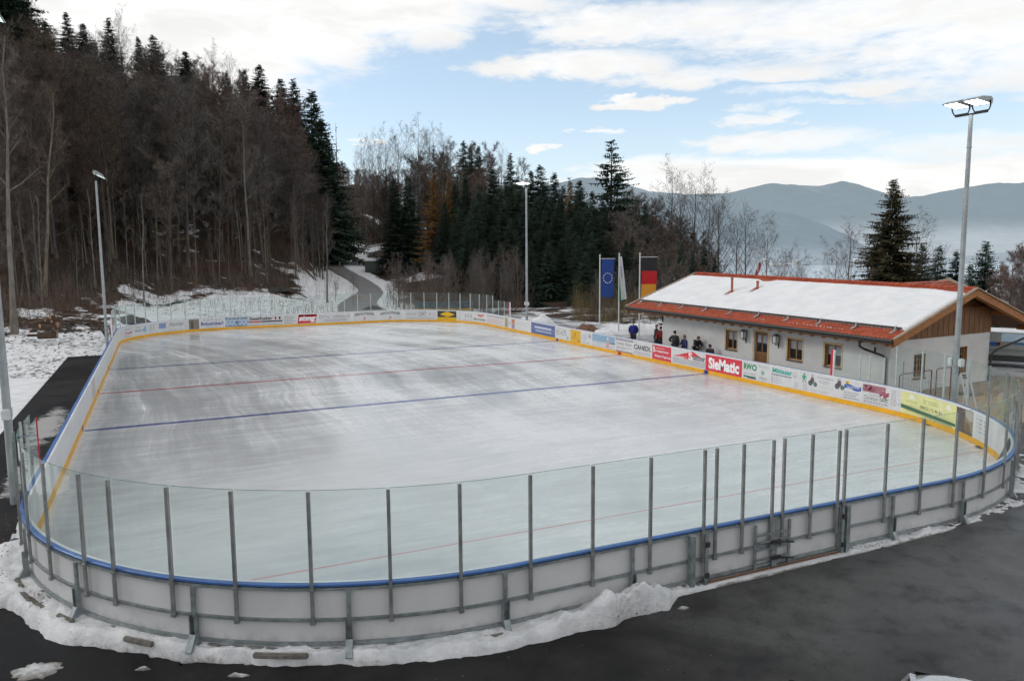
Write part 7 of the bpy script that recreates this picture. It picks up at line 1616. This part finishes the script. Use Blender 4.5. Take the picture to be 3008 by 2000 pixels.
# ------------------------------------------------------------------ handrails, wire fence and trestle by the lodge gable
M_RAILR = mat('handrail_dark_red', (.13, .03, .035), .5)
def rail(pts, label):
    t = empty('handrail', tuple(pts[0]), label=label, cat='handrail', group='red handrails by the lodge gable'); mb = MB(); mb.tube(pts, .022, 8); mb.build('rail', M_RAILR, t)
    mb = MB(); q = np.asarray(pts[-1], float); mb.tube([q, (q[0], q[1], 0)], .028, 8); mb.build('end_post', M_RAILR, t)
a0 = atx(2640, 1135, 32.6); a1 = atx(2643, 1100, 32.6); a2 = atx(2737, 1087, 33.2)
rail([(a1[0], a1[1], 0.), (a1[0], a1[1], a1[2]-.06), (a1[0]+.03, a1[1]-.05, a1[2]), tuple(a2)], 'dark red handrail at the lodge corner, left one')
b0 = atx(2752, 1083, 33.); b2 = atx(2795, 1078, 34.4)
rail([(b0[0], b0[1], 0.), (b0[0], b0[1], b0[2]-.06), (b0[0]+.03, b0[1]-.04, b0[2]), tuple(b2)], 'dark red handrail in front of the gable, right one')
tf = empty('trestle', (32.2, 5.0, 0), label='white folded trestle standing behind the floodlight pole', cat='trestle'); mb = MB()
p1 = atx(2822, 1098, 32.4); 
for dx in (-.28, .42): mb.beam(p1, np.array([p1[0]+.1, p1[1]-dx, .02]), .05, .05); mb.beam(p1+np.array([.5, 0, 0]), np.array([p1[0]+.6, p1[1]-dx, .02]), .05, .05)
mb.beam(p1, p1+np.array([.5, 0, 0]), .05, .05); mb.build('frame', flat((186, 190, 192)), tf)
mb = MB(); q = atz(2850, 1160, .0); mb.box((q[0], q[1], .10), (.9, .7, .14)); bevel(mb.build('step_block', M_CONC), .03); tag(bpy.data.objects['step_block'], 'low pale step block beside the floodlight pole', 'step')
wf = empty('wire_fence', (31.4, 7.6, 0), label='low wire mesh fence behind the right boards beside the lodge corner', cat='fence')
for (u, v) in ((2655, 1062), (2773, 1098)):
    p = atx(u, v, 31.6); mb = MB(); mb.tube([(p[0], p[1], 0), tuple(p)], .025, 6); mb.build('post', M_GALV, wf)
pa, pb = atx(2655, 1075, 31.6), atx(2773, 1105, 31.6); mb = MB()
for k in range(6): z_ = .15+k*.28; mb.tube([(pa[0], pa[1], z_), (pb[0], pb[1], z_)], .008, 4)
for k in range(15): f = k/14; q = pa*(1-f)+pb*f; mb.tube([(q[0], q[1], .1), (q[0], q[1], 1.58)], .006, 4)
mb.build('mesh_panel', M_GALV, wf)
# loading hoarding seen through the far glass: striped container
hx, hy = at_px(1306, 80.5); ct = empty('barrier', (hx, hy, 0), label='low stacked barrier with yellow and rusty bands behind the far glass', cat='barrier')
for k, (z_, h_, c) in enumerate(((.25, .5, (.26, .12, .05)), (.66, .3, (.36, .23, .05)), (1.15, .66, (.055, .075, .085)))):
    mb = MB(); mb.box((hx, hy, z_), (6.2, .6, h_), 0, HR); bevel(mb.build(('base_band', 'yellow_band', 'upper_panel')[k], mat('barrier_band_%d' % k, c, .75, var=.3, scale=1.5), ct), .02)
# ------------------------------------------------------------------ people behind the right boards
def skin_mesh(name, J, bones, R, m, sub=2):
    """one continuous surface grown over connected joints"""
    keys = list(J); ix = {k: i for i, k in enumerate(keys)}
    me = bpy.data.meshes.new(name); me.from_pydata([tuple(J[k]) for k in keys], [(ix[a], ix[b]) for a, b in bones], [])
    ob = bpy.data.objects.new(name, me); C.objects.link(ob)
    md = ob.modifiers.new('skin', 'SKIN'); md.branch_smoothing = .6; md.use_smooth_shade = True
    lay = me.skin_vertices[0] if me.skin_vertices else None
    if lay is None:
        bm = bmesh.new(); bm.from_mesh(me); bm.verts.layers.skin.verify(); bm.to_mesh(me); bm.free(); lay = me.skin_vertices[0]
    for k in keys:
        r = R[k]; lay.data[ix[k]].radius = r if isinstance(r, tuple) else (r, r)
    lay.data[0].use_root = True
    sb = ob.modifiers.new('sub', 'SUBSURF'); sb.levels = sub; sb.render_levels = sub
    bpy.context.view_layer.update()
    out = bpy.data.meshes.new_from_object(ob.evaluated_get(bpy.context.evaluated_depsgraph_get()))
    bpy.data.objects.remove(ob); out.name = name; out.materials.clear(); out.materials.append(m)
    out.polygons.foreach_set('use_smooth', [True]*len(out.polygons)); return out
M_SKIN = mat('skin', (.42, .24, .17), .6, var=.08)
def person(label, x, y, rz, h, cols, arms, bend=0., crouch=0., head_turn=0., hat=None, twist=0.):
    """local frame: +y is where the person faces, +x their right. arms: (elbow, wrist) offsets of each side from the shoulder"""
    k = h/1.75; V = lambda a, b, c: np.array([a, b, c], float)
    cb, sb_ = math.cos(bend), math.sin(bend)
    hipz = .92-.42*crouch
    def up(p): d = p-V(0, 0, hipz); return V(p[0], d[1]*cb+d[2]*sb_, hipz-d[1]*sb_+d[2]*cb)
    J = {}; R = {}; B = []
    def j(n, p, r, par=None):
        J[n] = p*k; R[n] = (r[0]*k, r[1]*k) if isinstance(r, tuple) else r*k
        if par: B.append((par, n))
    dz = hipz-.92
    U = lambda a, b, c: up(V(a, b, c+dz))
    j('pelvis', V(0, 0, hipz), (.125, .095)); j('waist', U(0, .005, 1.06), (.115, .085), 'pelvis'); j('chest', U(0, 0, 1.28), (.135, .10), 'waist'); j('neck0', U(0, -.005, 1.45), .06, 'chest'); j('neck', U(0, .005, 1.51), .052, 'neck0')
    j('jaw', U(0, .028, 1.575), (.062, .068), 'neck'); j('head', U(0, .015, 1.645), (.076, .094), 'jaw'); j('crown', U(0, .005, 1.715), (.06, .075), 'head'); j('nose', U(0, .122, 1.615), .012, 'head')
    for s in (-1, 1): j('ear%d' % s, U(s*.088, -.005, 1.63), .014, 'head')
    for s, (e, w_) in zip((-1, 1), arms):
        sh = U(s*.175, 0, 1.41); el = sh+V(s*e[0], e[1], e[2]); wr = el+V(s*w_[0], w_[1], w_[2]); d = unit(wr-el); pm = wr+d*.075
        j('sh%d' % s, sh, .058, 'chest'); j('el%d' % s, el, .042, 'sh%d' % s); j('wr%d' % s, wr, .028, 'el%d' % s); j('pm%d' % s, pm, (.036, .018), 'wr%d' % s)
        sx = unit(np.cross(d, V(0, 0, 1))+V(.01, 0, 0)); cu = unit(np.cross(sx, d))
        for f, (o, L) in enumerate(((-.028, .062), (-.010, .075), (.010, .07), (.027, .055))):
            a = pm+sx*o+d*.028; j('f%d%d' % (s, f), a+d*L*.5+cu*.006*s, .0095, 'pm%d' % s); j('g%d%d' % (s, f), a+d*L-cu*.02, .008, 'f%d%d' % (s, f))
        j('t%d' % s, wr+d*.035+sx*.042, .011, 'pm%d' % s); j('u%d' % s, wr+d*.075+sx*.055, .0095, 't%d' % s)
        kn = V(s*.085, .05+.30*crouch, .50-.10*crouch); an = V(s*.085, -.01-.05*crouch, .09)
        j('hp%d' % s, V(s*.088, 0, hipz-.06), .088, 'pelvis'); j('kn%d' % s, kn, .060, 'hp%d' % s); j('cf%d' % s, kn*.62+an*.38+V(0, -.02, 0), .056, 'kn%d' % s); j('an%d' % s, an, .038, 'cf%d' % s); j('to%d' % s, an+V(s*.02, .16, -.055), .034, 'an%d' % s)
    o = bpy.data.objects.new('person', skin_mesh('person', J, B, R, M_SKIN)); C.objects.link(o); o.location = (x, y, .03); o.rotation_euler = (0, 0, rz); tag(o, label, 'person')
    def cloth(nm, names, grow, m, extra=None):
        sel = [n for n in J if any(n == q or (q.endswith('*') and n.startswith(q[:-1])) for q in names)]; Jc = {n: J[n].copy() for n in sel}; 
        Rc = {n: tuple(r+grow*k for r in R[n]) if isinstance(R[n], tuple) else R[n]+grow*k for n in sel}
        if extra: extra(Jc, Rc)
        c = bpy.data.objects.new(nm, skin_mesh(nm, Jc, [b for b in B if b[0] in Jc and b[1] in Jc], Rc, m, 1)); C.objects.link(c); c.parent = o; return c
    mj = mat('jacket_%02x%02x%02x' % cols[0], srgb(*cols[0]), .85, var=.12, scale=5., bump=.3); mt = mat('trousers_%02x%02x%02x' % cols[1], srgb(*cols[1]), .85, var=.1)
    def ex(Jc, Rc):
        for s in (-1, 1): Rc['wr%d' % s] = .062*k; Rc['el%d' % s] = .092*k; Rc['sh%d' % s] = .122*k
        Rc['waist'] = (.235*k, .18*k); Rc['chest'] = (.245*k, .19*k)
        Rc['pelvis'] = (.245*k, .19*k); Rc['neck0'] = .078*k; Jc['pelvis'] = Jc['pelvis']+V(0, 0, -.04)*k
    cloth('jacket', ['pelvis', 'waist', 'chest', 'neck0', 'sh*', 'el*', 'wr*'], .038, mj, ex)
    cloth('trousers', ['pelvis', 'hp*', 'kn*', 'cf*', 'an*'], .045, mt)
    for s in (-1, 1):
        mb = MB(); an = J['an%d' % s]; mb.sphere(an+V(s*.008, .055, -.045)*k, .075*k, 10, 6, 0, (.72, 1.9, .62)); mb.sphere(an, .058*k, 10, 6); mb.build('shoe', M_DARK, o, True)
        mb = MB(); mb.sphere(U(s*.030, .094, 1.645)*k, .012*k, 6, 4); mb.build('eye', M_DARK, o, True)
    mh = mat('hair_%02x%02x%02x' % cols[2], srgb(*cols[2]), .7, var=.2)
    mb = MB(); mb.sphere(U(0, -.018, 1.675)*k, .112*k, 12, 8, 0, (.86, 1.02, .92)); mb.build('hair' if hat is None else 'cap', mh, o, True)
    if hat == 'points':
        mb = MB()
        for s in (-1, 1): mb.tube([U(s*.04, -.01, 1.73)*k, U(s*.075, -.01, 1.80)*k, U(s*.10, -.02, 1.86)*k], [.055*k, .038*k, .008*k], 8)
        mb.build('hat_points', mat('hat_pale', srgb(150, 120, 96), .9), o, True)
    if hat == 'long':
        mb = MB(); mb.sphere(U(0, -.06, 1.60)*k, .10*k, 10, 8, 0, (.95, .75, 1.35)); mb.build('long_hair', mh, o, True)
    return o
DOWN = ((.05, .02, -.28), (.0, .06, -.25)); POCK = ((.10, -.05, -.26), (-.06, .12, -.20)); KIMBO = ((.17, -.08, -.24), (-.14, .08, -.13)); FWD = ((.04, .08, -.27), (-.03, .22, -.06))
def put(u, v, x): p = atx(u, v, x); return p[0], p[1], p[2]
xx, yy, zz = put(1861, 944, 32.8); person('person in a bright blue jacket and dark cap standing alone by the flagpoles', xx, yy, math.radians(138), 1.84, ((42, 46, 132), (50, 50, 58), (44, 38, 42)), (POCK, POCK), hat='cap')
xx, yy, zz = put(1941, 957, 32.7); person('person in a red and dark jacket standing at the far lodge corner', xx, yy, math.radians(125), 1.75, ((134, 32, 40), (40, 40, 46), (52, 44, 44)), (DOWN, FWD), hat='cap')
xx, yy, zz = put(1929, 946, 33.35); person('person in dark clothes half hidden behind the red jacket', xx, yy, math.radians(70), 1.74, ((46, 44, 48), (44, 44, 50), (170, 140, 118)), (DOWN, DOWN))
xx, yy, zz = put(1983, 973, 31.95); person('person in a dark olive jacket with hands on the hips, seen from behind', xx, yy, math.radians(-62), 1.74, ((50, 48, 50), (40, 42, 48), (40, 34, 32)), (KIMBO, DOWN))
xx, yy, zz = put(2010, 989, 32.4); person('child in a blue jacket wearing a hat with two points', xx, yy, math.radians(100), 1.44, ((58, 66, 116), (44, 48, 70), (122, 98, 84)), (DOWN, FWD), hat='points')
xx, yy, zz = put(2044, 994, 32.3); person('person with brown hair in a black jacket bending towards the bench', xx, yy, math.radians(165), 1.70, ((36, 38, 42), (40, 40, 46), (104, 66, 46)), (FWD, FWD), bend=.62, hat='long')
xx, yy, zz = put(2088, 1016, 32.3); person('person with dark hair crouching so that only the head shows above the boards', xx, yy, math.radians(120), 1.62, ((46, 42, 46), (40, 40, 46), (46, 34, 32)), (FWD, FWD), crouch=1.0, bend=.25, hat='long')
